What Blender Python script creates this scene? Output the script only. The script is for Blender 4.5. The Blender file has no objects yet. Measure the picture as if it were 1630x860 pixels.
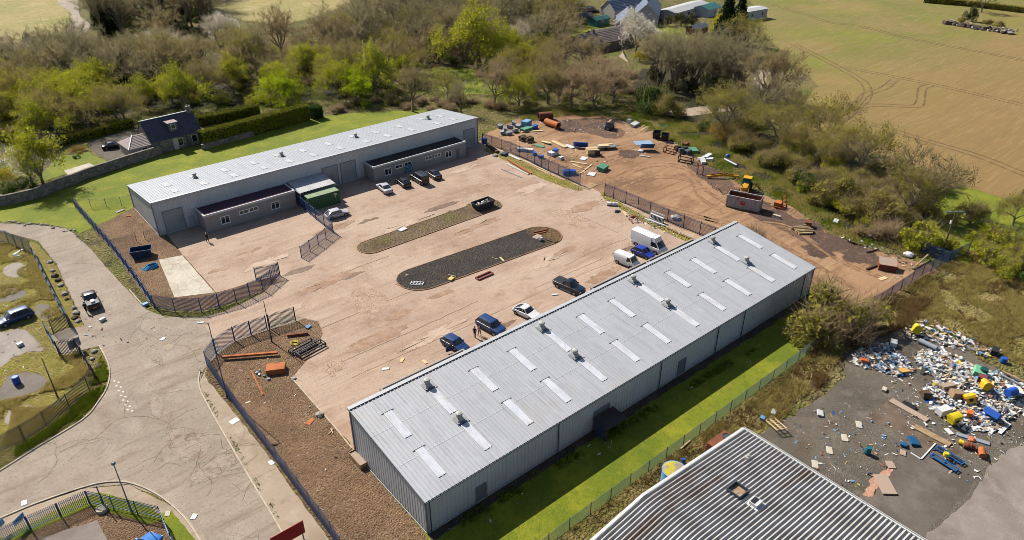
import bpy, bmesh, math, random
import numpy as np
from mathutils import Vector, Matrix, noise
R_ = math.radians
random.seed(7)
SC = bpy.context.scene
COL = SC.collection

# ---------------------------------------------------------------- camera, sky, sun, exposure
CAM = Vector((-24.595, -42.172, 57.983)); YAW = 0.8739; PITCH = 0.5296; FPX = 1156.54
cd = bpy.data.cameras.new('camera'); cam = bpy.data.objects.new('camera', cd); COL.objects.link(cam)
cam.location = CAM; cam.rotation_euler = (math.pi/2-PITCH, 0, YAW-math.pi/2)
cd.sensor_width = 36; cd.lens = 36*FPX/1630; cd.clip_end = 6000; cd.clip_start = 1
SC.camera = cam
SUN_DIR = Vector((-0.14, 1.0, 0.95)).normalized()
w = bpy.data.worlds.new('World'); SC.world = w; w.use_nodes = True
nt = w.node_tree; bg = nt.nodes['Background']
sky = nt.nodes.new('ShaderNodeTexSky'); sky.sky_type = 'NISHITA'; sky.sun_disc = False
sky.sun_elevation = math.asin(SUN_DIR.z); sky.sun_rotation = math.atan2(SUN_DIR.x, SUN_DIR.y)
nt.links.new(sky.outputs[0], bg.inputs[0]); bg.inputs[1].default_value = 0.07
sd = bpy.data.lights.new('sun', 'SUN'); sd.energy = 5.0; sd.angle = R_(0.5); sd.color = (1, 0.948, 0.865)
so = bpy.data.objects.new('sun', sd); COL.objects.link(so); so.location = (0, 0, 200)
so.rotation_euler = SUN_DIR.to_track_quat('Z', 'Y').to_euler()
SC.render.engine = 'CYCLES'; SC.cycles.pixel_filter_type = 'BLACKMAN_HARRIS'; SC.cycles.filter_width = 0.85
SC.view_settings.view_transform = 'Standard'; SC.view_settings.look = 'None'
SC.view_settings.exposure = 1.0; SC.view_settings.gamma = 1

# ---------------------------------------------------------------- helpers
_F = Vector((math.cos(PITCH)*math.cos(YAW), math.cos(PITCH)*math.sin(YAW), -math.sin(PITCH)))
_R = Vector((math.sin(YAW), -math.cos(YAW), 0)); _U = _R.cross(_F)
def G(px, py, z=0.0):
    "a traced spot of the site plan -> metres"
    d = _F*FPX + _R*(px-815) - _U*(py-430)
    return CAM + d*((z-CAM.z)/d.z)
def G2(p, z=0.0):
    v = G(p[0], p[1], z); return (v.x, v.y)

def srgb(r, g, b, k=1.0):
    f = lambda c: ((c/255+0.055)/1.055)**2.4 if c > 10 else c/255/12.92
    return (f(r)*k, f(g)*k, f(b)*k, 1)

class MB:
    "collects shapes into one mesh"
    def __init__(s): s.v = []; s.f = []; s.m = []
    def add(s, vs, fs, mi=0):
        o = len(s.v); s.v += [tuple(v) for v in vs]; s.f += [tuple(i+o for i in f) for f in fs]; s.m += [mi]*len(fs); return s
    def box(s, c, d, rz=0.0, mi=0, tilt=0.0, roll=0.0):
        M = Matrix.Translation(c) @ Matrix.Rotation(rz, 4, 'Z') @ Matrix.Rotation(tilt, 4, 'Y') @ Matrix.Rotation(roll, 4, 'X')
        x, y, z = d[0]/2, d[1]/2, d[2]/2
        vs = [M @ Vector(p) for p in [(-x,-y,-z),(x,-y,-z),(x,y,-z),(-x,y,-z),(-x,-y,z),(x,-y,z),(x,y,z),(-x,y,z)]]
        return s.add(vs, [(3,2,1,0),(4,5,6,7),(0,1,5,4),(1,2,6,5),(2,3,7,6),(3,0,4,7)], mi)
    def bx(s, x0, x1, y0, y1, z0, z1, mi=0):
        return s.box(((x0+x1)/2, (y0+y1)/2, (z0+z1)/2), (x1-x0, y1-y0, z1-z0), 0, mi)
    def tube(s, p0, p1, r0, r1=None, n=8, mi=0, cap=True):
        r1 = r0 if r1 is None else r1
        p0 = Vector(p0); p1 = Vector(p1); d = (p1-p0)
        if d.length < 1e-6: return s
        d.normalize(); a = d.orthogonal().normalized(); b = d.cross(a)
        vs = []
        for p, r in ((p0, r0), (p1, r1)):
            for i in range(n):
                t = 2*math.pi*i/n; vs.append(p + a*math.cos(t)*r + b*math.sin(t)*r)
        fs = [(i, (i+1) % n, n+(i+1) % n, n+i) for i in range(n)]
        if cap: fs += [tuple(range(n-1, -1, -1)), tuple(range(n, 2*n))]
        return s.add(vs, fs, mi)
    def bar(s, p0, p1, w, h=None, mi=0):
        "square bar between two points"
        h = w if h is None else h
        p0 = Vector(p0); p1 = Vector(p1); d = (p1-p0); L = d.length; d.normalize()
        up = Vector((0, 0, 1)) if abs(d.z) < 0.95 else Vector((1, 0, 0))
        a = d.cross(up).normalized(); b = a.cross(d)
        vs = [p + a*sx*w/2 + b*sz*h/2 for p in (p0, p1) for sx, sz in ((-1,-1),(1,-1),(1,1),(-1,1))]
        return s.add(vs, [(0,1,2,3),(7,6,5,4),(0,4,5,1),(1,5,6,2),(2,6,7,3),(3,7,4,0)], mi)
    def prism(s, poly, z0, z1, mi=0):
        n = len(poly); vs = [(p[0], p[1], z0) for p in poly] + [(p[0], p[1], z1) for p in poly]
        fs = [tuple(range(n-1, -1, -1)), tuple(range(n, 2*n))] + [(i, (i+1) % n, n+(i+1) % n, n+i) for i in range(n)]
        return s.add(vs, fs, mi)
    def loft(s, rings, mi=0, cap=True):
        n = len(rings[0]); vs = [p for r in rings for p in r]; fs = []
        for k in range(len(rings)-1):
            for i in range(n):
                fs.append((k*n+i, k*n+(i+1) % n, (k+1)*n+(i+1) % n, (k+1)*n+i))
        if cap: fs += [tuple(range(n-1, -1, -1)), tuple((len(rings)-1)*n+i for i in range(n))]
        return s.add(vs, fs, mi)
    def lathe(s, prof, c=(0, 0, 0), n=14, mi=0):
        return s.loft([[(c[0]+r*math.cos(2*math.pi*i/n), c[1]+r*math.sin(2*math.pi*i/n), c[2]+z) for i in range(n)] for r, z in prof], mi)
    def quad(s, a, b, c, d, mi=0): return s.add([a, b, c, d], [(0, 1, 2, 3)], mi)
    def build(s, name, mats, parent=None, smooth=False, bevel=0, loc=None, rz=None):
        me = bpy.data.meshes.new(name); me.from_pydata(s.v, [], s.f)
        for m in (mats if isinstance(mats, (list, tuple)) else [mats]): me.materials.append(m)
        if len(me.materials) > 1: me.polygons.foreach_set('material_index', s.m)
        if smooth: me.polygons.foreach_set('use_smooth', [True]*len(me.polygons))
        me.update(); me.validate()
        bm = bmesh.new(); bm.from_mesh(me); bmesh.ops.recalc_face_normals(bm, faces=bm.faces); bm.to_mesh(me); bm.free()
        if smooth: me.set_sharp_from_angle(angle=R_(42))
        o = bpy.data.objects.new(name, me); COL.objects.link(o)
        if parent: o.parent = parent
        if loc is not None: o.location = loc
        if rz is not None: o.rotation_euler = (0, 0, rz)
        if bevel:
            b = o.modifiers.new('bevel', 'BEVEL'); b.width = bevel; b.segments = 2; b.limit_method = 'ANGLE'
        return o

def npmesh(name, V, nper, mats, parent=None, midx=None):
    "V: (n*nper,3) array; n polygons of nper corners each"
    V = np.asarray(V, dtype=np.float32); n = len(V)//nper
    me = bpy.data.meshes.new(name)
    me.vertices.add(len(V)); me.vertices.foreach_set('co', V.ravel())
    me.loops.add(n*nper); me.loops.foreach_set('vertex_index', np.arange(n*nper, dtype=np.int32))
    me.polygons.add(n); me.polygons.foreach_set('loop_start', np.arange(0, n*nper, nper, dtype=np.int32))
    for m in (mats if isinstance(mats, (list, tuple)) else [mats]): me.materials.append(m)
    if midx is not None: me.polygons.foreach_set('material_index', np.asarray(midx, dtype=np.int32))
    me.update(calc_edges=True); me.validate()
    o = bpy.data.objects.new(name, me); COL.objects.link(o)
    if parent: o.parent = parent
    return o

def tag(o, label=None, cat=None, group=None, kind=None):
    if label: o['label'] = label
    if cat: o['category'] = cat
    if group: o['group'] = group
    if kind: o['kind'] = kind
    return o
def thing(name, label, cat, loc=(0, 0, 0), rz=0.0, group=None):
    o = bpy.data.objects.new(name, None); COL.objects.link(o); o.empty_display_size = 0.3
    o.location = loc; o.rotation_euler = (0, 0, rz); return tag(o, label, cat, group)
def kids(o): return [c for c in COL.objects if c.parent == o]
def copy_tree(o, parent=None):
    c = o.copy(); COL.objects.link(c)
    if parent: c.parent = parent
    for ch in list(o.children): copy_tree(ch, c)
    return c

# ---------------------------------------------------------------- materials
def _lnk(nt, a, b): nt.links.new(a, b)
def mat(name, base, rough=0.75, layers=(), bump=0.0, bscale=20.0, metal=0.0, spec=0.3, vary=None, thin=0.0, soft=False, trans=0.0):
    """layers: (colour, scale, lo, hi, strength[, kind[, stretch xyz]]) mixed one over the other"""
    m = bpy.data.materials.new(name); m.use_nodes = True; nt = m.node_tree; N = nt.nodes
    bs = N['Principled BSDF']; bs.inputs['Roughness'].default_value = rough; bs.inputs['Metallic'].default_value = metal
    bs.inputs['Specular IOR Level'].default_value = spec
    if trans: bs.inputs['Transmission Weight'].default_value = trans
    tc = N.new('ShaderNodeTexCoord'); cur = None
    rgb = N.new('ShaderNodeRGB'); rgb.outputs[0].default_value = base; cur = rgb.outputs[0]
    if vary:
        oi = N.new('ShaderNodeObjectInfo'); mx = N.new('ShaderNodeMix'); mx.data_type = 'RGBA'
        _lnk(nt, oi.outputs['Random'], mx.inputs['Factor']); _lnk(nt, cur, mx.inputs['A']); mx.inputs['B'].default_value = vary; cur = mx.outputs['Result']
    for L in layers:
        colr, sc, lo, hi, st = L[:5]; kind = L[5] if len(L) > 5 else 'noise'; stretch = L[6] if len(L) > 6 else None
        vec = tc.outputs['Object']
        if stretch:
            mp = N.new('ShaderNodeMapping'); mp.inputs['Scale'].default_value = stretch[:3]
            if len(stretch) > 3: mp.inputs['Rotation'].default_value = (0, 0, stretch[3])
            _lnk(nt, vec, mp.inputs['Vector']); vec = mp.outputs[0]
        if kind == 'noise':
            t = N.new('ShaderNodeTexNoise'); t.inputs['Scale'].default_value = sc; t.inputs['Detail'].default_value = 5; t.inputs['Roughness'].default_value = 0.62; fac = t.outputs['Fac']
        elif kind == 'crack':
            dn = N.new('ShaderNodeTexNoise'); dn.inputs['Scale'].default_value = sc*1.7; dn.inputs['Detail'].default_value = 4
            av = N.new('ShaderNodeVectorMath'); av.operation = 'MULTIPLY_ADD'; av.inputs[1].default_value = (0.9/sc,)*3
            _lnk(nt, dn.outputs['Color'], av.inputs[0]); _lnk(nt, vec, av.inputs[2])
            t = N.new('ShaderNodeTexVoronoi'); t.feature = 'DISTANCE_TO_EDGE'; t.inputs['Scale'].default_value = sc
            _lnk(nt, av.outputs[0], t.inputs['Vector']); fac = t.outputs['Distance']
        elif kind == 'cell':
            t = N.new('ShaderNodeTexVoronoi'); t.inputs['Scale'].default_value = sc
            sp = N.new('ShaderNodeSeparateColor'); _lnk(nt, t.outputs['Color'], sp.inputs[0]); fac = sp.outputs[0]
        elif kind == 'dots':
            t = N.new('ShaderNodeTexVoronoi'); t.inputs['Scale'].default_value = sc; fac = t.outputs['Distance']
        elif kind in ('wavex', 'wavey'):
            t = N.new('ShaderNodeTexWave'); t.wave_type = 'BANDS'; t.bands_direction = kind[-1].upper(); t.inputs['Scale'].default_value = sc
            t.inputs['Distortion'].default_value = 1.2; t.inputs['Detail'].default_value = 3; t.inputs['Detail Scale'].default_value = 1.4; fac = t.outputs['Fac']
        elif kind == 'brick':
            t = N.new('ShaderNodeTexBrick'); t.inputs['Scale'].default_value = sc; fac = t.outputs['Fac']
        elif kind == 'bandy' or kind == 'bandx' or kind == 'bandz':
            t = N.new('ShaderNodeSeparateXYZ'); _lnk(nt, vec, t.inputs[0]); fac = t.outputs['XYZ'.index(kind[-1].upper())]
        if kind not in ('bandx', 'bandy', 'bandz') and kind != 'crack': _lnk(nt, vec, t.inputs['Vector'])
        mr = N.new('ShaderNodeMapRange'); mr.inputs['From Min'].default_value = lo; mr.inputs['From Max'].default_value = hi; mr.inputs['To Max'].default_value = st
        _lnk(nt, fac, mr.inputs['Value']); fac = mr.outputs[0]
        if len(L) > 7:   # masked by a broad noise (scale, lo, hi)
            t2 = N.new('ShaderNodeTexNoise'); t2.inputs['Scale'].default_value = L[7][0]; t2.inputs['Detail'].default_value = 4; _lnk(nt, tc.outputs['Object'], t2.inputs['Vector'])
            m2 = N.new('ShaderNodeMapRange'); m2.inputs['From Min'].default_value = L[7][1]; m2.inputs['From Max'].default_value = L[7][2]; _lnk(nt, t2.outputs['Fac'], m2.inputs['Value'])
            mu = N.new('ShaderNodeMath'); mu.operation = 'MULTIPLY'; _lnk(nt, fac, mu.inputs[0]); _lnk(nt, m2.outputs[0], mu.inputs[1]); fac = mu.outputs[0]
        mx = N.new('ShaderNodeMix'); mx.data_type = 'RGBA'
        _lnk(nt, fac, mx.inputs['Factor']); _lnk(nt, cur, mx.inputs['A']); mx.inputs['B'].default_value = colr; cur = mx.outputs['Result']
    _lnk(nt, cur, bs.inputs['Base Color'])
    if bump:
        t = N.new('ShaderNodeTexNoise'); t.inputs['Scale'].default_value = bscale; t.inputs['Detail'].default_value = 5; _lnk(nt, tc.outputs['Object'], t.inputs['Vector'])
        b = N.new('ShaderNodeBump'); b.inputs['Strength'].default_value = bump; b.inputs['Distance'].default_value = 0.6/bscale*4
        _lnk(nt, t.outputs['Fac'], b.inputs['Height']); _lnk(nt, b.outputs[0], bs.inputs['Normal'])
    if thin:
        tb = N.new('ShaderNodeBsdfTranslucent'); _lnk(nt, cur, tb.inputs['Color']); ms = N.new('ShaderNodeMixShader'); ms.inputs[0].default_value = thin
        _lnk(nt, bs.outputs[0], ms.inputs[1]); _lnk(nt, tb.outputs[0], ms.inputs[2]); _lnk(nt, ms.outputs[0], N['Material Output'].inputs['Surface'])
    if soft:
        at = N.new('ShaderNodeAttribute'); at.attribute_name = 'feather'; t = N.new('ShaderNodeTexNoise'); t.inputs['Scale'].default_value = 1.3; t.inputs['Detail'].default_value = 10; t.inputs['Roughness'].default_value = .8
        _lnk(nt, tc.outputs['Object'], t.inputs['Vector']); ad = N.new('ShaderNodeMath'); ad.operation = 'ADD'; _lnk(nt, at.outputs['Fac'], ad.inputs[0]); _lnk(nt, t.outputs['Fac'], ad.inputs[1])
        mr = N.new('ShaderNodeMapRange'); mr.inputs['From Min'].default_value = .93; mr.inputs['From Max'].default_value = .96; _lnk(nt, ad.outputs[0], mr.inputs['Value']); _lnk(nt, mr.outputs[0], bs.inputs['Alpha'])
    return m
K = 0.52      # photo brightness of a sunlit surface -> albedo
def c(r, g, b, k=1.0): return srgb(r, g, b, K*k)
def paint(name, r, g, b, rough=0.3, k=1.0, spec=0.5): return mat(name, c(r, g, b, k), rough, [(c(r*.8, g*.8, b*.8, k), 3, .45, .75, .35)], spec=spec)
# ================================================================ GROUND
M = {}
M['scrub'] = mat('scrub', c(132,122,60), 1, [(c(158,142,88), .05, .42, .62, .9), (c(108,120,26), .09, .48, .62, .9), (c(92,74,50), .2, .5, .66, .9), (c(174,154,100), 1.1, .52, .72, .7), (c(52,50,22), 1.6, .5, .66, .8)], bump=1, bscale=2.5)
M['road'] = mat('road', c(174,158,139), .9, [(c(156,141,124), .1, .4, .62, .9), (c(186,172,154), .3, .5, .68, .7), (c(142,120,98), .22, .55, .72, .6), (c(122,104,86), 2.6, .52, .72, .6), (c(188,176,160), 4, .56, .74, .55), (c(112,96,80), 9, .54, .74, .6),
    (c(140,120,98), .7, .54, .68, .7, 'noise', (.12,1,1,-.95)), (c(84,68,54), .7, .022, .0, .7, 'crack', (1,1,1), (.16, .56, .64))], bump=.3, bscale=7)
M['broken'] = mat('broken_asphalt', c(172,156,138), .95, [(c(140,116,92), .5, .52, .66, .8), (c(184,170,153), 1.2, .5, .66, .7), (c(84,66,52), .9, .035, .0, .85, 'crack', (1,1,1), (.5,.42,.56)), (c(104,84,66), 2.2, .58, .7, .7), (c(120,102,86), 6, .54, .72, .5)], bump=.4, bscale=5, soft=True)
M['yard'] = mat('yard_asphalt', c(186,159,138), .9, [(c(198,173,151), .05, .42, .6, .9), (c(168,137,115), .09, .5, .66, .8), (c(206,178,152), .28, .5, .7, .6), (c(184,134,90), 1, 24, 15.5, .65, 'bandy', (1,1,1), (.16, .42, .6)), (c(148,114,90), .35, .56, .74, .7),
    (c(150,118,96), 2.4, .52, .74, .5), (c(206,180,156), 3.5, .56, .74, .5), (c(136,106,84), 8, .55, .75, .55), (c(148,116,92), .26, .97, .998, .5, 'wavey', (1,1,1), (.2, .44, .6)), (c(152,120,96), .5, .54, .7, .5, 'noise', (.1,1,1)), (c(104,80,62), .6, .02, 0, .7, 'crack', (1,1,1), (.09, .54, .64)), (c(214,190,166), .6, .58, .74, .5, 'noise', (.12,1,1,.12))], bump=.25, bscale=7)
M['gravel_brown'] = mat('gravel_brown', c(154,120,88), 1, [(c(126,96,70), .12, .42, .62, .9), (c(172,140,106), .3, .5, .68, .8), (c(84,64,48), 1.6, .54, .72, .6), (c(82,62,46), 3.5, .5, .68, .8), (c(196,170,140), 5, .56, .7, .85), (c(112,106,40), .22, .6, .72, .6)], bump=1, bscale=6)
M['gravel_island'] = mat('gravel_island', c(142,118,90), 1, [(c(116,94,70), .2, .42, .62, .9), (c(126,116,58), .35, .5, .66, .8), (c(84,66,48), 1.8, .54, .7, .7), (c(84,66,50), 3.6, .5, .68, .8), (c(186,166,138), 5, .56, .7, .8)], bump=1, bscale=6)
M['gravel_dark'] = mat('gravel_dark', c(82,74,66), 1, [(c(66,58,52), .3, .42, .62, .9), (c(136,104,64), 1, 48.5, 51, 1, 'bandx'), (c(44,38,34), 2, .5, .66, .8), (c(48,42,36), 3.6, .5, .66, .8), (c(136,124,112), 5, .57, .7, .85), (c(120,96,60), .5, .6, .72, .7)], bump=1, bscale=6)
M['dirt'] = mat('dirt', c(162,124,90), 1, [(c(180,142,106), .07, .42, .6, .9), (c(134,98,68), .12, .5, .66, .9), (c(104,78,58), .06, .54, .7, .8), (c(196,160,122), .4, .55, .7, .7, 'noise', (.3,1,1,-.5)), (c(126,92,64), .6, .53, .68, .8, 'noise', (.12,1.2,1,-.35)), (c(130,96,68), 2.4, .52, .7, .6), (c(196,166,132), 4, .57, .72, .7)], bump=.22, bscale=4)
M['dirt_dark'] = mat('dirt_dark', c(128,100,80), 1, [(c(112,86,70), .2, .42, .62, .9), (c(160,122,90), .35, .52, .68, .8), (c(90,70,56), 2, .5, .7, .7), (c(175,145,118), 6, .58, .72, .7)], bump=.8, bscale=4, soft=True)
M['dirt_burnt'] = mat('burnt_dirt', c(108,84,70), 1, [(c(82,64,54), .3, .42, .62, .9), (c(140,110,86), .7, .54, .68, .8), (c(72,56,46), 2, .5, .7, .8)], bump=.5, bscale=4, soft=True)
M['lawn'] = mat('lawn', c(126,136,14), .95, [(c(104,120,10), .06, .42, .62, .9), (c(156,154,28), .18, .48, .66, .8), (c(160,148,44), .5, .56, .72, .6, 'noise', (.3,1,1,-.2)), (c(92,106,8), 1.6, .5, .7, .7), (c(152,156,30), 3.4, .54, .72, .6), (c(84,96,8), 7, .54, .72, .5)], bump=.4, bscale=9)
M['rough'] = mat('rough_grass', c(160,142,80), 1, [(c(128,124,40), .1, .44, .62, .8), (c(172,150,92), .25, .48, .64, .9), (c(112,90,52), .4, .52, .68, .8), (c(88,84,28), 1.3, .52, .7, .8), (c(192,170,112), 2.4, .55, .7, .8), (c(80,66,36), 4, .55, .7, .7)], bump=1, bscale=3)
M['weeds'] = mat('weedy_grass', c(160,144,74), 1, [(c(166,154,52), .15, .42, .6, .9), (c(130,128,24), .4, .5, .66, .8), (c(140,110,70), .3, .54, .68, .8), (c(196,178,122), 1.3, .54, .7, .8), (c(96,90,28), 2.2, .52, .7, .7)], bump=1, bscale=4)
M['field'] = mat('field', c(142,126,68), 1, [(c(112,118,40), 1, 66, 150, .6, 'bandy'), (c(118,118,44), .012, .4, .56, .9), (c(128,128,38), .03, .5, .62, .9), (c(156,128,78), .02, .5, .62, .7), (c(152,118,74), 1, 70, 15, .85, 'bandy'), (c(132,110,62), .3, .5, .7, .6, 'noise', (.05,1,1,.32)), (c(174,150,94), 1.1, .5, .72, .55, 'noise', (.1,1.3,1,.32)), (c(120,104,56), 1.2, .5, .74, .35)], bump=.12, bscale=3)
M['fieldtan'] = mat('dry_meadow', c(190,172,112), 1, [(c(160,158,82), .04, .42, .6, .9), (c(208,184,130), .08, .5, .64, .9), (c(150,140,70), .4, .5, .7, .7), (c(215,195,150), 1, .55, .72, .7)], bump=.8, bscale=1.5)
M['concrete'] = mat('concrete', c(212,202,182), .9, [(c(190,178,156), .3, .42, .62, .9), (c(228,220,204), 1, .5, .7, .7), (c(150,138,118), .4, .02, 0, .7, 'crack'), (c(168,152,130), 4, .54, .72, .6)], bump=.2, bscale=8)
M['path'] = mat('footpath', c(180,160,136), .9, [(c(148,126,102), .3, .45, .65, .9), (c(200,184,164), .6, .5, .66, .8), (c(130,112,92), 1.2, .56, .72, .7), (c(175,160,142), 8, .5, .7, .6)], bump=.25, bscale=8)
M['kerb'] = mat('kerb_stone', c(206,190,168), .9, [(c(170,150,126), 1, .45, .65, .8), (c(222,210,194), 4, .5, .7, .6)])
M['kerb_rust'] = mat('rusty_kerb', c(156,124,92), .9, [(c(178,128,78), .3, .48, .6, .9), (c(110,86,66), 1.2, .5, .68, .8)])
M['wasteground'] = mat('waste_ground', c(118,108,94), 1, [(c(96,88,76), .15, .42, .62, .9), (c(138,128,112), .4, .52, .68, .7), (c(105,84,62), .22, .56, .7, .8), (c(112,108,50), .5, .62, .74, .6), (c(86,78,68), 2.5, .5, .7, .7), (c(190,180,166), 5, .6, .74, .8)], bump=.6, bscale=8)
M['tarmac'] = mat('old_tarmac', c(114,104,94), .95, [(c(94,84,74), .12, .42, .62, .9), (c(130,120,108), .3, .5, .68, .8), (c(150,134,84), .4, .62, .74, .5), (c(100,90,80), 7, .52, .72, .6), (c(170,160,148), 12, .6, .75, .6)], bump=.25, bscale=9)
M['tarmac_brown'] = mat('brown_tarmac', c(116,98,82), .95, [(c(92,74,60), .3, .42, .62, .9), (c(138,120,102), .7, .5, .68, .7), (c(170,158,142), 8, .62, .75, .7)], bump=.3, bscale=9)
M['tarmac_light'] = mat('pale_tarmac', c(152,140,130), .95, [(c(130,117,106), .15, .42, .62, .9), (c(168,156,144), .4, .5, .68, .8), (c(140,122,84), .35, .62, .74, .7), (c(142,130,118), 8, .52, .72, .6)], bump=.25, bscale=9)
M['brick_red'] = mat('brick_rubble', c(200,150,122), 1, [(c(170,120,92), 1.5, .45, .65, .9), (c(220,190,165), 4, .5, .68, .8)], soft=True)
M['rut'] = mat('rut_soil', c(112,88,52), 1, [(c(150,120,78), .6, .45, .65, .8)])
M['rut_dirt'] = mat('rut_dirt', c(136,102,72), 1, [(c(176,138,100), .8, .45, .62, .9)])
M['paint_white'] = mat('road_paint', c(228,224,214), .8, [(c(190,178,162), 3, .45, .62, .8)])
M['wood_floor'] = mat('wood_floor', c(72,66,36), 1, [(c(46,44,22), .25, .42, .6, .9), (c(104,104,40), .5, .54, .68, .8), (c(44,40,22), 1.2, .5, .66, .8)], bump=1, bscale=2)  # dark tone holds both low undergrowth and painted shade beneath the trees
M['soil'] = mat('bank_soil', c(118,92,62), 1, [(c(150,132,70), .4, .45, .62, .9), (c(96,76,54), 2, .5, .7, .8), (c(178,152,110), 5, .56, .7, .7)], bump=1, bscale=3)

M['tarmac_soft'] = mat('worn_tarmac', c(136,126,116), .95, [(c(112,100,88), .3, .42, .62, .9), (c(156,146,134), .6, .5, .68, .8), (c(100,90,80), 7, .52, .72, .6)], bump=.25, bscale=9, soft=True)
M['tarmac_pale'] = mat('worn_pale_tarmac', c(172,160,150), .95, [(c(150,136,124), .3, .42, .62, .9), (c(186,174,162), .6, .5, .68, .8), (c(142,130,118), 8, .52, .72, .6)], bump=.25, bscale=9, soft=True)
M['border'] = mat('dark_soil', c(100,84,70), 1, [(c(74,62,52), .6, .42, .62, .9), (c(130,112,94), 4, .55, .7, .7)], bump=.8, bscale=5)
def edge_resample(pts, step, jit, seed):
    out = []; n = len(pts)
    for i in range(n):
        a = Vector((*pts[i], 0)); b = Vector((*pts[(i+1) % n], 0)); L = (b-a).length
        k = max(1, min(400, int(L/step)))
        nrm = Vector((-(b-a).y, (b-a).x, 0)).normalized() if L > 0 else Vector()
        for j in range(k):
            p = a.lerp(b, j/k)
            if jit:
                q = Vector((p.x*.5/step, p.y*.5/step, seed*3.7)); p = p + nrm*jit*(noise.noise(q)*1.3 + noise.noise(q*2.7)*.7)
            out.append((p.x, p.y))
    return out
_seed = [0]
def blob(name, pts, z, m, jit=.3, step=1.0, inner=.55, world=False):
    "a worn patch whose rim fades out (alpha from the feather attribute)"
    _seed[0] += 1
    if not world: pts = [G2(p) for p in pts]
    if pts[0] == pts[-1]: pts = pts[:-1]
    pts = edge_resample(pts, step, jit, _seed[0]); n = len(pts); cx = sum(p[0] for p in pts)/n; cy = sum(p[1] for p in pts)/n
    V = [(x, y, z) for x, y in pts]+[(cx+(x-cx)*inner, cy+(y-cy)*inner, z) for x, y in pts]
    F = [(i, (i+1) % n, n+(i+1) % n, n+i) for i in range(n)]+[tuple(range(n, 2*n))]
    me = bpy.data.meshes.new(name); me.from_pydata(V, [], F); me.materials.append(m)
    a = me.attributes.new('feather', 'FLOAT', 'POINT'); a.data.foreach_set('value', [0.0]*n+[1.0]*n)
    bm = bmesh.new(); bm.from_mesh(me)
    for f in bm.faces:
        f.normal_update()
        if f.normal.z < 0: f.normal_flip()
    bm.to_mesh(me); bm.free()
    o = bpy.data.objects.new(name, me); COL.objects.link(o); o['kind'] = 'structure'; return o
def sheet(name, pts, z, m, jit=0.0, step=1.0, kind='structure', world=False):
    _seed[0] += 1
    if not world: pts = [G2(p) for p in pts]
    if jit: pts = edge_resample(pts, step, jit, _seed[0])
    o = MB(); o.v = [(x, y, z) for x, y in pts]; o.f = [tuple(range(len(pts)))]; o.m = [0]
    me = bpy.data.meshes.new(name); me.from_pydata(o.v, [], o.f); me.materials.append(m)
    ob = bpy.data.objects.new(name, me); COL.objects.link(ob)
    bm = bmesh.new(); bm.from_mesh(me); bmesh.ops.triangulate(bm, faces=bm.faces)
    bmesh.ops.recalc_face_normals(bm, faces=bm.faces)
    for f in bm.faces:
        if f.normal.z < 0: f.normal_flip()
    bm.to_mesh(me); bm.free(); ob['kind'] = kind; return ob
def ribbon(name, pts, wd, z, m, h=0.0, world=False, kind='structure', jit=0):
    "a strip (or kerb when h>0) along a path"
    P = [Vector((*(p if world else G2(p)), 0)) for p in pts]
    Q = []
    for i in range(len(P)-1):
        k = max(1, int((P[i+1]-P[i]).length/1.5))
        for j in range(k): Q.append(P[i].lerp(P[i+1], j/k))
    Q.append(P[-1]); rows = []
    for i, p in enumerate(Q):
        t = (Q[min(i+1, len(Q)-1)]-Q[max(i-1, 0)]).normalized(); n = Vector((-t.y, t.x, 0))
        if jit: p = p + n*jit*noise.noise(Vector((p.x*.7, p.y*.7, wd)))
        a = p+n*wd/2; b = p-n*wd/2
        rows.append([(a.x, a.y, z), (a.x, a.y, z+h), (b.x, b.y, z+h), (b.x, b.y, z)] if h else [(a.x, a.y, z), (b.x, b.y, z)])
    mb = MB()
    if h: mb.loft(rows)
    else:
        for i in range(len(rows)-1): mb.quad(rows[i][1], rows[i][0], rows[i+1][0], rows[i+1][1])
    o = mb.build(name, m); o['kind'] = kind; return o
def smooth_path(pts, n=6):
    P = [np.array(p, float) for p in pts]; P = [2*P[0]-P[1]] + P + [2*P[-1]-P[-2]]; out = []
    for i in range(1, len(P)-2):
        for j in range(n):
            t = j/n; a, b, d, e = P[i-1], P[i], P[i+1], P[i+2]
            out.append(tuple(.5*((2*b)+(-a+d)*t+(2*a-5*b+4*d-e)*t*t+(-a+3*b-3*d+e)*t**3)))
    out.append(tuple(P[-2])); return out

# one sheet to the horizon
sheet('ground', [(-3000,-3000),(4000,-3000),(4000,4000),(-3000,4000)], 0, M['scrub'], world=True)
# big fields
sheet('field', [(1180,-40),(1208,40),(1228,66),(1262,100),(1303,138),(1275,176),(1255,205),(1310,225),(1380,242),(1450,262),(1540,300),(1640,330),(1900,420),(2300,500),(2600,150),(2600,-150),(1150,-150)], .06, M['field'], .8, 4)
sheet('meadow', [(-60,20),(-60,72),(60,72),(100,48),(120,30),(90,-6),(60,-60),(-60,-60)], .06, M['fieldtan'], 1.2, 4)
sheet('meadow', [(330,-40),(340,18),(390,32),(450,40),(520,22),(560,0),(590,-40)], .06, M['fieldtan'], 1.2, 4)
sheet('lane', smooth_path([(84,-50),(90,0),(111,20),(113,36),(98,58),(120,60),(144,43),(128,26),(124,0),(124,-50)], 4), .08, M['road'], .3, 3)
sheet('clearing', smooth_path([(672,112),(700,106),(760,112),(812,122),(850,140),(800,152),(740,150),(700,146),(668,132)], 4), .06, M['lawn'], .8, 2)
sheet('lawn', [(800,38),(860,30),(950,20),(975,45),(920,62),(930,75),(890,85),(830,80),(800,70)], .06, M['lawn'], .8, 2)
sheet('lawn', [(1045,40),(1098,40),(1110,62),(1092,68),(1048,66),(1038,56)], .06, M['lawn'], .4, 2)
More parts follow.
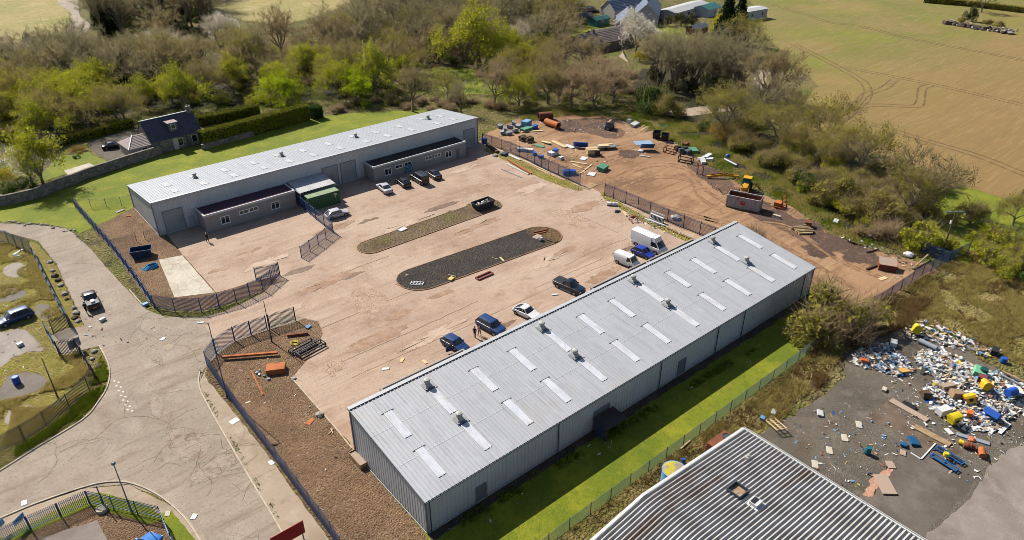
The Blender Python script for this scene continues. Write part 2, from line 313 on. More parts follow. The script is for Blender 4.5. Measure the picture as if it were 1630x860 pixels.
sheet('garden_path', [(1030,32),(1046,32),(1044,56),(1020,58),(985,90),(1000,100),(985,72)], .07, M['path'], .2, 2)
sheet('lane', smooth_path([(1208,105),(1225,108),(1215,135),(1200,165),(1140,180),(1075,186),(1060,178),(1150,165),(1190,148)], 4), .05, M['path'], .4, 2)
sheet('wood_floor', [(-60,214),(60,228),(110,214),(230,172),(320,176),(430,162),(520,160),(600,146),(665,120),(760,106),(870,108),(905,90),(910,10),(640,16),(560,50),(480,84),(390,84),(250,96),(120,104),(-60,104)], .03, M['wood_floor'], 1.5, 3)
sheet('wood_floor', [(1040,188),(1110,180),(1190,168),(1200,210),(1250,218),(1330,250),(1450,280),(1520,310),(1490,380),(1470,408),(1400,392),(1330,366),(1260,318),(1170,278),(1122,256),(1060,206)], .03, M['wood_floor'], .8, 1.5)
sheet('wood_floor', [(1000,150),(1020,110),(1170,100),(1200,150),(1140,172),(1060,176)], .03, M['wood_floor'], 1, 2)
# lawn round the far unit
sheet('lawn', [(-60,338),(-60,320),(12,324),(100,302),(180,274),(258,245),(330,228),(400,207),(500,186),(600,178),(660,176),(700,178),(745,202),(700,220),(262,352),(215,330),(150,362),(128,372),(104,363),(60,356),(0,352),(-60,352)], .05, M['lawn'], .35, 1)
sheet('garden_lawn', [(95,250),(140,242),(178,262),(130,272),(100,280),(60,292),(40,300)], .052, M['lawn'], .3, 1)
sheet('driveway', [(140,228),(172,216),(215,206),(250,206),(250,240),(205,258),(180,262),(148,240)], .054, M['wasteground'], .2, 1)
sheet('patio_slab', [(102,272),(142,260),(152,265),(108,279)], .056, M['concrete'])
# road and bell-mouth
sheet('road', [(-60,356),(0,356),(50,358),(105,363),(140,392),(170,427),(205,464),(232,494),(262,505),(320,505),(392,490),(440,462),(490,455),(520,520),(415,540),(345,570),(325,588),(317,610),(328,640),(385,740),(440,832),(470,880),(560,960),(380,960),(330,880),(300,830),(268,800),(205,770),(130,777),(60,801),(-60,850),(-60,785),(0,750),(60,712),(131,669),(156,641),(171,616),(175,592),(169,571),(158,551),(120,560),(92,570),(82,535),(112,521),(135,518),(110,466),(90,420),(60,384),(0,368),(-60,362)], .02, M['road'], .12, .8)
blob('broken_patch', [(240,612),(262,628),(266,655),(258,678),(240,668),(232,640)], .028, M['broken'], .25, .6, .3)
blob('broken_patch', [(248,682),(285,672),(330,690),(352,712),(330,745),(290,748),(262,718)], .030, M['broken'], .3, .6, .4)
blob('broken_patch', [(285,755),(330,735),(375,700),(392,726),(375,748),(330,772),(292,784)], .032, M['broken'], .3, .6, .4)
blob('broken_patch', [(210,520),(228,524),(262,566),(270,592),(250,590),(222,552)], .028, M['broken'], .2, .5, .3)
# verge and left site
sheet('verge', [(-60,366),(0,372),(60,388),(88,422),(108,468),(133,520),(112,523),(86,470),(60,410),(0,382),(-60,376)], .03, M['weeds'], .15, .6)
sheet('left_site', [(-120,385),(0,385),(58,408),(84,470),(110,522),(78,532),(94,566),(125,562),(152,602),(143,624),(112,652),(75,680),(40,702),(-120,780)], .03, M['weeds'], .2, .8)
blob('old_tarmac', smooth_path([(-80,520),(0,524),(40,516),(66,528),(84,545),(88,560),(60,562),(30,575),(10,590),(-80,610),(-80,520)], 3), .036, M['tarmac_pale'], .3, .7)
blob('old_tarmac', smooth_path([(8,596),(45,588),(80,596),(84,612),(60,628),(20,640),(-20,645),(8,596)], 3), .036, M['tarmac_soft'], .25, .6)
blob('old_tarmac', smooth_path([(0,425),(30,415),(48,430),(30,445),(4,440),(0,425)], 3), .037, M['tarmac_pale'], .35, .6)
blob('old_tarmac', smooth_path([(60,480),(84,486),(88,505),(70,512),(52,498),(60,480)], 3), .037, M['tarmac_soft'], .3, .6)
blob('old_tarmac', smooth_path([(10,650),(50,640),(70,655),(40,675),(0,680),(10,650)], 3), .037, M['tarmac_pale'], .3, .6)
blob('old_tarmac', smooth_path([(-40,470),(20,456),(52,462),(40,476),(-20,488),(-40,470)], 3), .036, M['tarmac_soft'], .35, .6)
sheet('verge', [(152,600),(160,566),(170,572),(175,592),(171,616),(156,641),(131,669),(60,712),(0,750),(-60,783),(-60,765),(0,728),(75,682),(112,654),(143,626)], .03, M['rough'], .08, .5)
# bottom-left plot
sheet('verge', [(-60,905),(0,860),(144,803),(258,828),(285,880),(335,930),(380,960),(355,900),(322,850),(292,818),(262,800),(205,772),(130,779),(60,803),(-60,852)], .03, M['path'], .1, .6)
sheet('verge', [(-60,900),(-10,864),(130,793),(160,784),(240,806),(262,828),(240,835),(145,806),(0,872),(-60,905)], .036, M['lawn'], .1, .5)
sheet('verge', [(256,818),(272,812),(300,845),(330,890),(300,900),(270,850)], .036, M['lawn'], .15, .5)
sheet('gravel_plot', [(-60,905),(0,866),(144,808),(258,832),(300,900),(330,1000),(-60,1000)], .032, M['gravel_brown'], .1, .6)
sheet('old_tarmac', [(-40,905),(60,858),(156,828),(175,870),(150,1000),(-40,1000)], .038, M['tarmac_light'], .1, .6)
# footpath along the yard fence
sheet('pavement', [(317,610),(330,585),(362,632),(426,716),(478,788),(546,880),(600,960),(520,960),(470,880),(440,832),(385,740),(328,640)], .03, M['path'], .06, .6)
sheet('verge', [(330,585),(350,612),(366,636),(430,718),(482,790),(552,880),(540,880),(470,786),(418,714),(356,636),(326,600)], .036, M['soil'], .1, .5)
# north-west compound
sheet('gravel_plot', [(124,334),(150,340),(215,325),(262,374),(298,404),(350,450),(400,452),(446,438),(420,464),(377,480),(320,494),(268,492),(240,484),(222,460),(180,402)], .034, M['gravel_brown'], .15, .7)
# the yard
_yw = [G2(p) for p in [(446,438),(420,466),(380,486),(322,512),(352,556),(372,545),(418,530),(440,500),(478,506),(508,512),(514,532),(500,562),(464,602),(534,682),(557,706)]]
YARD = [(1.0,81.5),(68.9,81.5),(71,82)] + [G2(p) for p in [(800,240),(840,257),(905,289),(938,297),(962,311),(1015,334),(1062,355),(1113,376)]] + [(70,13.5),(-.5,13.5)] + _yw[::-1] + [G2(p) for p in [(345,466),(292,407),(268,376)]]
sheet('yard', YARD, .044, M['yard'], .1, .8, world=True)
sheet('concrete_pad', [(253,414),(290,407),(342,466),(278,474)], .05, M['concrete'], .03, .5)
sheet('gravel_strip', [(329,582),(347,565),(374,545),(420,528),(470,514),(482,508),(506,512),(514,532),(500,562),(464,602),(534,682),(560,716),(565,722),(690,868),(735,960),(600,960),(546,872),(480,787),(426,716),(360,630)], .05, M['gravel_brown'], .1, .6)
# islands with kerbs
def stadium(x0, x1, y0, y1, rot=0.0, n=12):
    r = (y1-y0)/2; cy = (y0+y1)/2; o = []
    for k in range(n+1): t = -math.pi/2+math.pi*k/n; o.append((x1-r+r*math.cos(t), cy+r*math.sin(t)))
    for k in range(n+1): t = math.pi/2+math.pi*k/n; o.append((x0+r+r*math.cos(t), cy+r*math.sin(t)))
    return o
isl1 = stadium(23.5, 53.3, 52.4, 57.0); isl2 = stadium(22.8, 53.6, 36.6, 43.6)
isl2 = [(x, y - (x-38)*.06) for x, y in isl2]
for pts, m in ((isl1, 'gravel_island'), (isl2, 'gravel_dark')):
    sheet('island', pts, .12, M[m], 0, world=True)
    ribbon('kerb', pts+[pts[0], pts[1]], .14, .03, M['kerb_rust'], .13, world=True)
# yard wear: seams, worn wheel lines, a broken-up spot, oil
M['seam'] = mat('open_seam', c(112,86,66), 1, [(c(150,120,96), .9, .4, .6, .9)])
M['wear'] = mat('worn_wheel_line', c(164,130,104), .9, [(c(186,154,128), .5, .4, .6, .9), (c(140,108,84), 2.5, .5, .7, .7)], soft=True)
M['broken_yard'] = mat('broken_yard_asphalt', c(190,162,138), .95, [(c(150,120,94), .6, .52, .66, .8), (c(206,182,158), 1.2, .5, .66, .7), (c(112,84,62), .9, .04, .0, .8, 'crack', (1,1,1), (.5,.42,.56)), (c(126,98,74), 2.2, .56, .7, .7)], bump=.4, bscale=5, soft=True)
M['wear_pale'] = mat('pale_dusty_line', c(206,182,160), .9, [(c(192,164,140), .5, .4, .6, .9), (c(176,146,122), 2.5, .5, .7, .6)], soft=True)
M['oil'] = mat('oil_stain', c(116,90,70), .7, [(c(146,116,92), 1, .45, .65, .8)], soft=True)
for i, q in enumerate([[(425,560),(520,520),(640,470),(705,446)], [(560,602),(640,566),(760,512),(900,448),(1000,408)], [(515,590),(600,552),(700,508),(760,480)], [(900,424),(950,398),(1000,380)], [(470,470),(560,430),(620,408)], [(900,340),(940,352),(985,372)], [(440,540),(500,512)], [(850,460),(960,412)]]):
    ribbon('asphalt_seam', smooth_path(q), .09 if i % 2 else .13, .047, M['seam'], jit=.16)
for q in [[(545,462),(590,452),(632,470),(636,490),(600,512),(556,505)], [(846,330),(900,328),(950,350),(962,368),(930,372),(880,352)], [(500,590),(540,560),(560,575),(530,610)]]: blob('broken_patch', q, .049, M['broken_yard'], .4, .6, .25)
for i, (x, y, a) in enumerate([(700,330,3),(640,320,2),(760,300,2.4),(590,350,2),(930,470,1.6),(850,490,1.8),(800,520,2),(740,560,2),(640,500,2.6),(560,440,2.2),(900,400,2.4),(700,470,2),(480,430,2.6),(400,400,2.2),(350,430,2),(990,400,2)]):
    g_ = G(x, y); r0 = random.Random(i); blob('oil_stain', [(g_.x+a*r0.uniform(.6, 1.3)*1.7*math.cos(t), g_.y+a*r0.uniform(.5, 1)*.6*math.sin(t)) for t in [2*math.pi*k/9 for k in range(9)]], .050+.0006*i, M['oil' if i % 3 == 0 else 'wear'], .3, .5, .2, world=True)
rc_ = random.Random(12)
def crack(x, y, ang, L, wd, lev=0):
    q = [(x, y)]; a = ang
    for k in range(max(2, int(L/.7))):
        a += rc_.gauss(0, .3); x += .7*math.cos(a); y += .7*math.sin(a); q.append((x, y))
        if lev < 2 and rc_.random() < .16: crack(x, y, a+rc_.choice((-1, 1))*rc_.uniform(.7, 1.4), L*rc_.uniform(.3, .6), wd*.75, lev+1)
    ribbon('crack', q, wd, .0335+.0004*rc_.random(), M['crack_dirt'], world=True)
M['crack_dirt'] = mat('crack_dirt', c(112,94,76), 1, [(c(156,138,118), 1.2, .42, .6, .9)])
for k in range(15):
    px, py = rc_.choice([(250,620),(262,650),(285,690),(300,715),(330,700),(340,740),(365,720),(310,760),(380,745),(270,700)]); g_ = G(px+rc_.uniform(-14, 14), py+rc_.uniform(-14, 14)); crack(g_.x, g_.y, rc_.choice((-.55, .95))+rc_.gauss(0, .3), rc_.uniform(2.5, 6), rc_.uniform(.03, .075))
for px, py, an, L in [(330,790,.9,9),(290,770,.55,7),(215,505,-.9,14),(262,548,-.75,10),(60,640,.2,0.1),(150,700,.5,10),(60,770,.45,12),(240,660,-1.0,10),(385,800,.9,6),(120,420,-1.1,9)]:
    g_ = G(px, py); crack(g_.x, g_.y, an, L, .055)
for i, (x, y, a, b_) in enumerate([(640,360,9,1.6),(520,450,8,2),(450,500,6,2),(760,360,9,1.4),(860,420,8,1.6),(600,540,8,2),(700,530,9,1.6),(960,440,7,1.6),(420,420,6,2),(540,360,7,1.6),(850,300,6,2.4),(930,330,6,2),(740,270,7,1.5),(660,440,5,2)]):
    g_ = G(x, y); r0 = random.Random(70+i); blob('worn_patch', [(g_.x+a*r0.uniform(.7, 1.2)*math.cos(t), g_.y+b_*r0.uniform(.6, 1.2)*math.sin(t)+.05*a*math.cos(t)) for t in [2*math.pi*k/12 for k in range(12)]], .0600+.0006*i, M['wear' if i % 2 else 'wear_pale'], .5, .6, .2, world=True)
# dirt yard to the east
sheet('dirt_yard', [(764,226),(775,212),(800,200),(830,186),(880,176),(960,184),(1000,196),(1045,212),(1080,232),(1122,265),(1170,290),(1260,330),(1330,380),(1400,402),(1476,420),(1494,432),(1440,462),(1384,488),(1330,500),(1290,500),(1240,420),(1175,380),(1113,380),(1062,354),(1010,331),(962,311),(938,297),(905,288),(840,256),(800,238)], .036, M['dirt'], .5, 1)
blob('dirt_patch', smooth_path([(1180,300),(1240,330),(1300,372),(1360,395),(1410,402),(1380,420),(1300,400),(1240,368),(1200,352),(1170,330),(1180,300)], 3), .042, M['dirt_dark'], .6, .8)
blob('dirt_patch', smooth_path([(868,190),(930,186),(975,196),(1010,214),(990,226),(930,214),(880,212),(868,190)], 3), .042, M['dirt_dark'], .6, .8)
blob('dirt_patch', smooth_path([(1090,246),(1130,262),(1180,300),(1160,318),(1120,290),(1085,262),(1090,246)], 3), .042, M['dirt_dark'], .6, .8)
sheet('verge', smooth_path([(958,306),(985,322),(1040,352),(1100,378),(1130,390),(1090,384),(1030,356),(975,326),(956,312)], 2), .05, M['weeds'], .2, .5)
sheet('verge', smooth_path([(775,236),(820,252),(870,276),(925,298),(915,304),(860,284),(808,258),(770,240)], 2), .05, M['weeds'], .25, .5)
for t in ([(985,300),(1040,280),(1095,285),(1110,310),(1150,335)], [(960,290),(1030,262),(1090,266),(1122,300),(1180,336)], [(1000,318),(1050,326),(1120,345),(1200,372)], [(1120,345),(1200,365),(1290,415),(1360,460)], [(1128,360),(1200,378),(1280,430),(1345,470)], [(1200,352),(1260,362),(1330,410),(1400,440)], [(900,280),(960,262),(1030,240),(1060,225)], [(905,268),(970,250),(1020,232)]):
    for s in (0, 5): ribbon('tyre_tracks', smooth_path([(x+s*.4, y+s) for x, y in t]), .55, .046+.002*(s > 0), M['rut_dirt'], jit=.2)
# grass south of the near unit, and rough ground beyond the wire fence
sheet('lawn', [(-3,.3),(69,.3),(70,-2),(60,-8.1),(34.5,-8.3),(10.9,-8.5),(-14,-8.8),(-14,-3)], .04, M['lawn'], .12, .6, world=True)
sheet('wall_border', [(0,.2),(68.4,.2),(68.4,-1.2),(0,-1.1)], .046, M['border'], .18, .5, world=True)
sheet('rough_grass', [(860,880),(905,846),(983,790),(1082,716),(1138,674),(1245,604),(1290,562),(1375,498),(1433,463),(1508,416),(1545,398),(1700,455),(1700,610),(1640,590),(1560,550),(1470,510),(1390,535),(1345,560),(1290,625),(1215,690),(1100,780),(930,900)], .034, M['rough'], .5, 1)
sheet('waste_ground', [(1190,700),(1228,682),(1300,640),(1345,600),(1345,560),(1395,535),(1450,520),(1520,545),(1570,580),(1640,610),(1800,700),(1800,1000),(1380,1000),(1300,870)], .04, M['wasteground'], .35, .8)
sheet('old_tarmac', [(1455,858),(1365,795),(1418,742),(1448,700),(1480,720),(1510,735),(1560,755),(1535,790),(1480,840),(1466,880)], .046, M['tarmac'], .12, .6)
sheet('old_tarmac', [(1378,664),(1412,640),(1480,690),(1530,720),(1502,736),(1452,702)], .050, M['tarmac_brown'], .1, .6)
sheet('old_tarmac', [(1478,850),(1540,800),(1575,745),(1610,715),(1700,690),(1800,760),(1800,1000),(1440,1000)], .048, M['tarmac_light'], .3, .7)
blob('brick_rubble', smooth_path([(1366,794),(1385,765),(1412,742),(1428,730),(1430,740),(1405,770),(1385,798)], 2), .056, M['brick_red'], .3, .4)
for i, (x, y, a) in enumerate([(1190,310,5),(1235,345,5),(1275,362,6),(1320,385,6),(1365,405,5),(1400,418,4),(1300,400,4),(900,200,7),(960,200,6),(1130,275,5),(1000,245,4)]):
    g_ = G(x, y); r0 = random.Random(40+i); blob('dirt_patch', [(g_.x+a*r0.uniform(.7, 1.2)*math.cos(t), g_.y+a*r0.uniform(.6, 1.1)*math.sin(t)) for t in [2*math.pi*k/10 for k in range(10)]], .0425+.0006*i, M['dirt_burnt'], .5, .6, .25, world=True)
# grass beyond the right-hand wire fence
sheet('grass_bank', [(1500,300),(1580,300),(1640,332),(1700,380),(1700,470),(1560,430),(1500,405),(1470,360)], .04, M['lawn'], .8, 1.5)
# kerbs
K1 = smooth_path([(318,592),(317,612),(328,640),(385,740),(440,832),(472,884),(540,960)], 4)
ribbon('kerb', K1, .15, .02, M['kerb'], .11)
ribbon('kerb', smooth_path([(158,551),(169,571),(175,592),(171,616),(156,641),(131,669),(60,712),(0,750),(-60,785)], 4), .15, .02, M['kerb'], .11)
ribbon('kerb', smooth_path([(-60,850),(0,826),(60,801),(130,777),(170,768),(205,769),(240,782),(270,802),(300,832),(330,880),(380,960)], 4), .15, .02, M['kerb'], .11)
ribbon('kerb', [(206,462),(232,492)], .15, .02, M['kerb'], .1)
ribbon('kerb', [(464,602),(534,682),(560,714)], .14, .04, M['kerb'], .08)
# worn dashes on the side road
for i in range(7):
    for s in (0, 1):
        p = Vector((*G2((182+i*3.6+s*7, 607+i*7.6+s*2)), 0))
        mb = MB(); a = .35; mb.box((0,0,0), (.2,.34,.004)); o = mb.build('road_marking', M['paint_white'], loc=(p.x, p.y, .026), rz=.3+.1*math.sin(i*3)); o['kind'] = 'structure'
# tractor marks in the field
for k, t in enumerate([[(1262,70),(1330,105),(1375,132),(1380,155),(1362,175),(1345,190)], [(1330,105),(1420,122),(1500,138),(1640,170)], [(1424,128),(1405,142),(1380,150),(1365,165),(1352,182)], [(1345,190),(1370,172),(1400,168),(1450,170),(1464,165),(1468,142),(1480,136)], [(1276,176),(1340,186),(1380,196),(1460,220),(1560,250),(1640,282)], [(1230,8),(1290,26),(1320,36),(1360,40)], [(1370,42),(1460,64),(1640,98)]]):
    for s in (-1, 1):
        q = smooth_path(t, 5); P = [Vector((*G2(p), 0)) for p in q]; W = []
        for i, p in enumerate(P):
            d = (P[min(i+1, len(P)-1)]-P[max(i-1, 0)]).normalized(); W.append((p.x-d.y*s*1.0, p.y+d.x*s*1.0))
        ribbon('tyre_tracks', W, .5, .066+.003*k, M['rut'], world=True, jit=.15)
# ================================================================ BUILDINGS
M['clad'] = mat('grey_cladding', c(224,225,226), .5, [(c(206,207,208), .35, .42, .64, .6), (c(234,234,233), .2, .5, .7, .4, 'noise', (1,1,.15)), (c(170,165,155), 1, 1.0, .1, .35, 'bandz')], metal=.15)
M['clad_dark'] = mat('dark_trim', c(78,86,96), .5)
M['roofa'] = mat('pale_grey_roof_sheet', c(198,199,202), .55, [(c(180,181,184), .8, .5, .64, .7, 'noise', (2.2,.12,1)), (c(150,140,124), 1.2, .6, .74, .5, 'noise', (1.6,.16,1)), (c(188,189,192), .3, .45, .62, .8, 'noise', (1,.12,1)), (c(208,209,211), .9, .5, .7, .5), (c(170,168,166), 4, .6, .75, .35, 'noise', (.6,.25,1)), (c(196,186,172), .12, .6, .72, .35)], metal=.1)
M['roofb'] = mat('grey_roof_sheet', c(172,175,180), .55, [(c(156,159,164), .8, .5, .64, .6, 'noise', (2.2,.12,1)), (c(188,190,194), .9, .5, .7, .5)], metal=.1)
M['skylight'] = mat('translucent_sheet', c(232,233,238), .45, [(c(216,219,228), .8, .45, .62, .8), (c(226,227,230), 2.5, .5, .7, .6), (c(206,202,194), 1.4, .5, .68, .8, 'noise', (1.5,.3,1)), (c(180,176,168), 4, .58, .72, .6)])
M['skylight_old'] = mat('dulled_translucent_sheet', c(200,201,203), .5, [(c(184,185,188), .8, .45, .62, .8)])
M['white_trim'] = mat('white_trim', c(222,222,220), .5, [(c(196,194,188), 1, .5, .7, .5)])
M['gal'] = mat('galvanised_steel', c(150,156,162), .5, [(c(130,136,144), 2, .45, .65, .6)], metal=.3)
M['vent'] = mat('vent_cowl', c(190,188,180), .6, [(c(150,146,138), 4, .5, .7, .7)])
M['black'] = mat('black_plastic', (.012,.012,.014,1), .5)
M['darkgap'] = mat('dark_seal_and_lap_shadow', (.02,.02,.025,1), .9)
M['shutter'] = mat('roller_shutter', c(176,180,182), .5, [(c(105,110,114), 3.2, .8, .95, .7, 'wavey', (0,0,1)), (c(120,124,128), .5, .5, .7, .5)], metal=.2)
M['rough_wall'] = mat('roughcast_wall', c(176,167,160), .95, [(c(156,146,140), 8, .45, .62, .7), (c(194,185,178), 12, .55, .7, .6), (c(160,150,142), .4, .5, .68, .6), (c(164,150,140), 1, .6, .0, .4, 'bandz')], bump=.3, bscale=20)
M['felt'] = mat('roof_felt', c(78,66,64), .95, [(c(62,54,54), .6, .45, .65, .8), (c(98,86,80), 2, .55, .7, .6)])
M['felt_purple'] = mat('purple_roof_felt', c(96,66,78), .95, [(c(78,54,66), .6, .45, .65, .8)])
M['glass'] = mat('dark_glass', (.015,.018,.022,1), .08, spec=.6)
M['upvc'] = mat('white_window_frame', c(250,250,250), .5)
M['door_grey'] = mat('pale_door', c(186,192,198), .5)
M['door_dark'] = mat('grey_door', c(122,128,132), .5)
M['canopy'] = mat('corrugated_white_sheet', c(206,205,205), .6, [(c(180,178,176), .6, .45, .65, .7), (c(160,150,140), 2.5, .58, .72, .5)])
M['cgreen'] = mat('green_steel', c(70,112,72), .6, [(c(54,92,58), .8, .45, .65, .8), (c(84,120,80), 3, .55, .7, .5)])
M['ctop'] = mat('faded_green_top', c(150,166,128), .8, [(c(128,150,110), .8, .45, .65, .8), (c(170,176,146), 2, .5, .7, .6)])
M['asb'] = mat('weathered_roof', c(190,188,184), .8, [(c(160,154,146), .5, .42, .62, .8), (c(206,204,200), 2, .5, .7, .6), (c(140,104,72), .35, .56, .7, .75, 'noise', (.25,1,1)), (c(150,140,120), 3, .6, .72, .6)])
M['slate'] = mat('dark_roof_tiles', c(84,84,96), .6, [(c(60,60,70), 1, .45, .65, .6), (c(108,106,114), 3, .55, .72, .6)])
M['tile_pink'] = mat('pale_roof_tiles', c(176,158,150), .85, [(c(150,132,126), 1.5, .45, .65, .7), (c(196,180,170), 4, .55, .7, .5)])
M['stone'] = mat('rubble_stone', c(150,140,130), .95, [(c(120,112,106), 1.8, .35, .7, .8, 'cell'), (c(186,176,162), 2.6, .6, .9, .6, 'cell'), (c(84,78,72), 1.8, .06, .0, .7, 'crack')], bump=.5, bscale=5)
M['harl'] = mat('harled_wall', c(190,178,166), .95, [(c(170,156,146), .8, .45, .65, .6)])
M['whitewash'] = mat('whitewash_wall', c(212,206,198), .9, [(c(186,178,168), .8, .45, .65, .6)])
M['slate_blue'] = mat('blue_slate', c(98,112,134), .5, [(c(80,92,112), .6, .45, .65, .7), (c(120,132,150), 2, .55, .7, .5)])
M['oldroof'] = mat('old_sheet_roof', c(150,136,128), .9, [(c(122,108,102), .5, .45, .65, .8), (c(176,164,154), 2, .5, .7, .7)])
M['teal'] = mat('teal_paint', c(58,120,116), .7)
M['wood'] = mat('weathered_wood', c(176,148,112), .9, [(c(140,112,80), 1.5, .45, .65, .8), (c(200,176,142), 5, .55, .72, .6)])
M['orange_steel'] = mat('rusty_orange_steel', c(198,112,52), .8, [(c(160,84,40), 1.2, .45, .65, .8), (c(214,140,84), 4, .55, .72, .6)])
M['rust'] = mat('rust', c(136,78,50), .9, [(c(104,58,40), 1.2, .45, .65, .8), (c(176,112,76), 4, .55, .7, .6)])

def rib_wall(mb, p0, p1, z0, z1, zt1, out, period=.5, depth=.045):
    "vertical ribbed sheet from p0 to p1; tops z1 -> zt1"
    p0 = Vector((*p0, 0)); p1 = Vector((*p1, 0)); L = (p1-p0).length; d = (p1-p0)/L; out = Vector((*out, 0))
    n = max(1, round(L/period)); per = L/n; prof = []
    for k in range(n):
        s = k*per
        prof += [(s, 0), (s+per*.62, 0), (s+per*.70, -depth), (s+per*.92, -depth)]
    prof.append((L, 0)); vs = []
    for s, o in prof:
        p = p0+d*s+out*o; zt = z1+(zt1-z1)*s/L; vs += [(p.x, p.y, z0), (p.x, p.y, zt)]
    mb.add(vs, [(2*i, 2*i+2, 2*i+3, 2*i+1) for i in range(len(prof)-1)])
def rib_sheet(mb, x0, x1, y0, y1, zf, period=.5, hgt=.05, wide=.13, mi=0, lift=0.0):
    "ribs along y on a pitched sheet; zf(y) height"
    n = max(1, round((x1-x0)/period)); per = (x1-x0)/n; prof = []
    for k in range(n):
        s = x0+k*per; prof += [(s, 0), (s+per-wide, 0), (s+per-wide*.72, hgt), (s+per-wide*.28, hgt)]
    prof.append((x1, 0)); ys = [y0, y1]; vs = []
    for s, h in prof:
        for y in ys: vs.append((s, y, zf(y)+h+lift))
    mb.add(vs, [(2*i, 2*i+2, 2*i+3, 2*i+1) for i in range(len(prof)-1)], mi)

def window(parent, x, y, z, wd, ht, face=-1, mull=1):
    "window on a wall whose outside looks along face*y"
    f = MB(); t = .12
    for (x0, x1, z0, z1) in ((-wd/2, wd/2, -ht/2, -ht/2+t), (-wd/2, wd/2, ht/2-t, ht/2), (-wd/2, -wd/2+t, -ht/2+t, ht/2-t), (wd/2-t, wd/2, -ht/2+t, ht/2-t)):
        f.bx(x0, x1, -.05, .05, z0, z1)
    for k in range(mull):
        xm = -wd/2+wd*(k+1)/(mull+1); f.bx(xm-t/2, xm+t/2, -.047, .047, -ht/2+t, ht/2-t)
    o = f.build('window', M['upvc'], parent, loc=(x, y+face*.02, z))
    g = MB(); g.bx(-wd/2+t*.9, wd/2-t*.9, -.012, .012, -ht/2+t*.9, ht/2-t*.9); g.build('pane', M['glass'], o, loc=(0, face*-.015, 0))
    s = MB(); s.bx(-wd/2-.06, wd/2+.06, -.08, .08, -ht/2-.07, -ht/2-.002); s.build('sill', M['white_trim'], o, loc=(0, face*.03, 0))
    return o

def office(root, x0, x1, yw, yo, h, face, wins, doors, felt, sgn, trim='white_trim'):
    "flat-roofed lean-to between the wall at yw and its own front at yo (face = sign of outward y)"
    a, b = min(yw+face*.05, yo), max(yw+face*.05, yo)
    mb = MB(); mb.bx(x0, x1, a, b, 0, h); of = mb.build('office_annex', M['rough_wall'], root)
    t = .16; r = MB(); r.bx(x0+t, x1-t, a+t, b-t, h+.003, h+.05); r.build('flat_roof', felt, of)
    p = MB(); f0, f1 = (b-t, b+.06) if face > 0 else (a-.06, a+t)
    p.bx(x0-.06, x1+.06, f0, f1, h-.16, h+.2)
    s0, s1 = (a, b-t-.002) if face > 0 else (a+t+.002, b)
    p.bx(x0-.06, x0+t, s0, s1, h-.16, h+.2); p.bx(x1-t, x1+.06, s0, s1, h-.16, h+.2)
    p.build('parapet', M[trim], of)
    for x, wd, ht, z, mu in wins: window(of, x, yo, z, wd, ht, face, mu)
    for x in doors:
        d = MB(); d.bx(x-.45, x+.45, yo-.03, yo+.03, .02, 2.05); d.build('door', M['door_dark'], of)
    return of

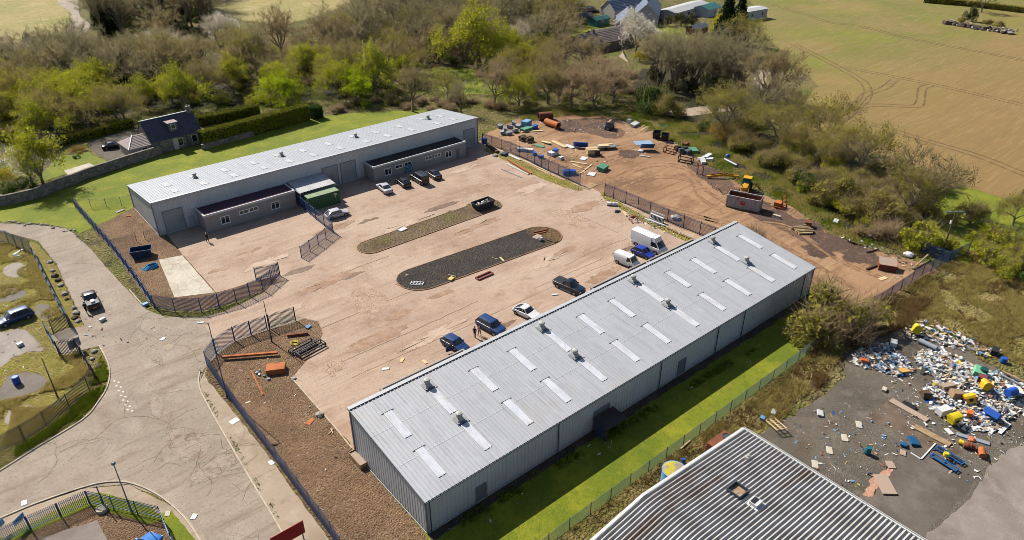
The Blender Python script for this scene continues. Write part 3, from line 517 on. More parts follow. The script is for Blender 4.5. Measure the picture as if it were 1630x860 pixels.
def warehouse(name, label, yl, yh, L, hl, hh, offices, doors, vents_x, sky_x, low_doors, pipes):
    sg = 1 if yh > yl else -1; W = abs(yh-yl)
    root = thing(name, label, 'warehouse')
    zf = lambda y: hl+(hh-hl)*(y-yl)*sg/W
    wl = MB()
    rib_wall(wl, (0, yl), (L, yl), 0, hl-.03, hl-.03, (0, -sg)); rib_wall(wl, (0, yh), (L, yh), 0, hh-.03, hh-.03, (0, sg))
    rib_wall(wl, (0, yl), (0, yh), 0, hl-.03, hh-.03, (-1, 0)); rib_wall(wl, (L, yl), (L, yh), 0, hl-.03, hh-.03, (1, 0))
    wl.build('wall', M['clad'], root)
    for x in (0, L):
        for y, h in ((yl, hl), (yh, hh)): tr = MB(); tr.bx(x-.09, x+.09, y-.09, y+.09, 0, h-.05); tr.build('corner_trim', M['gal'], root)
    ft = MB(); e = .07
    ft.bx(-e, L+e, yl-sg*e-.02, yl-sg*e+.02, .0, .14); ft.bx(-e-.02, -e+.02, min(yl, yh), max(yl, yh), .0, .14); ft.bx(-e, L+e, yh+sg*e-.02, yh+sg*e+.02, .0, .14)
    ft.build('base_flashing', M['white_trim'], root)
    rf = MB(); a, b = yl-sg*.18, yh+sg*.16
    rib_sheet(rf, -.14, L+.14, min(a, b), max(a, b), zf, .46)
    roof = rf.build('roof', M['roofa' if sg > 0 else 'roofb'], root)
    cp = MB(); k = (hh-hl)/W
    z = zf(yh); cp.box((L/2, yh+sg*.0, z+.06), (L+.34, .5, .03), 0, 0); cp.bx(-.17, L+.17, yh+sg*.25-.02, yh+sg*.25+.02, z-.2, z+.07)
    cp.build('ridge_capping', M['roofa'], roof)
    rg = MB(); yr = yh-sg*.34; rg.box((L/2, yr, zf(yr)+.018), (L, .1, .03)); rg.build('ridge_filler', M['darkgap'], roof)
    for x in (-.15, L+.15):
        vg = MB()
        vg.add([(x-.03, a, zf(a)-.14), (x+.03, a, zf(a)-.14), (x+.03, a, zf(a)+.06), (x-.03, a, zf(a)+.06), (x-.03, b, zf(b)-.14), (x+.03, b, zf(b)-.14), (x+.03, b, zf(b)+.06), (x-.03, b, zf(b)+.06)],
               [(0,1,2,3), (7,6,5,4), (0,4,5,1), (1,5,6,2), (2,6,7,3), (3,7,4,0)])
        vg.build('verge_flashing', M['gal'], roof)
    for v_ in (.34, .67):
        yy = yl+sg*W*v_; ls = MB(); ls.box((L/2, yy, zf(yy)+.004), (L+.2, .12, .012), 0, 0); ls.build('lap_seam', M['roofa'], roof)
    gt = MB(); yg = yl-sg*.24; gt.bx(-.16, L+.16, yg-.06, yg+.06, hl-.17, hl-.07); gt.build('gutter', M['clad_dark'], root)
    for x in pipes:
        dp = MB(); dp.tube((x, yl-sg*.13, 0), (x, yl-sg*.13, hl-.15), .06, n=6); dp.build('downpipe', M['clad_dark'], root)
    for x, vlo, vhi in sky_x:
        s = MB(); y0, y1 = sorted((yl+sg*vlo, yl+sg*vhi))
        rib_sheet(s, x-.48, x+.48, y0, y1, zf, .24, .028, .08, 0, .055)
        ytop = yl+sg*(vhi+.05); s.box((x, ytop, zf(ytop)+.05), (1.5, .06, .03), mi=1)  # dark bar paints the shadow line at the upper lap
        s.build('skylight', [M['skylight' if sg > 0 else 'skylight_old'], M['darkgap' if sg > 0 else 'skylight_old']], roof)
    for x, v in vents_x:
        y = yl+sg*v; z = zf(y); q = MB()
        q.loft([[(x+sx*s_, y+sy*s_, z+h_) for sx, sy in ((-1,-1),(1,-1),(1,1),(-1,1))] for s_, h_ in ((.42, -.05), (.42, .12), (.26, .42))])
        q.lathe([(.25, .40), (.25, .55), (.36, .60), (.4, .78), (.34, .92), (.12, 1.0)], (x, y, z), 12)
        q.bx(x-.6, x+.6, y-.62, y+.62, z-.02+.05, z+.085, 1)
        q.build('roof_ventilator', [M['vent'], M['gal']], roof)
    for x0, x1, h in doors:
        s = MB(); s.bx(x0, x1, yh+sg*.02-.04, yh+sg*.02+.04, .02, h); d = s.build('shutter_door', M['shutter'], root)
        f = MB(); yy = yh+sg*.05
        f.bx(x0-.14, x0-.005, yy-.07, yy+.07, 0, h+.12); f.bx(x1+.005, x1+.14, yy-.07, yy+.07, 0, h+.12); f.bx(x0, x1, yy-.07, yy+.07, h+.003, h+.12); f.build('frame', M['gal'], d)
    for x, wd, ht in low_doors:
        s = MB(); yy = yl-sg*.03; s.bx(x-wd/2, x+wd/2, yy-.03, yy+.03, .05, ht); d = s.build('door', M['door_dark'], root)
        f = MB(); yy = yl-sg*.08
        f.bx(x-wd/2-.1, x-wd/2-.003, yy-.05, yy+.05, 0, ht+.1); f.bx(x+wd/2+.003, x+wd/2+.1, yy-.05, yy+.05, 0, ht+.1); f.bx(x-wd/2, x+wd/2, yy-.05, yy+.05, ht+.003, ht+.1); f.build('frame', M['gal'], d)
    return root

XS = [3+5.7*k for k in range(12)]
skA = []; 
for k, x in enumerate(XS):
    skA.append((x, 7.3, 11.3)); 
    if k != 10: skA.append((x, 1.4, 5.4))
    else: skA.append((x, 1.4, 5.4))
A = warehouse('industrial_unit', 'long near grey warehouse with skylights running across the lower right foreground', 0, 14, 68.5, 4.58, 6.57, None,
    [(1.0, 4.2, 4.2), (19.5, 23, 4.2), (30, 34, 4.2), (64.6, 67.6, 4.2)], [(8.6, 12.1), (8.6, 6.2), (25.7, 12.2), (25.7, 6.3), (42.8, 12.5), (42.8, 6.4), (60.5, 12.5), (60.5, 6.4)], skA,
    [(6.6, 1.1, 2.1), (24, 2.4, 2.6), (38.5, 1.2, 2.3)], [.4, 17.2, 34.2, 45.5, 51.3, 66])
cw = lambda x: (x, 1.6, 1.45, 1.55, 1)
rw = lambda x: (x, 1.7, .78, 2.0, 1)
office(A, 6, 18, 14, 18.3, 3.15, 1, [cw(8.5), rw(12), rw(14)], [16.6], M['felt'], 1, 'rough_wall')
office(A, 40.8, 52.5, 14, 18.4, 3.15, 1, [cw(43), rw(46), rw(48)], [51], M['felt'], 1, 'rough_wall')
office(A, 53, 64, 14, 18.4, 3.15, 1, [cw(55), rw(58), rw(60)], [62.6], M['felt'], 1, 'rough_wall')
skB = []
for x in [5, 10, 15.6, 21.3, 26.4, 31.4, 37.1, 43.2, 48.1, 53.9, 60.5, 64.7]:
    skB.append((x, 4.6, 7.2) if x not in (10, 26.4, 43.2, 60.5) else (x, 3.6, 5.4)); skB.append((x, 9.6, 12.0))
B = warehouse('industrial_unit', 'long far grey warehouse beside the bright lawn with cars parked at its offices', 96, 81.5, 68.9, 4.57, 6.21, None,
    [(1.4, 4.5, 4.0), (31.2, 34.3, 4.1), (35.1, 38.2, 4.1), (65.2, 67.9, 4.0)], [(10.1, 6.2), (26.9, 6.4), (43.3, 6.3), (61.5, 6.2)], skB, [], [])
d = MB(); d.bx(5.3, 6.2, 81.4, 81.47, .05, 2.1); d.build('door', M['door_grey'], B)
office(B, 6.7, 23.3, 81.5, 77.2, 3.15, -1, [cw(10.1), rw(13.5), rw(15.3), cw(19.3)], [], M['felt_purple'], -1)
office(B, 40.1, 62.7, 81.5, 77.6, 3.15, -1, [cw(43.3), rw(45.9), rw(48.0), rw(53.1), rw(55.3), cw(58.1)], [60.5], M['felt'], -1)
# canopy between office and green container
cn = thing('canopy', 'white corrugated lean-to canopy over the green container against the far warehouse', 'canopy', (27.3, 78, 0))
m = MB(); rib_sheet(m, -3.5, 3.6, -2.1, 3.4, lambda y: 3.05+.07*(y+2.1), .3, .05, .14); m.build('roof_sheet', M['canopy'], cn)
m = MB(); m.bx(-3.55, -3.35, -2.15, 3.4, 2.8, 3.0); m.bx(3.45, 3.62, -2.15, 3.4, 2.8, 3.0); m.build('edge_beam', M['white_trim'], cn)
for x in (-3.45, 3.5):
    m = MB(); m.bar((x, -1.9, 0), (x, -1.9, 2.8), .1); m.build('post', M['gal'], cn)
def corrugate_box(mb, lx, ly, h, per=.28, dep=.04):
    for p0, p1, o in (((-lx/2,-ly/2),(lx/2,-ly/2),(0,-1)), ((lx/2,-ly/2),(lx/2,ly/2),(1,0)), ((lx/2,ly/2),(-lx/2,ly/2),(0,1)), ((-lx/2,ly/2),(-lx/2,-ly/2),(-1,0))):
        rib_wall(mb, p0, p1, .12, h-.1, h-.1, o, per, dep)
gc = thing('shipping_container', 'green steel shipping container with faded pale green roof under the white canopy', 'container', (27.3, 74.85, 0), R_(-1.5))
m = MB(); corrugate_box(m, 6.2, 2.44, 2.6); m.build('side_panel', M['cgreen'], gc)
m = MB(); rib_sheet(m, -3.1, 3.1, -1.22, 1.22, lambda y: 2.58, .3, .03, .12); m.build('top_panel', M['ctop'], gc)
m = MB()
for sx in (-1, 1):
    for sy in (-1, 1): m.bx(sx*3.05-.08, sx*3.05+.08, sy*1.19-.08, sy*1.19+.08, 0, 2.6)
for sy in (-1, 1): m.bx(-2.97, 2.97, sy*1.19-.07, sy*1.19+.07, 0, .14); m.bx(-2.97, 2.97, sy*1.19-.06, sy*1.19+.06, 2.48, 2.605)
m.build('corner_frame', M['cgreen'], gc)
m = MB(); m.bx(1.9, 2.5, -1.29, -1.27, 1.85, 2.25); m.bx(2.15, 2.3, -1.3, -1.272, 1.4, 1.82); m.build('data_plate', M['paint_white'], gc)

# bottom-right roof
C = thing('workshop_building', 'low building in the bottom right corner with weathered corrugated roof and open roof hatch', 'building', (0, 0, 0))
y1, xr, xe, ze, zr_ = -13.15, 15.7, 32.0, 4.0, 5.35
y0 = -60; xl = -2.0
def zc(x): return zr_-(zr_-ze)*(x-xr)/(xe-xr) if x > xr else zr_-(zr_-2.7)*(xr-x)/(xr-xl)
prof = []; per = .42; n = int((y1-y0)/per)
rows = []
for k in range(n):
    y = y1-.12-k*per
    for j in range(8):
        t = j/8; rows.append((y-t*per, .105*math.sin(2*math.pi*t)))
vs = []
XSS = [xl, (xl+xr)/2, xr-.7, xr, xr+.7, 20, 24, 28, xe]
for y, h in rows:
    for x in XSS: vs.append((x, y, zc(x)+h-(.06 if x == xr else 0)))
nx = len(XSS); fs = [(i*nx+j, i*nx+j+1, (i+1)*nx+j+1, (i+1)*nx+j) for i in range(len(rows)-1) for j in range(nx-1)]
m = MB(); m.add(vs, fs); croof = m.build('roof', M['asb'], C, smooth=True)
m = MB()
for a, b in ((xl, xr), (xr, xe)):
    m.bar((a, y1-.02, zc(a)+.06), (b, y1-.02, zc(b)+.06), .3, .12)
m.build('barge_board', M['white_trim'], croof)
m = MB(); m.bx(xe-.02, xe+.3, y0, y1+.12, ze-.12, ze-.08); m.bx(xe+.27, xe+.32, y0, y1+.12, ze-.08, ze+.06); m.bx(xe-.06, xe-.021, y0, y1+.12, ze-.12, ze+.1); m.build('gutter', M['white_trim'], C)
m = MB(); m.bx(xl+.3, xe-.3, y0, y1-.3, 0, 2.6); m.add([(xl+.3, y1-.31, 2.6), (xe-.3, y1-.31, 2.6), (xe-.3, y1-.31, ze-.1), (xr, y1-.31, zr_-.15), (xl+.3, y1-.31, 2.62)], [(0,1,2,3,4)])
m.bx(xe-.34, xe-.3, y0, y1-.3, 2.6, ze-.1); m.build('wall', M['rough_wall'], C)
hx, hy = 23.4, -18.3; hz = zc(hx)
m = MB(); a = .75
for q in ((-a, -a+.08, -a, a), (a-.08, a, -a, a), (-a+.08, a-.08, -a, -a+.08), (-a+.08, a-.08, a-.08, a)): m.bx(hx+q[0], hx+q[1], hy+q[2], hy+q[3], hz-.2, hz+.42)
hatch = m.build('roof_hatch', M['clad_dark'], croof)
m = MB(); m.bx(hx-a+.1, hx+a-.1, hy-a+.1, hy+a-.1, hz-.1, hz+.08); m.build('hatch_floor', M['wood'], hatch)
m = MB(); m.bx(hx-.7, hx+.7, -.7+hy-2.0, .7+hy-2.0, hz+.02, hz+.12); m.bx(hx-.5, hx+.5, hy-2.4, hy-1.6, hz+.12, hz+.45); m.bx(hx-.42, hx+.42, hy-2.1, hy-1.62, hz+.451, hz+.47, 1); m.build('roof_vent', [M['white_trim'], M['black']], croof)
m = MB(); m.lathe([(.3, 0), (.3, .3), (.14, .34), (.14, .5)], (28.3, -16.2, zc(28.3)), 10); m.build('roof_flue', M['vent'], croof)

# ---------------- cottage
def tiled(mb, p00, p10, p11, p01, rows, mi=0, step=.05):
    "stepped tile courses from eave (p00-p10) up to ridge (p01-p11)"
    p00, p10, p11, p01 = map(Vector, (p00, p10, p11, p01)); nrm = (p10-p00).cross(p01-p00).normalized()
    if nrm.z < 0: nrm = -nrm
    for k in range(rows):
        a, b = k/rows, (k+1)/rows
        l0, r0 = p00.lerp(p01, a), p10.lerp(p11, a); l1, r1 = p00.lerp(p01, b), p10.lerp(p11, b)
        mb.quad(l0+nrm*step, r0+nrm*step, r1, l1, mi); mb.quad(l0, r0, r0+nrm*step, l0+nrm*step, mi)
ct = thing('stone_cottage', 'old stone cottage with dark tiled roof and one dormer above the bright lawn', 'cottage', (16.4, 125.2, 0), R_(4.5))
hw, hd, he, hr = 5.6, 3.6, 2.9, 6.6
m = MB(); m.bx(-hw, hw, -hd, hd, 0, he)
for s in (-1, 1): m.add([(s*hw, -hd, he), (s*hw, hd, he), (s*hw, 0, hr), (s*(hw-.3), -hd, he), (s*(hw-.3), hd, he), (s*(hw-.3), 0, hr)], [(0,1,2), (3,5,4), (0,2,5,3), (1,4,5,2)])
cwall = m.build('wall', M['stone'], ct)
m = MB(); e = .2; kz = (hr-he)/hd
tiled(m, (-hw-.1, -hd-e, he-e*kz+.05), (hw+.1, -hd-e, he-e*kz+.05), (hw+.1, 0, hr+.05), (-hw-.1, 0, hr+.05), 15)
tiled(m, (hw+.1, hd+e, he-e*kz+.05), (-hw-.1, hd+e, he-e*kz+.05), (-hw-.1, 0, hr+.05), (hw+.1, 0, hr+.05), 15)
croof2 = m.build('roof', M['slate'], ct)
m = MB(); m.bar((-hw-.15, 0, hr+.1), (hw+.15, 0, hr+.1), .3, .12); m.build('ridge_tiles', M['white_trim'], croof2)
m = MB(); m.bx(hw-1.0, hw-.1, -.45, .45, hr-.5, hr+1.0); m.bx(hw-1.05, hw-.05, -.5, .5, hr+1.0, hr+1.12); ch = m.build('chimney', M['stone'], croof2)
m = MB(); m.lathe([(.16, 1.12), (.13, 1.5)], (hw-.55, 0, hr), 8); m.build('chimney_pot', M['teal'], ch)
m = MB(); m.bx(-.9, .9, -2.9, -.9, 3.9, 5.75); dm = m.build('dormer', M['slate_blue'], croof2)
m = MB(); m.box((0, -1.95, 5.83), (2.3, 2.4, .12)); m.build('dormer_roof', M['tile_pink'], dm)
def pane(parent, nm, x, y, z, wd, ht, mt): 
    f = MB(); f.bx(-wd/2-.08, wd/2+.08, -.04, .04, -ht/2-.08, ht/2+.08); o = f.build(nm, M['upvc'], parent, loc=(x, y, z)); g = MB(); g.bx(-wd/2, wd/2, -.05, -.041, -ht/2, ht/2); g.build('pane', mt, o); return o
pane(dm, 'dormer_window', 0, -2.93, 4.95, .8, .9, M['glass'])
for x in (0.6, 3.7): pane(ct, 'window', x, -hd-.03, 1.5, 1.0, 1.5, M['glass'])
m = MB(); m.bx(-1.0, .1-.03, -hd-.045, -hd-.02, .0, 2.6); m.build('whitewashed_panel', M['whitewash'], ct)
m = MB(); m.tube((2.1, -hd-.1, 0), (2.1, -hd-.1, he), .07); m.build('downpipe', M['clad_dark'], ct)
# hipped annex
m = MB(); m.bx(-hw-4.4, -hw-.02, -hd+.2, hd-.6, 0, 2.5); an = m.build('annex', M['harl'], ct)
ax0, ax1, ay0, ay1 = -hw-4.7, -hw, -hd-.1, hd-.3; mz = (ay0+ay1)/2
m = MB(); tiled(m, (ax0, ay0, 2.45), (ax1, ay0, 2.45), (ax1, mz, 4.2), (ax0+2.4, mz, 4.2), 9); tiled(m, (ax1, ay1, 2.45), (ax0, ay1, 2.45), (ax0+2.4, mz, 4.2), (ax1, mz, 4.2), 9); tiled(m, (ax0, ay1, 2.45), (ax0, ay0, 2.45), (ax0+2.4, mz, 4.2), (ax0+2.4, mz, 4.2), 9)
ar = m.build('annex_roof', M['tile_pink'], an)
m = MB(); m.bar((ax0, ay0, 2.5), (ax0+2.4, mz, 4.28), .16, .1); m.bar((ax0, ay1, 2.5), (ax0+2.4, mz, 4.28), .16, .1); m.build('hip_tiles', M['white_trim'], an)
pane(an, 'window', -hw-1.4, -hd+.17, 1.4, .9, 1.3, M['glass'])
# ---------------- far farm steading
def house(name, label, cat, px, z0, L, D, he, hr, rz, wm, rm, wins=3, chim=True, tile=8, extra=None):
    p = G(*px); t = thing(name, label, cat, (p.x, p.y, 0), R_(rz))
    m = MB(); m.bx(-L/2, L/2, -D/2, D/2, 0, he)
    for s in (-1, 1): m.add([(s*L/2, -D/2, he), (s*L/2, D/2, he), (s*L/2, 0, hr)], [(0,1,2)])
    m.build('wall', wm, t)
    m = MB(); e = .25; k = (hr-he)/(D/2)
    tiled(m, (-L/2-.2, -D/2-e, he-e*k+.06), (L/2+.2, -D/2-e, he-e*k+.06), (L/2+.2, 0, hr+.06), (-L/2-.2, 0, hr+.06), tile)
    tiled(m, (L/2+.2, D/2+e, he-e*k+.06), (-L/2-.2, D/2+e, he-e*k+.06), (-L/2-.2, 0, hr+.06), (L/2+.2, 0, hr+.06), tile)
    r = m.build('roof', rm, t)
    if chim: m = MB(); m.bx(-L*.2-.4, -L*.2+.4, -.4, .4, hr-.4, hr+.9); m.build('chimney', M['stone'], r)
    for i in range(wins): pane(t, 'window', -L/2+L*(i+.5)/wins, -D/2-.03, he*.55, 1.1, 1.2, M['glass'])
    return t
house('farmhouse', 'white walled farmhouse with blue slate roof, its near gable turned to the garden', 'house', (1030,30), 0, 26, 9, 3.4, 7.6, 38, M['whitewash'], M['slate_blue'], 5)
house('farmhouse_wing', 'pale slate roofed wing left of the white farmhouse', 'house', (992,24), 0, 17, 8, 3.0, 6.2, -4, M['whitewash'], M['slate_blue'], 3, False)
house('farmhouse_wing', 'dark slate gabled wing in front of the white farmhouse', 'house', (998,44), 0, 15, 8, 2.8, 6.0, 42, M['whitewash'], M['slate_blue'], 2, False)
house('stone_barn', 'long low barn with mottled old roof behind the white blossom tree', 'barn', (958,76), 0, 22, 8, 2.8, 5.6, -3, M['stone'], M['oldroof'], 2)
house('outbuilding', 'narrow old sheet roofed outbuilding behind the stone barn', 'outbuilding', (972,60), 0, 20, 5, 2.4, 3.6, -3, M['stone'], M['oldroof'], 2, False)
house('garden_shed', 'teal garden shed on the lawn left of the farm', 'shed', (953,40), 0, 7.5, 4, 2.4, 3.2, 0, M['teal'], M['teal'], 1, False)
house('garden_shed', 'small grey roofed shed left of the teal shed', 'shed', (926,36), 0, 8, 4.5, 2.2, 3.4, -8, M['stone'], M['slate'], 1, False)
house('outbuilding', 'flat white garage range behind the farm conifers', 'outbuilding', (1088,24), 0, 26, 8, 3.0, 3.8, 8, M['whitewash'], M['canopy'], 4, False)
house('outbuilding', 'pale green shed right of the white garage range', 'outbuilding', (1124,24), 0, 10, 7, 3.0, 4.2, 8, M['door_grey'], M['teal'], 1, False)
house('summer_house', 'blue roofed timber summer house on the farm garden lawn', 'shed', (1109,54), 0, 8, 4, 2.4, 3.4, 4, M['rust'], M['slate_blue'], 1, False)
house('portable_cabin', 'white flat roofed cabin at the corner of the field', 'cabin', (1194,30), 0, 12, 6, 3.6, 4.0, -4, M['door_grey'], M['white_trim'], 2, False)
house('bungalow', 'dark brown roofed bungalow among trees beside the lane', 'bungalow', (1168,106), 0, 11, 8, 2.4, 4.8, -12, M['harl'], M['felt'], 2, False)
def recenter(root, loc):
    root.location = loc
    for ch in root.children: ch.location = ch.location - Vector(loc)
recenter(A, (34.2, 7, 0)); recenter(B, (34.4, 88.7, 0)); recenter(C, (15.7, -36, 0))
# ================================================================ FENCES, WALLS, POLES
M['pal'] = mat('palisade_steel', c(78,104,150), .5, [(c(64,86,126), 1.5, .45, .65, .7)], metal=.3)  # blue of sky light on the shaded side is mixed into the steel colour
M['pal_dark'] = mat('dark_palisade_steel', c(62,66,76), .6, metal=.2)
M['wire'] = mat('green_mesh_wire', c(118,142,122), .6)
M['wire_grey'] = mat('grey_mesh_wire', c(120,126,124), .6)
M['woodpost'] = mat('post_wood', c(128,104,78), .95, [(c(96,78,60), 3, .45, .65, .7)])

def palisade(label, pts, h=2.4, cat='fence', name='palisade_fence', sp=.155, m=None, world=False, pw=.068, post=2.75, group=None, dz=0.0):
    m = m or M['pal']
    P = [Vector((*(p if world else G2(p)), 0)) for p in pts]
    base = P[0].copy(); root = thing(name, label, cat, base, 0, group)
    seg = []
    for i in range(len(P)-1):
        L = (P[i+1]-P[i]).length; k = max(1, round(L/post))
        for j in range(k): seg.append((P[i].lerp(P[i+1], j/k)-base, P[i].lerp(P[i+1], (j+1)/k)-base))
    for a, b in seg:
        d = (b-a); L = d.length; d.normalize(); n = Vector((-d.y, d.x, 0)); mb = MB()
        for z in (.35, h-.35): mb.bar(a+Vector((0,0,z)), b+Vector((0,0,z)), .04, .06)
        k = max(1, round(L/sp))
        for j in range(k):
            p = a+d*(L*(j+.5)/k)+n*.035; x = d*pw/2; q = n*.012
            vs = [p-x+Vector((0,0,.06)), p+q*0+x+Vector((0,0,.06)), p+x+Vector((0,0,h-.12)), p+Vector((0,0,h+.03)), p-x+Vector((0,0,h-.12))]
            vs2 = [v+q for v in vs]
            mb.add(vs+vs2, [(0,1,2,3,4), (9,8,7,6,5), (0,5,6,1), (1,6,7,2), (4,9,5,0)])
        mb.build('pale_panel', m, root)
    for p in [s[0] for s in seg]+[seg[-1][1]]:
        mb = MB(); mb.box(p+Vector((0,0,h/2)), (.09,.07,h), 0); mb.build('post', m, root)
    return root
def chainlink(label, pts, h=1.8, m=None, post=3.0, cell=.16, world=False, r=.007, postm=None, name='chain_link_fence', group=None, posts=None):
    m = m or M['wire']; P = [Vector((*(p if world else G2(p)), 0)) for p in pts]
    base = P[0].copy(); root = thing(name, label, 'fence', base, 0, group); seg = []
    for i in range(len(P)-1):
        L = (P[i+1]-P[i]).length; k = max(1, round(L/post))
        for j in range(k): seg.append((P[i].lerp(P[i+1], j/k)-base, P[i].lerp(P[i+1], (j+1)/k)-base))
    for a, b in seg:
        d = b-a; L = d.length; d.normalize(); mb = MB(); n = Vector((-d.y, d.x, 0))*r; H = h-.08
        k = int((L+H)/cell)
        for sg in (1, -1):
            for j in range(-int(H/cell)-1, int(L/cell)+1):
                s0 = j*cell; t0, t1 = max(0, -s0), min(H, L-s0)
                if t1-t0 < .05: continue
                q0, q1 = ((s0+t0, t0), (s0+t1, t1)) if sg == 1 else ((L-s0-t0, t0), (L-s0-t1, t1))
                p0 = a+d*q0[0]+Vector((0,0,q0[1]+.04)); p1 = a+d*q1[0]+Vector((0,0,q1[1]+.04)); e = d*r
                mb.add([p0-e, p0+e, p1+e, p1-e, p0+n, p0-n, p1-n, p1+n], [(0,1,2,3), (4,5,6,7)])
        mb.bar(a+Vector((0,0,h-.05)), b+Vector((0,0,h-.05)), .02)
        mb.build('mesh_panel', m, root)
    for p in [s[0] for s in seg]+[seg[-1][1]]:
        mb = MB(); mb.box(p+Vector((0,0,h/2+.03)), (.07,.07,h+.06)); mb.build('post', postm or M['woodpost'], root)
    return root
palisade('tall palisade fence between the potholed road and the concrete pad, curving to the yard gate', [(121,333),(150,366),(181,401),(223,458),(241,485),(246,491),(279,497),(321,497),(377,482),(419,463),(446,439)])
palisade('grey palisade gate leaf swung open beside the concrete pad', [(446,439),(408,447)], name='palisade_gate', cat='gate')
chainlink('wire mesh fence from the road corner round the back of the far warehouse', [G2((121,333)), (-1.5,98.5), (20,98.6), (45,98.8), (70,99)], 1.8, M['wire_grey'], world=True, postm=M['pal'], cell=.25)
chainlink('low mesh fence across the gravel west of the far warehouse', [(179,394),(218,385)], 1.6, M['pal'], postm=M['pal'], cell=.12)
chainlink('low mesh fence joining the far warehouse corner to its gravel plot gate', [(231,381),(258,372)], 1.5, M['pal'], postm=M['pal'], cell=.12)
palisade('grey palisade fence running from the green container out into the yard', [(476,327),(503,350),(531,372)])
palisade('palisade gate leaf standing open at the end of the container fence', [(531,372),(507,391),(480,411)], name='palisade_gate', cat='gate', h=2.2)
palisade('tall palisade fence along the footpath, turning round the brown gravel strip to the yard gate', [(560,905),(529,856),(477,785),(426,716),(394,674),(360,627),(330,583),(345,563),(374,543),(426,525)])
palisade('dark palisade gate leaf open beside the black bench frames', [(430,524),(471,511)], name='palisade_gate', cat='gate', m=M['pal_dark'])
palisade('old palisade fence along the weedy verge left of the road', [(-30,384),(14,387),(52,404),(75,450),(95,490),(113,521)])
palisade('palisade gate leaf open on the verge side of the left site entrance', [(112,522),(86,533)], name='palisade_gate', cat='gate', m=M['pal_dark'])
palisade('palisade gate leaf folded across the left site entrance', [(76,534),(95,566)], name='palisade_gate', cat='gate')
palisade('short palisade run beside the pale box south of the left site entrance', [(95,567),(125,562)], m=M['pal_dark'])
palisade('palisade fence curving round the left site corner above the side road', [(127,562),(151,603),(143,624),(112,652),(75,680),(40,702),(-20,733)], m=M['pal_dark'])
palisade('palisade fence round the plot at the bottom left corner', [(-20,878),(0,867),(144,803),(258,828),(276,870),(300,930)], h=2.0)
palisade('palisade fence between the far warehouse end and the dirt yard entrance', [(768,229),(813,244),(840,256),(873,273),(905,287),(923,296)], h=2.6)
palisade('palisade fence between the white van and the dirt yard', [(962,312),(976,317),(1015,333),(1034,341),(1062,353),(1113,374),(1160,392)], h=2.6)
palisade('leaning pale steel fence climbing between the dirt yard and the grassy bank', [(1372,500),(1400,485),(1433,463),(1467,440),(1510,418),(1540,404)], h=2.2)
palisade('short palisade fence under the twin arm pole at the dirt yard corner', [(1460,401),(1484,410),(1508,419)], h=2.2)
chainlink('green wire fence on wooden posts along the grass strip south of the near warehouse', [(-6,-8.9),(10.9,-8.5),(34.5,-8.3),(55.6,-8.0),(66,-7.8)], 1.7, world=True, cell=.13, r=.011)

def wall_run(label, pts, h=1.6, t=.45):
    P = [Vector((*G2(p), 0)) for p in pts]; o = MB()
    rows = []
    for i, p in enumerate(P):
        d = (P[min(i+1, len(P)-1)]-P[max(i-1, 0)]).normalized(); n = Vector((-d.y, d.x, 0))*t/2
        rows.append([p-n-P[0], p+n-P[0], p+n-P[0]+Vector((0,0,h)), p-n-P[0]+Vector((0,0,h))])
    o.loft(rows); root = thing('stone_wall', label, 'wall', P[0]); o.build('masonry', M['stone'], root)
    m = MB(); rows = [[r[3]+(r[3]-r[2])*.1+Vector((0,0,.003)), r[2]+(r[2]-r[3])*.1+Vector((0,0,.003)), r[2]+(r[2]-r[3])*.1+Vector((0,0,.15)), r[3]+(r[3]-r[2])*.1+Vector((0,0,.15))] for r in rows]
    m.loft(rows); m.build('coping', M['stone'], root)
wall_run('old rubble stone wall between the cottage garden and the bright lawn', [(-20,332),(12,327),(60,316),(140,284),(200,264),(258,246)], 1.9)
wall_run('stub of rubble wall turning the corner at the left end of the garden wall', [(-30,318),(10,326)], 1.7)
wall_run('pale broken garden wall in front of the dark clipped hedge', [(322,239),(350,231),(404,217)], 1.1)

def street_lamp(label, base, h, arm, adir, m=None, head=True):
    p = G(*base); t = thing('street_lamp', label, 'lamp post', (p.x, p.y, 0)); m = m or M['gal']
    o = MB(); o.tube((0,0,0), (0,0,1.2), .1, n=8); o.tube((0,0,1.2), (0,0,h), .07, .045, n=8); o.build('pole', m, t)
    if arm:
        o = MB(); a = Vector((math.cos(adir), math.sin(adir), 0)); o.tube((0,0,h-.02), a*arm+Vector((0,0,h+.15)), .04); o.build('arm', m, t)
        o = MB(); o.box(a*(arm+.3)+Vector((0,0,h+.17)), (.75,.28,.14), adir); o.build('lamp_head', M['white_trim'], t, bevel=.03)
    elif head:
        o = MB(); o.lathe([(.06, h), (.2, h+.08), (.22, h+.22), (.1, h+.3)], n=10); o.build('lamp_head', M['clad_dark'], t)
    return t
street_lamp('tall grey street lamp on the footpath beside the gravel strip', (362,634), 11.0, .5, R_(150), M['pal'])
street_lamp('blue grey street lamp inside the bottom left palisade plot', (210,816), 6.6, 0, 0)
street_lamp('thin dark post between the gate leaves beside the black bench frames', (433,545), 6.6, 0, 0, M['pal_dark'], False)
street_lamp('brown weathered post on the weedy left site', (92,633), 6.0, 0, 0, M['woodpost'], False)
street_lamp('short blue grey post against the fence of the bottom left plot', (166,806), 2.9, 0, 0, M['pal'], False)
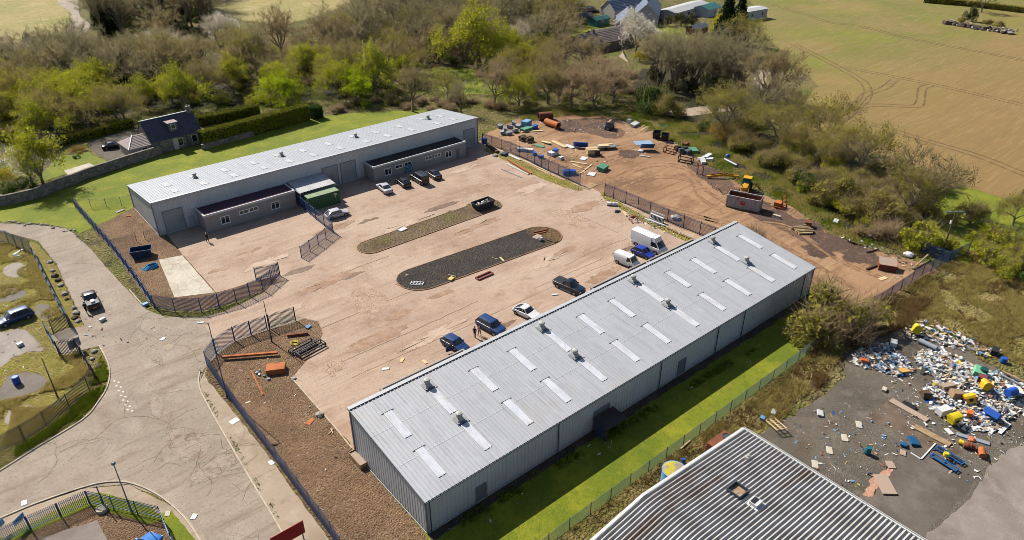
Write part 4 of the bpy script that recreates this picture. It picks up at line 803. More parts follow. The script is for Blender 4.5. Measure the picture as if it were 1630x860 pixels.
def telegraph(label, base, h, arm):
    p = G(*base); t = thing('telegraph_pole', label, 'pole', (p.x, p.y, 0)); o = MB(); o.tube((0,0,0), (0,0,h), .15, .1, 8); o.build('pole', M['woodpost'], t)
    if arm:
        o = MB(); o.box((0,.1,h-.1), (3.0,.16,.16), -R_(40)); o.build('crossarm', M['gal'], t)
        for s in (-1.2, -.5, .5, 1.2): o = MB(); o.tube((s*math.cos(-R_(40)), .1+s*math.sin(-R_(40)), h-.02), (s*math.cos(-R_(40)), .1+s*math.sin(-R_(40)), h+.28), .05, n=6); o.build('insulator', M['teal'], t)
        o = MB(); o.tube((0,.2,h-2.2), (.3,.3,h-1.7), .16); o.build('switch_box', M['white_trim'], t)
telegraph('wooden pole with a pale crossarm rising from the shrubs beside the grassy bank', (1499,404), 7.6, True)
telegraph('plain wooden pole at the far right edge of the field', (1624,318), 4.5, False)

# ================================================================ VEHICLES
M['tyre'] = mat('tyre_rubber', (.016,.016,.016,1), .9); M['rim'] = mat('alloy_rim', c(170,172,176), .4, metal=.5)
M['lampw'] = mat('headlamp_lens', c(220,225,230), .15); M['lampr'] = mat('tail_lamp_lens', c(190,20,24), .2); M['platey'] = mat('yellow_plate', c(220,180,40), .5)
CARP = dict(silver=paint('silver_car_paint', 205,203,212), black=paint('black_car_paint', 22,24,30), dark=paint('charcoal_car_paint', 40,44,54), white=paint('white_van_paint', 240,240,240, .35), blue=paint('blue_car_paint', 34,64,170), navy=paint('navy_car_paint', 30,64,116), steel=paint('steel_blue_car_paint', 42,82,128), bright=paint('bright_blue_car_paint', 60,130,214), green=paint('blue_black_pickup_paint', 18,34,54))
def lerp_tab(tab, x):
    for (x0, v0), (x1, v1) in zip(tab, tab[1:]):
        if x <= x1: return v0+(v1-v0)*max(0, (x-x0))/(x1-x0)
    return tab[-1][1]
def car(label, cat, kind, colour, pos, head, name='parked_car', L=4.3, W=1.78, H=1.48, group=None, extra=None):
    t = thing(name, label, cat, (pos[0], pos[1], .05), head, group); cp = CARP[colour]
    h = L/2; gc = .22
    S = { # (hood front, cowl x, roof front, roof rear, tail base) as fraction of L from the front ; belt, hood, boot heights
     'hatch': (.27,.41,.80,.97,.93,.74,.92), 'sedan': (.27,.42,.68,.86,.92,.74,.96), 'estate': (.26,.40,.88,.985,.93,.76,.93), 'suv': (.24,.36,.88,.985,1.05,.95,1.05),
     'pickup': (.27,.37,.56,.63,1.08,1.0,1.08), 'van': (.10,.22,.30,.31,1.12,.92,1.12), 'smallvan': (.17,.30,.40,.41,1.05,.86,1.05), 'boxy': (.30,.35,.97,.99,1.12,1.05,1.12), 'beetle': (.30,.44,.66,.93,.92,.78,.86)}[kind]
    cowl, rf, rr, tb, belt, hood, boot = S
    X = lambda f: h-f*L
    body_h = [(0, hood-.22), (.03, hood-.06), (cowl*.6, hood+.02), (cowl, belt), (.5, belt), (tb-.02, belt if kind != 'sedan' else boot), (.97, boot-.05), (1, boot-.2)]
    if kind in ('van', 'smallvan'): body_h = [(0, hood-.3), (.03, hood-.1), (cowl, belt), (rf+.06, belt), (1, belt)]
    wt = [(0, .78), (.03, .92), (.1, 1), (.9, 1), (.97, .95), (1, .86)]
    zb = [(0, gc+.12), (.04, gc), (.96, gc), (1, gc+.14)]
    rings = []
    for f in [0, .012, .03, .06, .1, .15, cowl*.75, cowl, .4, .5, .6, .7, .8, .88, .94, .97, .99, 1]:
        x = X(f); zt = lerp_tab(body_h, f); b = lerp_tab(zb, f); hwid = W/2*lerp_tab(wt, f)
        rings.append([(x, sy*yy*hwid, z) for yy, z, sy in ((.86, b, -1), (.97, b+.12, -1), (1, b+(zt-b)*.55, -1), (.965, zt-.05, -1), (.88, zt, -1), (.88, zt, 1), (.965, zt-.05, 1), (1, b+(zt-b)*.55, 1), (.97, b+.12, 1), (.86, b, 1))])
    m = MB(); m.loft(sorted(rings, key=lambda r: r[0][0])); m.build('body', cp, t, smooth=True)
    # cabin
    hw0, hw1 = W/2*.9, W/2*(.74 if kind not in ('van', 'boxy', 'smallvan') else .82)
    def rect(x0, x1, hw, z, r=.12): return [(x0+r, -hw, z), (x1-r*1.2, -hw, z), (x1, -hw+r*1.6, z), (x1, hw-r*1.6, z), (x1-r*1.2, hw, z), (x0+r, hw, z), (x0, hw-r*1.6, z), (x0, -hw+r*1.6, z)]
    xa, xb, xc, xd = X(tb), X(rr), X(rf), X(cowl)
    if kind in ('van', 'smallvan'):
        # glazed cab + panelled load body
        xl = X(.42 if kind == 'smallvan' else .36); m = MB()
        m.loft([rect(xl, xd, hw0, belt-.04), rect(xl, xc, hw1+.02, min(H-.06, belt+.86))]); gl = m.build('cab_windows', M['glass'], t, smooth=True)
        rb = X(.995); m = MB()
        hwv = W/2*.97
        m.loft([[(xx, -a*hwv, z) for a, z in ((1, belt-.1), (.97, H*.72), (.88, H-.08), (.78, H), (-.78, H), (-.88, H-.08), (-.97, H*.72), (-1, belt-.1))] for xx in (rb, rb+.06, xl)] )
        m.build('load_body', cp, t, smooth=True)
        m = MB(); zt = min(H-.06, belt+.86); m.loft([rect(xl-.04, xc+.08, hw1+.05, zt-.03), rect(xl-.04, xc-.25 if H > 2 else xc, hw1+.0, H)]); m.build('cab_roof', cp, t, smooth=True)
        for sy in (-1, 1):
            m = MB(); m.bar((xd-.02, sy*hw0*.96, belt), (xc, sy*hw1*.97, min(H-.06, belt+.86)), .12, .12); m.build('pillar', cp, t)
    else:
        m = MB(); m.loft([rect(xa, xd, hw0, belt-.03), rect(xb, xc, hw1, H-.05)]); m.build('windows', M['glass'], t, smooth=True)
        m = MB(); m.loft([rect(xb-.04, xc+.06, hw1+.035, H-.075), rect(xb-.02, xc+.03, hw1+.01, H-.03), rect(xb+.12, xc-.15, hw1*.86, H)]); rf_ = m.build('roof', cp, t, smooth=True)
        for sy in (-1, 1):
            m = MB()
            for f0, f1 in ((0, 0), (.36, .36), (.66, .66), (1, 1)):
                if kind == 'pickup' and f0 == .66: continue
                q0 = Vector((xd-.08+(xa-xd+.16)*f0, sy*(hw0+.002), belt-.03)); q1 = Vector((xc-.08+(xb-xc+.16)*f1, sy*(hw1+.004), H-.06)); m.bar(q0, q1, .1 if f0 not in (.36, .66) else .06, .05)
            m.build('pillar', cp, t)
        if kind in ('suv', 'estate', 'boxy') and extra != 'plain':
            for sy in (-1, 1): m = MB(); m.bar((xb+.2, sy*hw1*.86, H+.03), (xc-.3, sy*hw1*.86, H+.03), .04); m.build('roof_rail', M['gal'], rf_)
    if kind == 'pickup':
        m = MB(); x0, x1 = X(.985), X(.655); hh = W/2*.86
        if extra == 'cover': m.box(((x0+x1)/2, 0, belt+.03), (x1-x0, hh*2+.08, .06)); m.build('tonneau_cover', M['black'], t, bevel=.02)
        else:
            m.bx(x0, x1, -hh+.1, hh-.1, belt-.02, belt+.012, 1); 
            for q in ((x0, x0+.1, -hh, hh), (x1-.1, x1, -hh, hh), (x0+.1, x1-.1, -hh, -hh+.1), (x0+.1, x1-.1, hh-.1, hh)): m.bx(*q, belt-.02, belt+.1)
            m.build('load_bed', [cp, M['black']], t)
            m = MB(); m.bx(x0+.4, x1-.5, -.25, .2, belt+.015, belt+.3); m.build('load', M['white_trim'], t)
    wr = .33 if kind in ('hatch', 'sedan', 'estate', 'beetle') else (.38 if kind in ('suv', 'pickup', 'boxy') else .35)
    fx, rx = X(.19), X(.80)
    for x in (fx, rx):
        for sy in (-1, 1):
            m = MB(); m.tube((x, sy*(W/2+.01), wr-.05), (x, sy*(W/2-.2), wr-.05), wr, n=18); wh = m.build('wheel', M['tyre'], t)
            m = MB(); m.tube((x, sy*(W/2+.018), wr-.05), (x, sy*(W/2-.05), wr-.05), wr*.62, n=14); m.build('rim', M['rim'], wh)
    m = MB()
    for x in (fx, rx):
        for sy in (-1, 1): 
            pts = [(x+(wr+.07)*math.cos(a), sy*(W/2-.002), max(.2, wr-.05+(wr+.07)*math.sin(a))) for a in [math.pi*k/10 for k in range(11)]]
            m.add(pts+[(p[0], sy*(W/2-.16), p[2]) for p in pts], [tuple(range(11)), tuple(range(21, 10, -1))]+[(i, i+1, 12+i, 11+i) for i in range(10)])
    m.build('wheel_arches', M['black'], t)
    hz = hood-.24
    for sy in (-1, 1):
        m = MB(); m.box((h-.07, sy*W/2*.64, hz), (.14, .36, .15)); m.build('headlight', M['lampw'], t, bevel=.03)
        m = MB(); m.box((-h+.05, sy*W/2*.72, boot-.27), (.14, .22, .2 if kind not in ('suv', 'van', 'smallvan', 'boxy') else .4)); m.build('tail_light', M['lampr'], t, bevel=.03)
        m = MB(); m.box((xd-.28, sy*(W/2+.09), belt+.07), (.16, .2, .14)); m.build('wing_mirror', cp, t, bevel=.03)
    m = MB(); m.bx(h-.03, h+.015, -W*.26, W*.26, gc+.12, hood-.32); m.build('grille', M['black'], t)
    m = MB(); m.bx(-h-.02, -h+.03, -.27, .27, gc+.28, gc+.4); m.build('number_plate', M['platey'], t)
    if kind in ('van', 'smallvan', 'pickup', 'suv'):
        for sy in (-1, 1): m = MB(); m.bar((fx-.5, sy*(W/2+.0), gc+.04), (rx+.5, sy*(W/2+.0), gc+.04), .08, .1); m.build('side_sill', M['black' if kind != 'pickup' else 'gal'], t)
    return t
def wheelpos(rear, front, side, W):
    r = G(*rear); f = G(*front); d = (f-r).normalized(); mid = (r+f)/2
    n = Vector((-d.y, d.x, 0))
    mid = mid + n*(W/2 if side == 'R' else -W/2)
    return (mid.x, mid.y), math.atan2(d.y, d.x)
def park(label, cat, kind, colour, rear, front, side, name='parked_car', W=1.78, **k):
    p, a = wheelpos(rear, front, side, W); return car(label, cat, kind, colour, p, a, name, W=W, **k)
CG = None
park('silver saloon car at the left end of the row outside the far offices', 'car', 'sedan', 'silver', (612.3,311.2), (598.6,299.8), 'L', L=4.7, H=1.46)
park('black hatchback between the silver saloon and the boxy four by four', 'car', 'hatch', 'black', (641.8,301), (629.6,291.6), 'L', L=4.2)
park('boxy black four by four with pale roof parked outside the far offices', 'off-road car', 'boxy', 'dark', (669.3,296.2), (653.8,286.8), 'L', name='four_by_four', L=4.9, W=1.9, H=2.0)
park('dark saloon at the right end of the row outside the far offices', 'car', 'sedan', 'dark', (691,288), (677,279), 'L', L=4.5)
park('silver hatchback parked between the green container and the yard fence', 'car', 'hatch', 'silver', (528.5,351), (552,344.5), 'R', L=4.3)
park('tall white panel van nose-in to the near warehouse', 'van', 'van', 'white', (1012,392), (1042,405.5), 'R', name='panel_van', L=6.6, W=2.0, H=2.65)
park('small royal blue car between the two white vans', 'car', 'hatch', 'blue', (1010,407), (1026,413.5), 'R', L=4.0, W=1.72)
park('small white van left of the royal blue car', 'van', 'smallvan', 'white', (984.7,421.8), (1001,428.5), 'R', name='small_van', L=4.3, W=1.75, H=1.85)
park('black double cab pickup with covered bed, parked alone by the near warehouse', 'pickup truck', 'pickup', 'green', (886.5,459.5), (913,471.5), 'R', name='pickup_truck', L=5.2, W=1.85, H=1.78, extra='cover')
park('white rounded hatchback at the edge of the near warehouse roof', 'car', 'beetle', 'white', (822,502.5), (841,511.5), 'R', L=4.2)
park('navy sport utility car with two people beside it', 'car', 'suv', 'navy', (760,522), (788,537.5), 'R', L=4.6, W=1.85, H=1.68)
dcar = park('navy hatchback with its near door open, closest to the gravel strip', 'car', 'hatch', 'navy', (704.5,551), (729,565), 'R', L=4.3, W=1.76)
m = MB(); m.box((.35,-.95-.42,.62), (.06,.95,.72), R_(-20)); m.box((.37,-1.35,1.16), (.04,.8,.36), R_(-20), 1); m.build('open_door', [CARP['navy'], M['glass']], dcar)
park('dark pickup with open bed stopped on the grey road', 'pickup truck', 'pickup', 'dark', (140,495.5), (132.5,478.5), 'L', name='pickup_truck', L=5.0, W=1.85, H=1.75)
park('steel blue estate car on the weedy left site', 'car', 'estate', 'steel', (47.4,508), (9.8,522), 'L', L=4.7, H=1.6)
p = G(226,884); car('bright blue car in the bottom left plot, partly out of the picture', 'car', 'hatch', 'bright', (p.x, p.y), R_(30))
p = G(180,236); car('dark car on the cottage drive beside the annex', 'car', 'sedan', 'black', (p.x, p.y), R_(-10))
p = G(943,20); car('dark car parked beside the far sheds at the farm', 'car', 'estate', 'black', (p.x, p.y), R_(-20), L=5.5, W=2.1, H=2)
# ================================================================ TREES AND PLANTS
LK = 1.62
def lf(n, a, b, dark=.6, thin=.42): return mat(n, c(*a, LK), .9, [(c(*b, LK), .9, .42, .62, .9), (c(a[0]*dark, a[1]*dark, a[2]*dark, LK), 2.6, .52, .7, .6)], vary=c(a[0]*.84, a[1]*.88, a[2]*.84, LK), spec=.1, thin=thin)
M['bark'] = mat('bark', c(160,142,116), 1, [(c(112,96,78), 1.5, .45, .65, .8), (c(164,148,126), 4, .55, .72, .7)])
M['twig_brown'] = lf('brown_twigs', (172,152,110), (126,108,76), .55)
M['twig_grey'] = lf('grey_twigs', (170,156,120), (126,114,84), .55)
M['twig_pink'] = lf('pinkish_twigs', (178,154,122), (146,122,94), .7)
M['leaf_spring'] = lf('spring_leaves', (182,176,48), (154,160,38))
M['leaf_olive'] = lf('olive_leaves', (164,152,70), (142,136,48))
M['leaf_bright'] = lf('bright_leaves', (176,188,24), (150,172,20))
M['leaf_dark'] = lf('dark_evergreen_leaves', (44,60,34), (30,44,26))
M['leaf_hedge'] = lf('hedge_leaves', (148,142,36), (120,118,28), thin=.06)
M['leaf_laurel'] = lf('laurel_leaves', (74,100,40), (56,82,32))
M['leaf_gold'] = lf('golden_leaves', (196,182,24), (170,160,20))
M['leaf_amber'] = lf('amber_leaves', (182,146,60), (160,130,54))
M['blossom'] = lf('white_blossom', (236,226,212), (214,200,184), .8)
M['twig_blossom'] = lf('pale_blossom_twigs', (206,192,172), (180,164,142), .8)
M['bramble'] = lf('bramble_twigs', (120,96,62), (98,76,50), .7)

def tri_cards(rng, P, D, wd):
    "thin triangles from P along D"
    R = rng.normal(size=P.shape); Pn = np.cross(D, R); Pn /= (np.linalg.norm(Pn, axis=1, keepdims=True)+1e-9); Pn *= (wd/2)
    return np.stack([P-Pn, P+Pn, P+D], 1).reshape(-1, 3)
def quad_cards(rng, P, size):
    n = len(P); a = rng.normal(size=(n, 3)); a /= np.linalg.norm(a, axis=1, keepdims=True); b = np.cross(a, rng.normal(size=(n, 3))); b /= np.linalg.norm(b, axis=1, keepdims=True)
    s = (size*rng.uniform(.6, 1.3, n))[:, None]/2; a = a*s; b = b*s*.75
    return np.stack([P-a, P-b, P+a, P+b], 1).reshape(-1, 3)
def skeleton(rng, h, spread, fork=.3, limbs=6, up=.55, stems=1):
    mb = MB(); tips = []
    def branch(p, d, L, r, lev):
        k = 3 if lev < 2 else 2; q = p
        for i in range(k):
            d = (d + Vector(rng.normal(0, .16, 3)) + Vector((0, 0, .05))).normalized(); e = q+d*L/k
            rr = r*(1-.28*(i+1)/k*1.6); mb.tube(q, e, r if i == 0 else r0, rr, 5 if lev < 2 else 4, cap=False); r0 = rr; 
            if lev >= 1: tips.append((e, d, lev))
            q = e
            if lev < 3 and i > 0:
                for _ in range(2 if lev < 2 else 1):
                    a = rng.uniform(0, 2*math.pi); s = d.orthogonal().normalized(); s = Matrix.Rotation(a, 3, d) @ s
                    nd = (d*.75+s*rng.uniform(.5, .95)+Vector((0, 0, .12))).normalized(); branch(q, nd, L*rng.uniform(.48, .68), rr*.62, lev+1)
        tips.append((q, d, lev))
    for s in range(stems):
        off = Vector((rng.normal(0, .25*(stems > 1)), rng.normal(0, .25*(stems > 1)), 0)); r = h*.026+.06
        top = Vector((rng.normal(0, .02)*h, rng.normal(0, .02)*h, h*fork))+off*2
        mb.tube(off, top, r*1.25, r*.85, 7, cap=False)
        n = limbs if stems == 1 else max(2, limbs//stems+1)
        for i in range(n):
            a = 2*math.pi*(i+rng.uniform(-.3, .3))/n+s; u = rng.uniform(up-.15, up+.25); d = Vector((math.cos(a)*(1-u)*spread, math.sin(a)*(1-u)*spread, u)).normalized()
            branch(top-Vector((0, 0, rng.uniform(0, h*fork*.35))), d, h*(1-fork)*rng.uniform(.5, .72), r*.6, 0)
    return mb, tips
def tree_proto(name, seed, h, spread, twig=None, leaf=None, nt=2200, nl=0, tw=1.1, ls=.3, wd=.05, ivy=0, **kw):
    rng = np.random.default_rng(seed); mb, tips = skeleton(rng, h, spread, **kw)
    root = bpy.data.objects.new(name, None); COL.objects.link(root)
    mb.build('trunk', M['bark'], root)
    T = np.array([t[0] for t in tips]); D = np.array([t[1] for t in tips]); lev = np.array([t[2] for t in tips], float)
    wgt = (lev+.4)**1.2; wgt /= wgt.sum()
    V = []; mi = []
    if nt:
        i = rng.choice(len(T), nt, p=wgt); d = D[i]+rng.normal(0, .55, (nt, 3)); d[:, 2] += .15; d /= np.linalg.norm(d, axis=1, keepdims=True); L = tw*rng.uniform(.5, 1.3, nt)[:, None]; d = d*L
        P = T[i]+rng.normal(0, .12, (nt, 3)); a = tri_cards(rng, P, d, wd); V.append(a)
        f = rng.uniform(.3, .9, nt)[:, None]; d2 = d*.6+rng.normal(0, .35*tw, (nt, 3)); b = tri_cards(rng, P+d*f, d2, wd*.7); V.append(b)
        ends = np.concatenate([P+d, P+d*f+d2]); tv = np.concatenate(V)
        npmesh('twigs', tv, 3, M[twig], root)
    else: ends = T
    if nl:
        i = rng.integers(0, len(ends), nl); cl = ends[i]+rng.normal(0, .22+.02*h, (nl, 3))
        n3 = np.array([noise.noise(Vector(p)*.55) for p in cl]); keep = n3 > -.12
        npmesh('crown', quad_cards(rng, cl[keep], ls), 4, M[leaf], root)
    if ivy:
        z = rng.uniform(.3, h*.6, ivy); r = (.25+.55*np.sqrt(rng.uniform(0, 1, ivy)))*(1-.5*z/h/.6); a = rng.uniform(0, 6.283, ivy)
        npmesh('ivy', quad_cards(rng, np.stack([r*np.cos(a), r*np.sin(a), z], 1), .4), 4, M['leaf_dark'], root)
    return root
def bush_proto(name, seed, h, rad, leaf, n=2600, ls=.28, twig='twig_brown', ntw=900, lumps=9):
    rng = np.random.default_rng(seed); root = bpy.data.objects.new(name, None); COL.objects.link(root)
    mb = MB()
    for i in range(7):
        a = rng.uniform(0, 6.28); mb.tube((0, 0, 0), (math.cos(a)*rad*.5, math.sin(a)*rad*.5, h*.6), .06, .025, 4, cap=False)
    mb.build('stems', M['bark'], root)
    C_ = np.stack([rng.normal(0, rad*.48, lumps), rng.normal(0, rad*.48, lumps), rng.uniform(.3, .8, lumps)*h], 1); R = rng.uniform(.32, .6, lumps)*rad
    C_[:, 2] *= 1-.35*np.linalg.norm(C_[:, :2], axis=1)/rad
    i = rng.integers(0, lumps, n); d = rng.normal(size=(n, 3)); d /= np.linalg.norm(d, axis=1, keepdims=True); P = C_[i]+d*(R[i]*rng.uniform(.35, 1.05, n)**.6)[:, None]*np.array([1, 1, .8*h/max(rad*1.6, .1)])
    P[:, 2] = np.abs(P[:, 2])*.98+.05; keep = np.array([noise.noise(Vector(p)*.8) for p in P]) > -.2
    npmesh('foliage', quad_cards(rng, P[keep], ls), 4, M[leaf], root)
    if ntw:
        i = rng.integers(0, lumps, ntw); d = rng.normal(size=(ntw, 3)); d[:, 2] = np.abs(d[:, 2])+.3; d /= np.linalg.norm(d, axis=1, keepdims=True)
        npmesh('twigs', tri_cards(rng, C_[i]+rng.normal(0, .2*rad, (ntw, 3)), d*(R[i]*rng.uniform(.7, 1.5, ntw))[:, None], .05), 3, M[twig], root)
    return root
def conifer_proto(name, seed, h, rad, leaf, n=4200, col=False):
    rng = np.random.default_rng(seed); root = bpy.data.objects.new(name, None); COL.objects.link(root)
    mb = MB(); mb.tube((0, 0, 0), (0, 0, h*.95), .22, .03, 6, cap=False); mb.build('trunk', M['bark'], root)
    z = (1-rng.uniform(0, 1, n)**(.62))*h*.94+h*.05; t = (z/h); R = rad*(1-t)**.8 if not col else rad*np.minimum(1, (1-t)*3)*np.minimum(1, t*4+.4)
    a = rng.uniform(0, 6.283, n); lay = np.sin(a*5+z*2.6)*.5+.5; r = R*np.sqrt(rng.uniform(.12, 1, n))*(.66+.4*lay)
    P = np.stack([r*np.cos(a), r*np.sin(a), z-r*.25], 1); P[:, 2] = np.maximum(P[:, 2], .2)
    npmesh('foliage', quad_cards(rng, P, .42), 4, M[leaf], root); return root

PR = {}
def protos(key, fn, count, *a, **k): PR[key] = [fn(*((a[0], 100*len(PR)+s)+a[1:]), **k) for s in range(count)]
protos('bare', tree_proto, 5, 'bare_tree', 11.0, 1.25, 'twig_brown', None, nt=1500, wd=.1)
protos('baregrey', tree_proto, 4, 'bare_tree', 12.0, 1.1, 'twig_grey', None, nt=1500, fork=.3, wd=.1)
protos('poplar', tree_proto, 4, 'bare_tree', 13.0, .45, 'twig_grey', None, nt=1900, fork=.07, up=.84, limbs=9, wd=.08)
protos('ivy', tree_proto, 3, 'ivy_clad_tree', 11.0, 1.0, 'twig_grey', None, nt=1200, ivy=2200, wd=.08)
protos('budding', tree_proto, 4, 'budding_tree', 9.0, 1.2, 'twig_brown', 'leaf_olive', nt=1700, nl=4200, ls=.28)
protos('spring', tree_proto, 4, 'leafy_tree', 8.0, 1.3, 'twig_brown', 'leaf_spring', fork=.22, nt=900, nl=7500, ls=.34)
protos('bright', tree_proto, 3, 'leafy_tree', 6.5, 1.2, 'twig_brown', 'leaf_bright', nt=500, nl=9000, ls=.3, fork=.2)
protos('blossom', tree_proto, 2, 'blossom_tree', 8.0, 1.3, 'twig_blossom', 'blossom', nt=1800, nl=8000, ls=.3)
protos('palebare', tree_proto, 3, 'pale_twig_tree', 9.0, 1.4, 'twig_blossom', None, nt=2600)
protos('pinkbare', tree_proto, 3, 'bare_tree', 9.0, 1.2, 'twig_pink', None, nt=2000, wd=.08)
protos('conifer', conifer_proto, 3, 'conifer', 12.0, 3.0, 'leaf_dark')
protos('evergreen', bush_proto, 3, 'evergreen_tree', 7.5, 2.6, 'leaf_dark', n=3000, ls=.35, lumps=12)
protos('scrub', bush_proto, 4, 'shrub', 3.4, 2.4, 'leaf_olive', n=2600, ntw=1200)
protos('greenbush', bush_proto, 3, 'shrub', 3.2, 2.3, 'leaf_spring', n=2800, ntw=500)
protos('laurel', bush_proto, 3, 'shrub', 3.2, 2.3, 'leaf_laurel', n=3000, ntw=300)
protos('bramble', bush_proto, 3, 'bramble_bush', 1.6, 2.2, 'bramble', n=1500, ntw=1800, ls=.2, twig='twig_pink')
protos('amber', bush_proto, 1, 'shrub', 4.5, 3.0, 'leaf_amber', n=3000, ntw=900)
protos('gold', bush_proto, 1, 'shrub', 5.0, 2.2, 'leaf_gold', n=2600, ntw=200)
_used = set(); _rt = random.Random(5)
def plant(key, px, label, cat, s=1.0, sz=1.0, group=None, var=None):
    L = PR[key]; pr = L[var % len(L)] if var is not None else _rt.choice(L)
    p = G(*px) if not isinstance(px, Vector) else px
    if pr.name not in _used: _used.add(pr.name); o = pr
    else: o = copy_tree(pr)
    o.location = (p.x, p.y, 0); o.rotation_euler = (0, 0, _rt.uniform(0, 6.28)); o.scale = (s, s, s*sz); return tag(o, label, cat, group)
# ---- single trees one can point to
plant('scrub', (1318,520), 'large olive green shrub against the far end of the near warehouse', 'shrub', 2.1, .95, var=0)
plant('scrub', (1300,545), 'lower dark shrub between the big olive shrub and the wire fence', 'shrub', 1.2, .9, var=1)
plant('bramble', (1345,530), 'brown bramble tangle beside the leaning fence', 'bramble', 1.6, 1.3)
plant('bare', (1466,336), 'broad bare tree standing above the shrubs at the field edge', 'tree', 1.12, .95, var=1)
plant('budding', (1440,345), 'budding tree leaning against the broad bare tree at the field edge', 'tree', .9)
plant('palebare', (1350,270), 'pale twigged tree at the field edge left of the broad bare tree', 'tree', .8)
for i, (x, y, k, s, l) in enumerate([(1180,235,'scrub',1.2,'grey green shrub at the back corner of the dirt yard'), (1232,268,'scrub',1.3,'round olive shrub right behind the yellow digger'), (1285,300,'laurel',1.3,'dark green shrub behind the rusty loader frame'), (1335,330,'scrub',1.9,'biggest olive shrub on the edge of the dark burnt soil'), (1390,350,'scrub',1.7,'olive shrub left of the grey twig thicket'), (1410,375,'bramble',1.5,'grey twig thicket beside the dirt yard corner'), (1470,392,'greenbush',1.5,'bright green shrub under the twin arm pole'), (1545,360,'scrub',1.3,'rounded shrub right of the twin arm pole'), (1590,395,'greenbush',1.3,'bright green shrub at the right edge of the bank'), (1625,420,'greenbush',1.2,'green shrub touching the right picture edge'), (1612,360,'budding',.6,'small budding tree at the right picture edge'), (1160,222,'amber',1.1,'amber shrub at the back of the dirt yard'), (1260,250,'budding',.7,'budding tree over the shrubs by the field'), (1300,262,'budding',.75,'budding tree between the olive shrubs and the field'), (1130,205,'laurel',.9,'dark low shrub below the amber shrub')]):
    plant(k, (x, y), l, 'tree' if k == 'budding' else 'shrub', s)
plant('laurel', (1035,175), 'big rounded grey green tree at the back of the dirt yard', 'tree', 1.8, 1.5, var=0)
plant('scrub', (1060,186), 'olive shrub right of the big rounded tree', 'shrub', 1.4, 1.2)
for i, (x, y) in enumerate([(910,172), (945,175), (975,165), (890,166), (965,150), (935,158)]): plant('pinkbare', (x, y), 'pinkish bare tree in the clump behind the dirt yard', 'tree', 1.0, 1, 'pinkish bare trees behind the dirt yard')
for i in range(12): plant('poplar', (1040+i*11+(i % 3)*3, 128+(i % 4)*7), 'upright bare tree in the tight dark thicket before the bungalow', 'tree', .95, .95, 'upright thicket trees')
plant('blossom', (1012,86), 'white blossom tree in front of the farm', 'tree', 1.35, 1.0)
plant('conifer', (1150,86), 'tallest dark conifer at the farm', 'conifer', 2.0, .85, var=0)
plant('conifer', (1172,70), 'second tall conifer right of the tallest farm conifer', 'conifer', 1.6, .9, var=1)
plant('gold', (1138,58), 'yellow shrub beside the tallest farm conifer', 'shrub', 1.3, 1.6)
plant('budding', (1180,92), 'olive tree below the white field cabin', 'tree', 1.25)
plant('evergreen', (1100,84), 'dark evergreen beside the summer house', 'tree', .8)
plant('evergreen', (1142,96), 'dark evergreen below the tallest farm conifer', 'tree', 1.05)
plant('evergreen', (1048,92), 'dark evergreen right of the white blossom tree', 'tree', 1.0)
for x in (1064, 1084, 1076, 1100): plant('evergreen', (x, 42 if x != 1076 else 40), 'dark evergreen in the screen behind the farm lawn', 'tree', .75, 1, 'evergreen screen behind the farm lawn')
plant('gold', (1018,98), 'golden shrub below the white blossom tree', 'shrub', .9)
plant('bare', (1215,170), 'tall bare tree at the left corner of the field', 'tree', 1.25, var=2)
plant('bare', (1235,160), 'bare tree just right of the tall one at the field corner', 'tree', 1.0, var=3)
plant('baregrey', (1205,190), 'bare tree beside the lane below the field corner', 'tree', .95)
plant('budding', (1172,205), 'budding tree at the bend of the lane', 'tree', .9)
plant('bare', (1255,180), 'small bare tree in the hedge corner of the field', 'tree', .6)
plant('bright', (567,163), 'small round vivid green tree behind the bright lawn', 'tree', 1.0, var=0)
plant('bright', (450,168), 'round vivid green tree behind the end of the clipped hedge', 'tree', 1.1, var=1)
plant('spring', (545,155), 'yellow green tree left of the small vivid green tree', 'tree', .95)
plant('spring', (600,150), 'yellow green tree right of the small vivid green tree', 'tree', 1.2)
plant('spring', (758,112), 'large yellow green tree at the top of the clearing', 'tree', 1.75, 1.0, var=2)
plant('spring', (790,112), 'lower green tree right of the large yellow green one', 'tree', 1.2)
plant('bare', (657,178), 'spreading bare tree beside the end of the bright lawn', 'tree', .95, var=0)
plant('budding', (712,160), 'small budding tree standing in the clearing', 'tree', .72)
plant('pinkbare', (788,168), 'pinkish bare tree at the right of the clearing', 'tree', 1.05)
plant('poplar', (735,180), 'slim bare tree behind the end of the far warehouse', 'tree', .55)
plant('budding', (872,165), 'olive twigged tree behind the rusty pipes', 'tree', .95)
plant('spring', (826,168), 'pale green tree left of the olive twigged tree', 'tree', .8)
plant('spring', (70,296), 'feathery green tree over the stone garden wall', 'tree', 1.0, 1.15, var=0)
plant('blossom', (52,292), 'pale blossom tree left of the feathery green tree', 'tree', .75)
plant('gold', (12,298), 'yellow green bush inside the garden wall at the left edge', 'shrub', .9)
plant('laurel', (30,310), 'dark bush against the garden wall', 'shrub', 1.1, 1.1)
plant('amber', (128,240), 'low reddish hedge bush beside the cottage drive', 'shrub', .6, .5)
plant('laurel', (122,252), 'small round clipped bush on the garden lawn', 'shrub', .28)
for x, y, s, l in [(205,128,1.0,'black green evergreen in the left wood behind the cottage'), (55,90,.95,'dark evergreen left of the lane'), (100,130,.9,'dark evergreen below the lane'), (220,105,1.1,'tall dark evergreen above the cottage wood')]: plant('evergreen', (x, y), l, 'tree', s, 1.2)
for i, (x, y) in enumerate([(158,46), (170,56), (182,52)]): plant('conifer', (x, y), ['blue green conifer where the lane meets the plantation', 'dark conifer second from the lane', 'dark conifer third from the lane'][i], 'conifer', 1.0, 1, var=i)
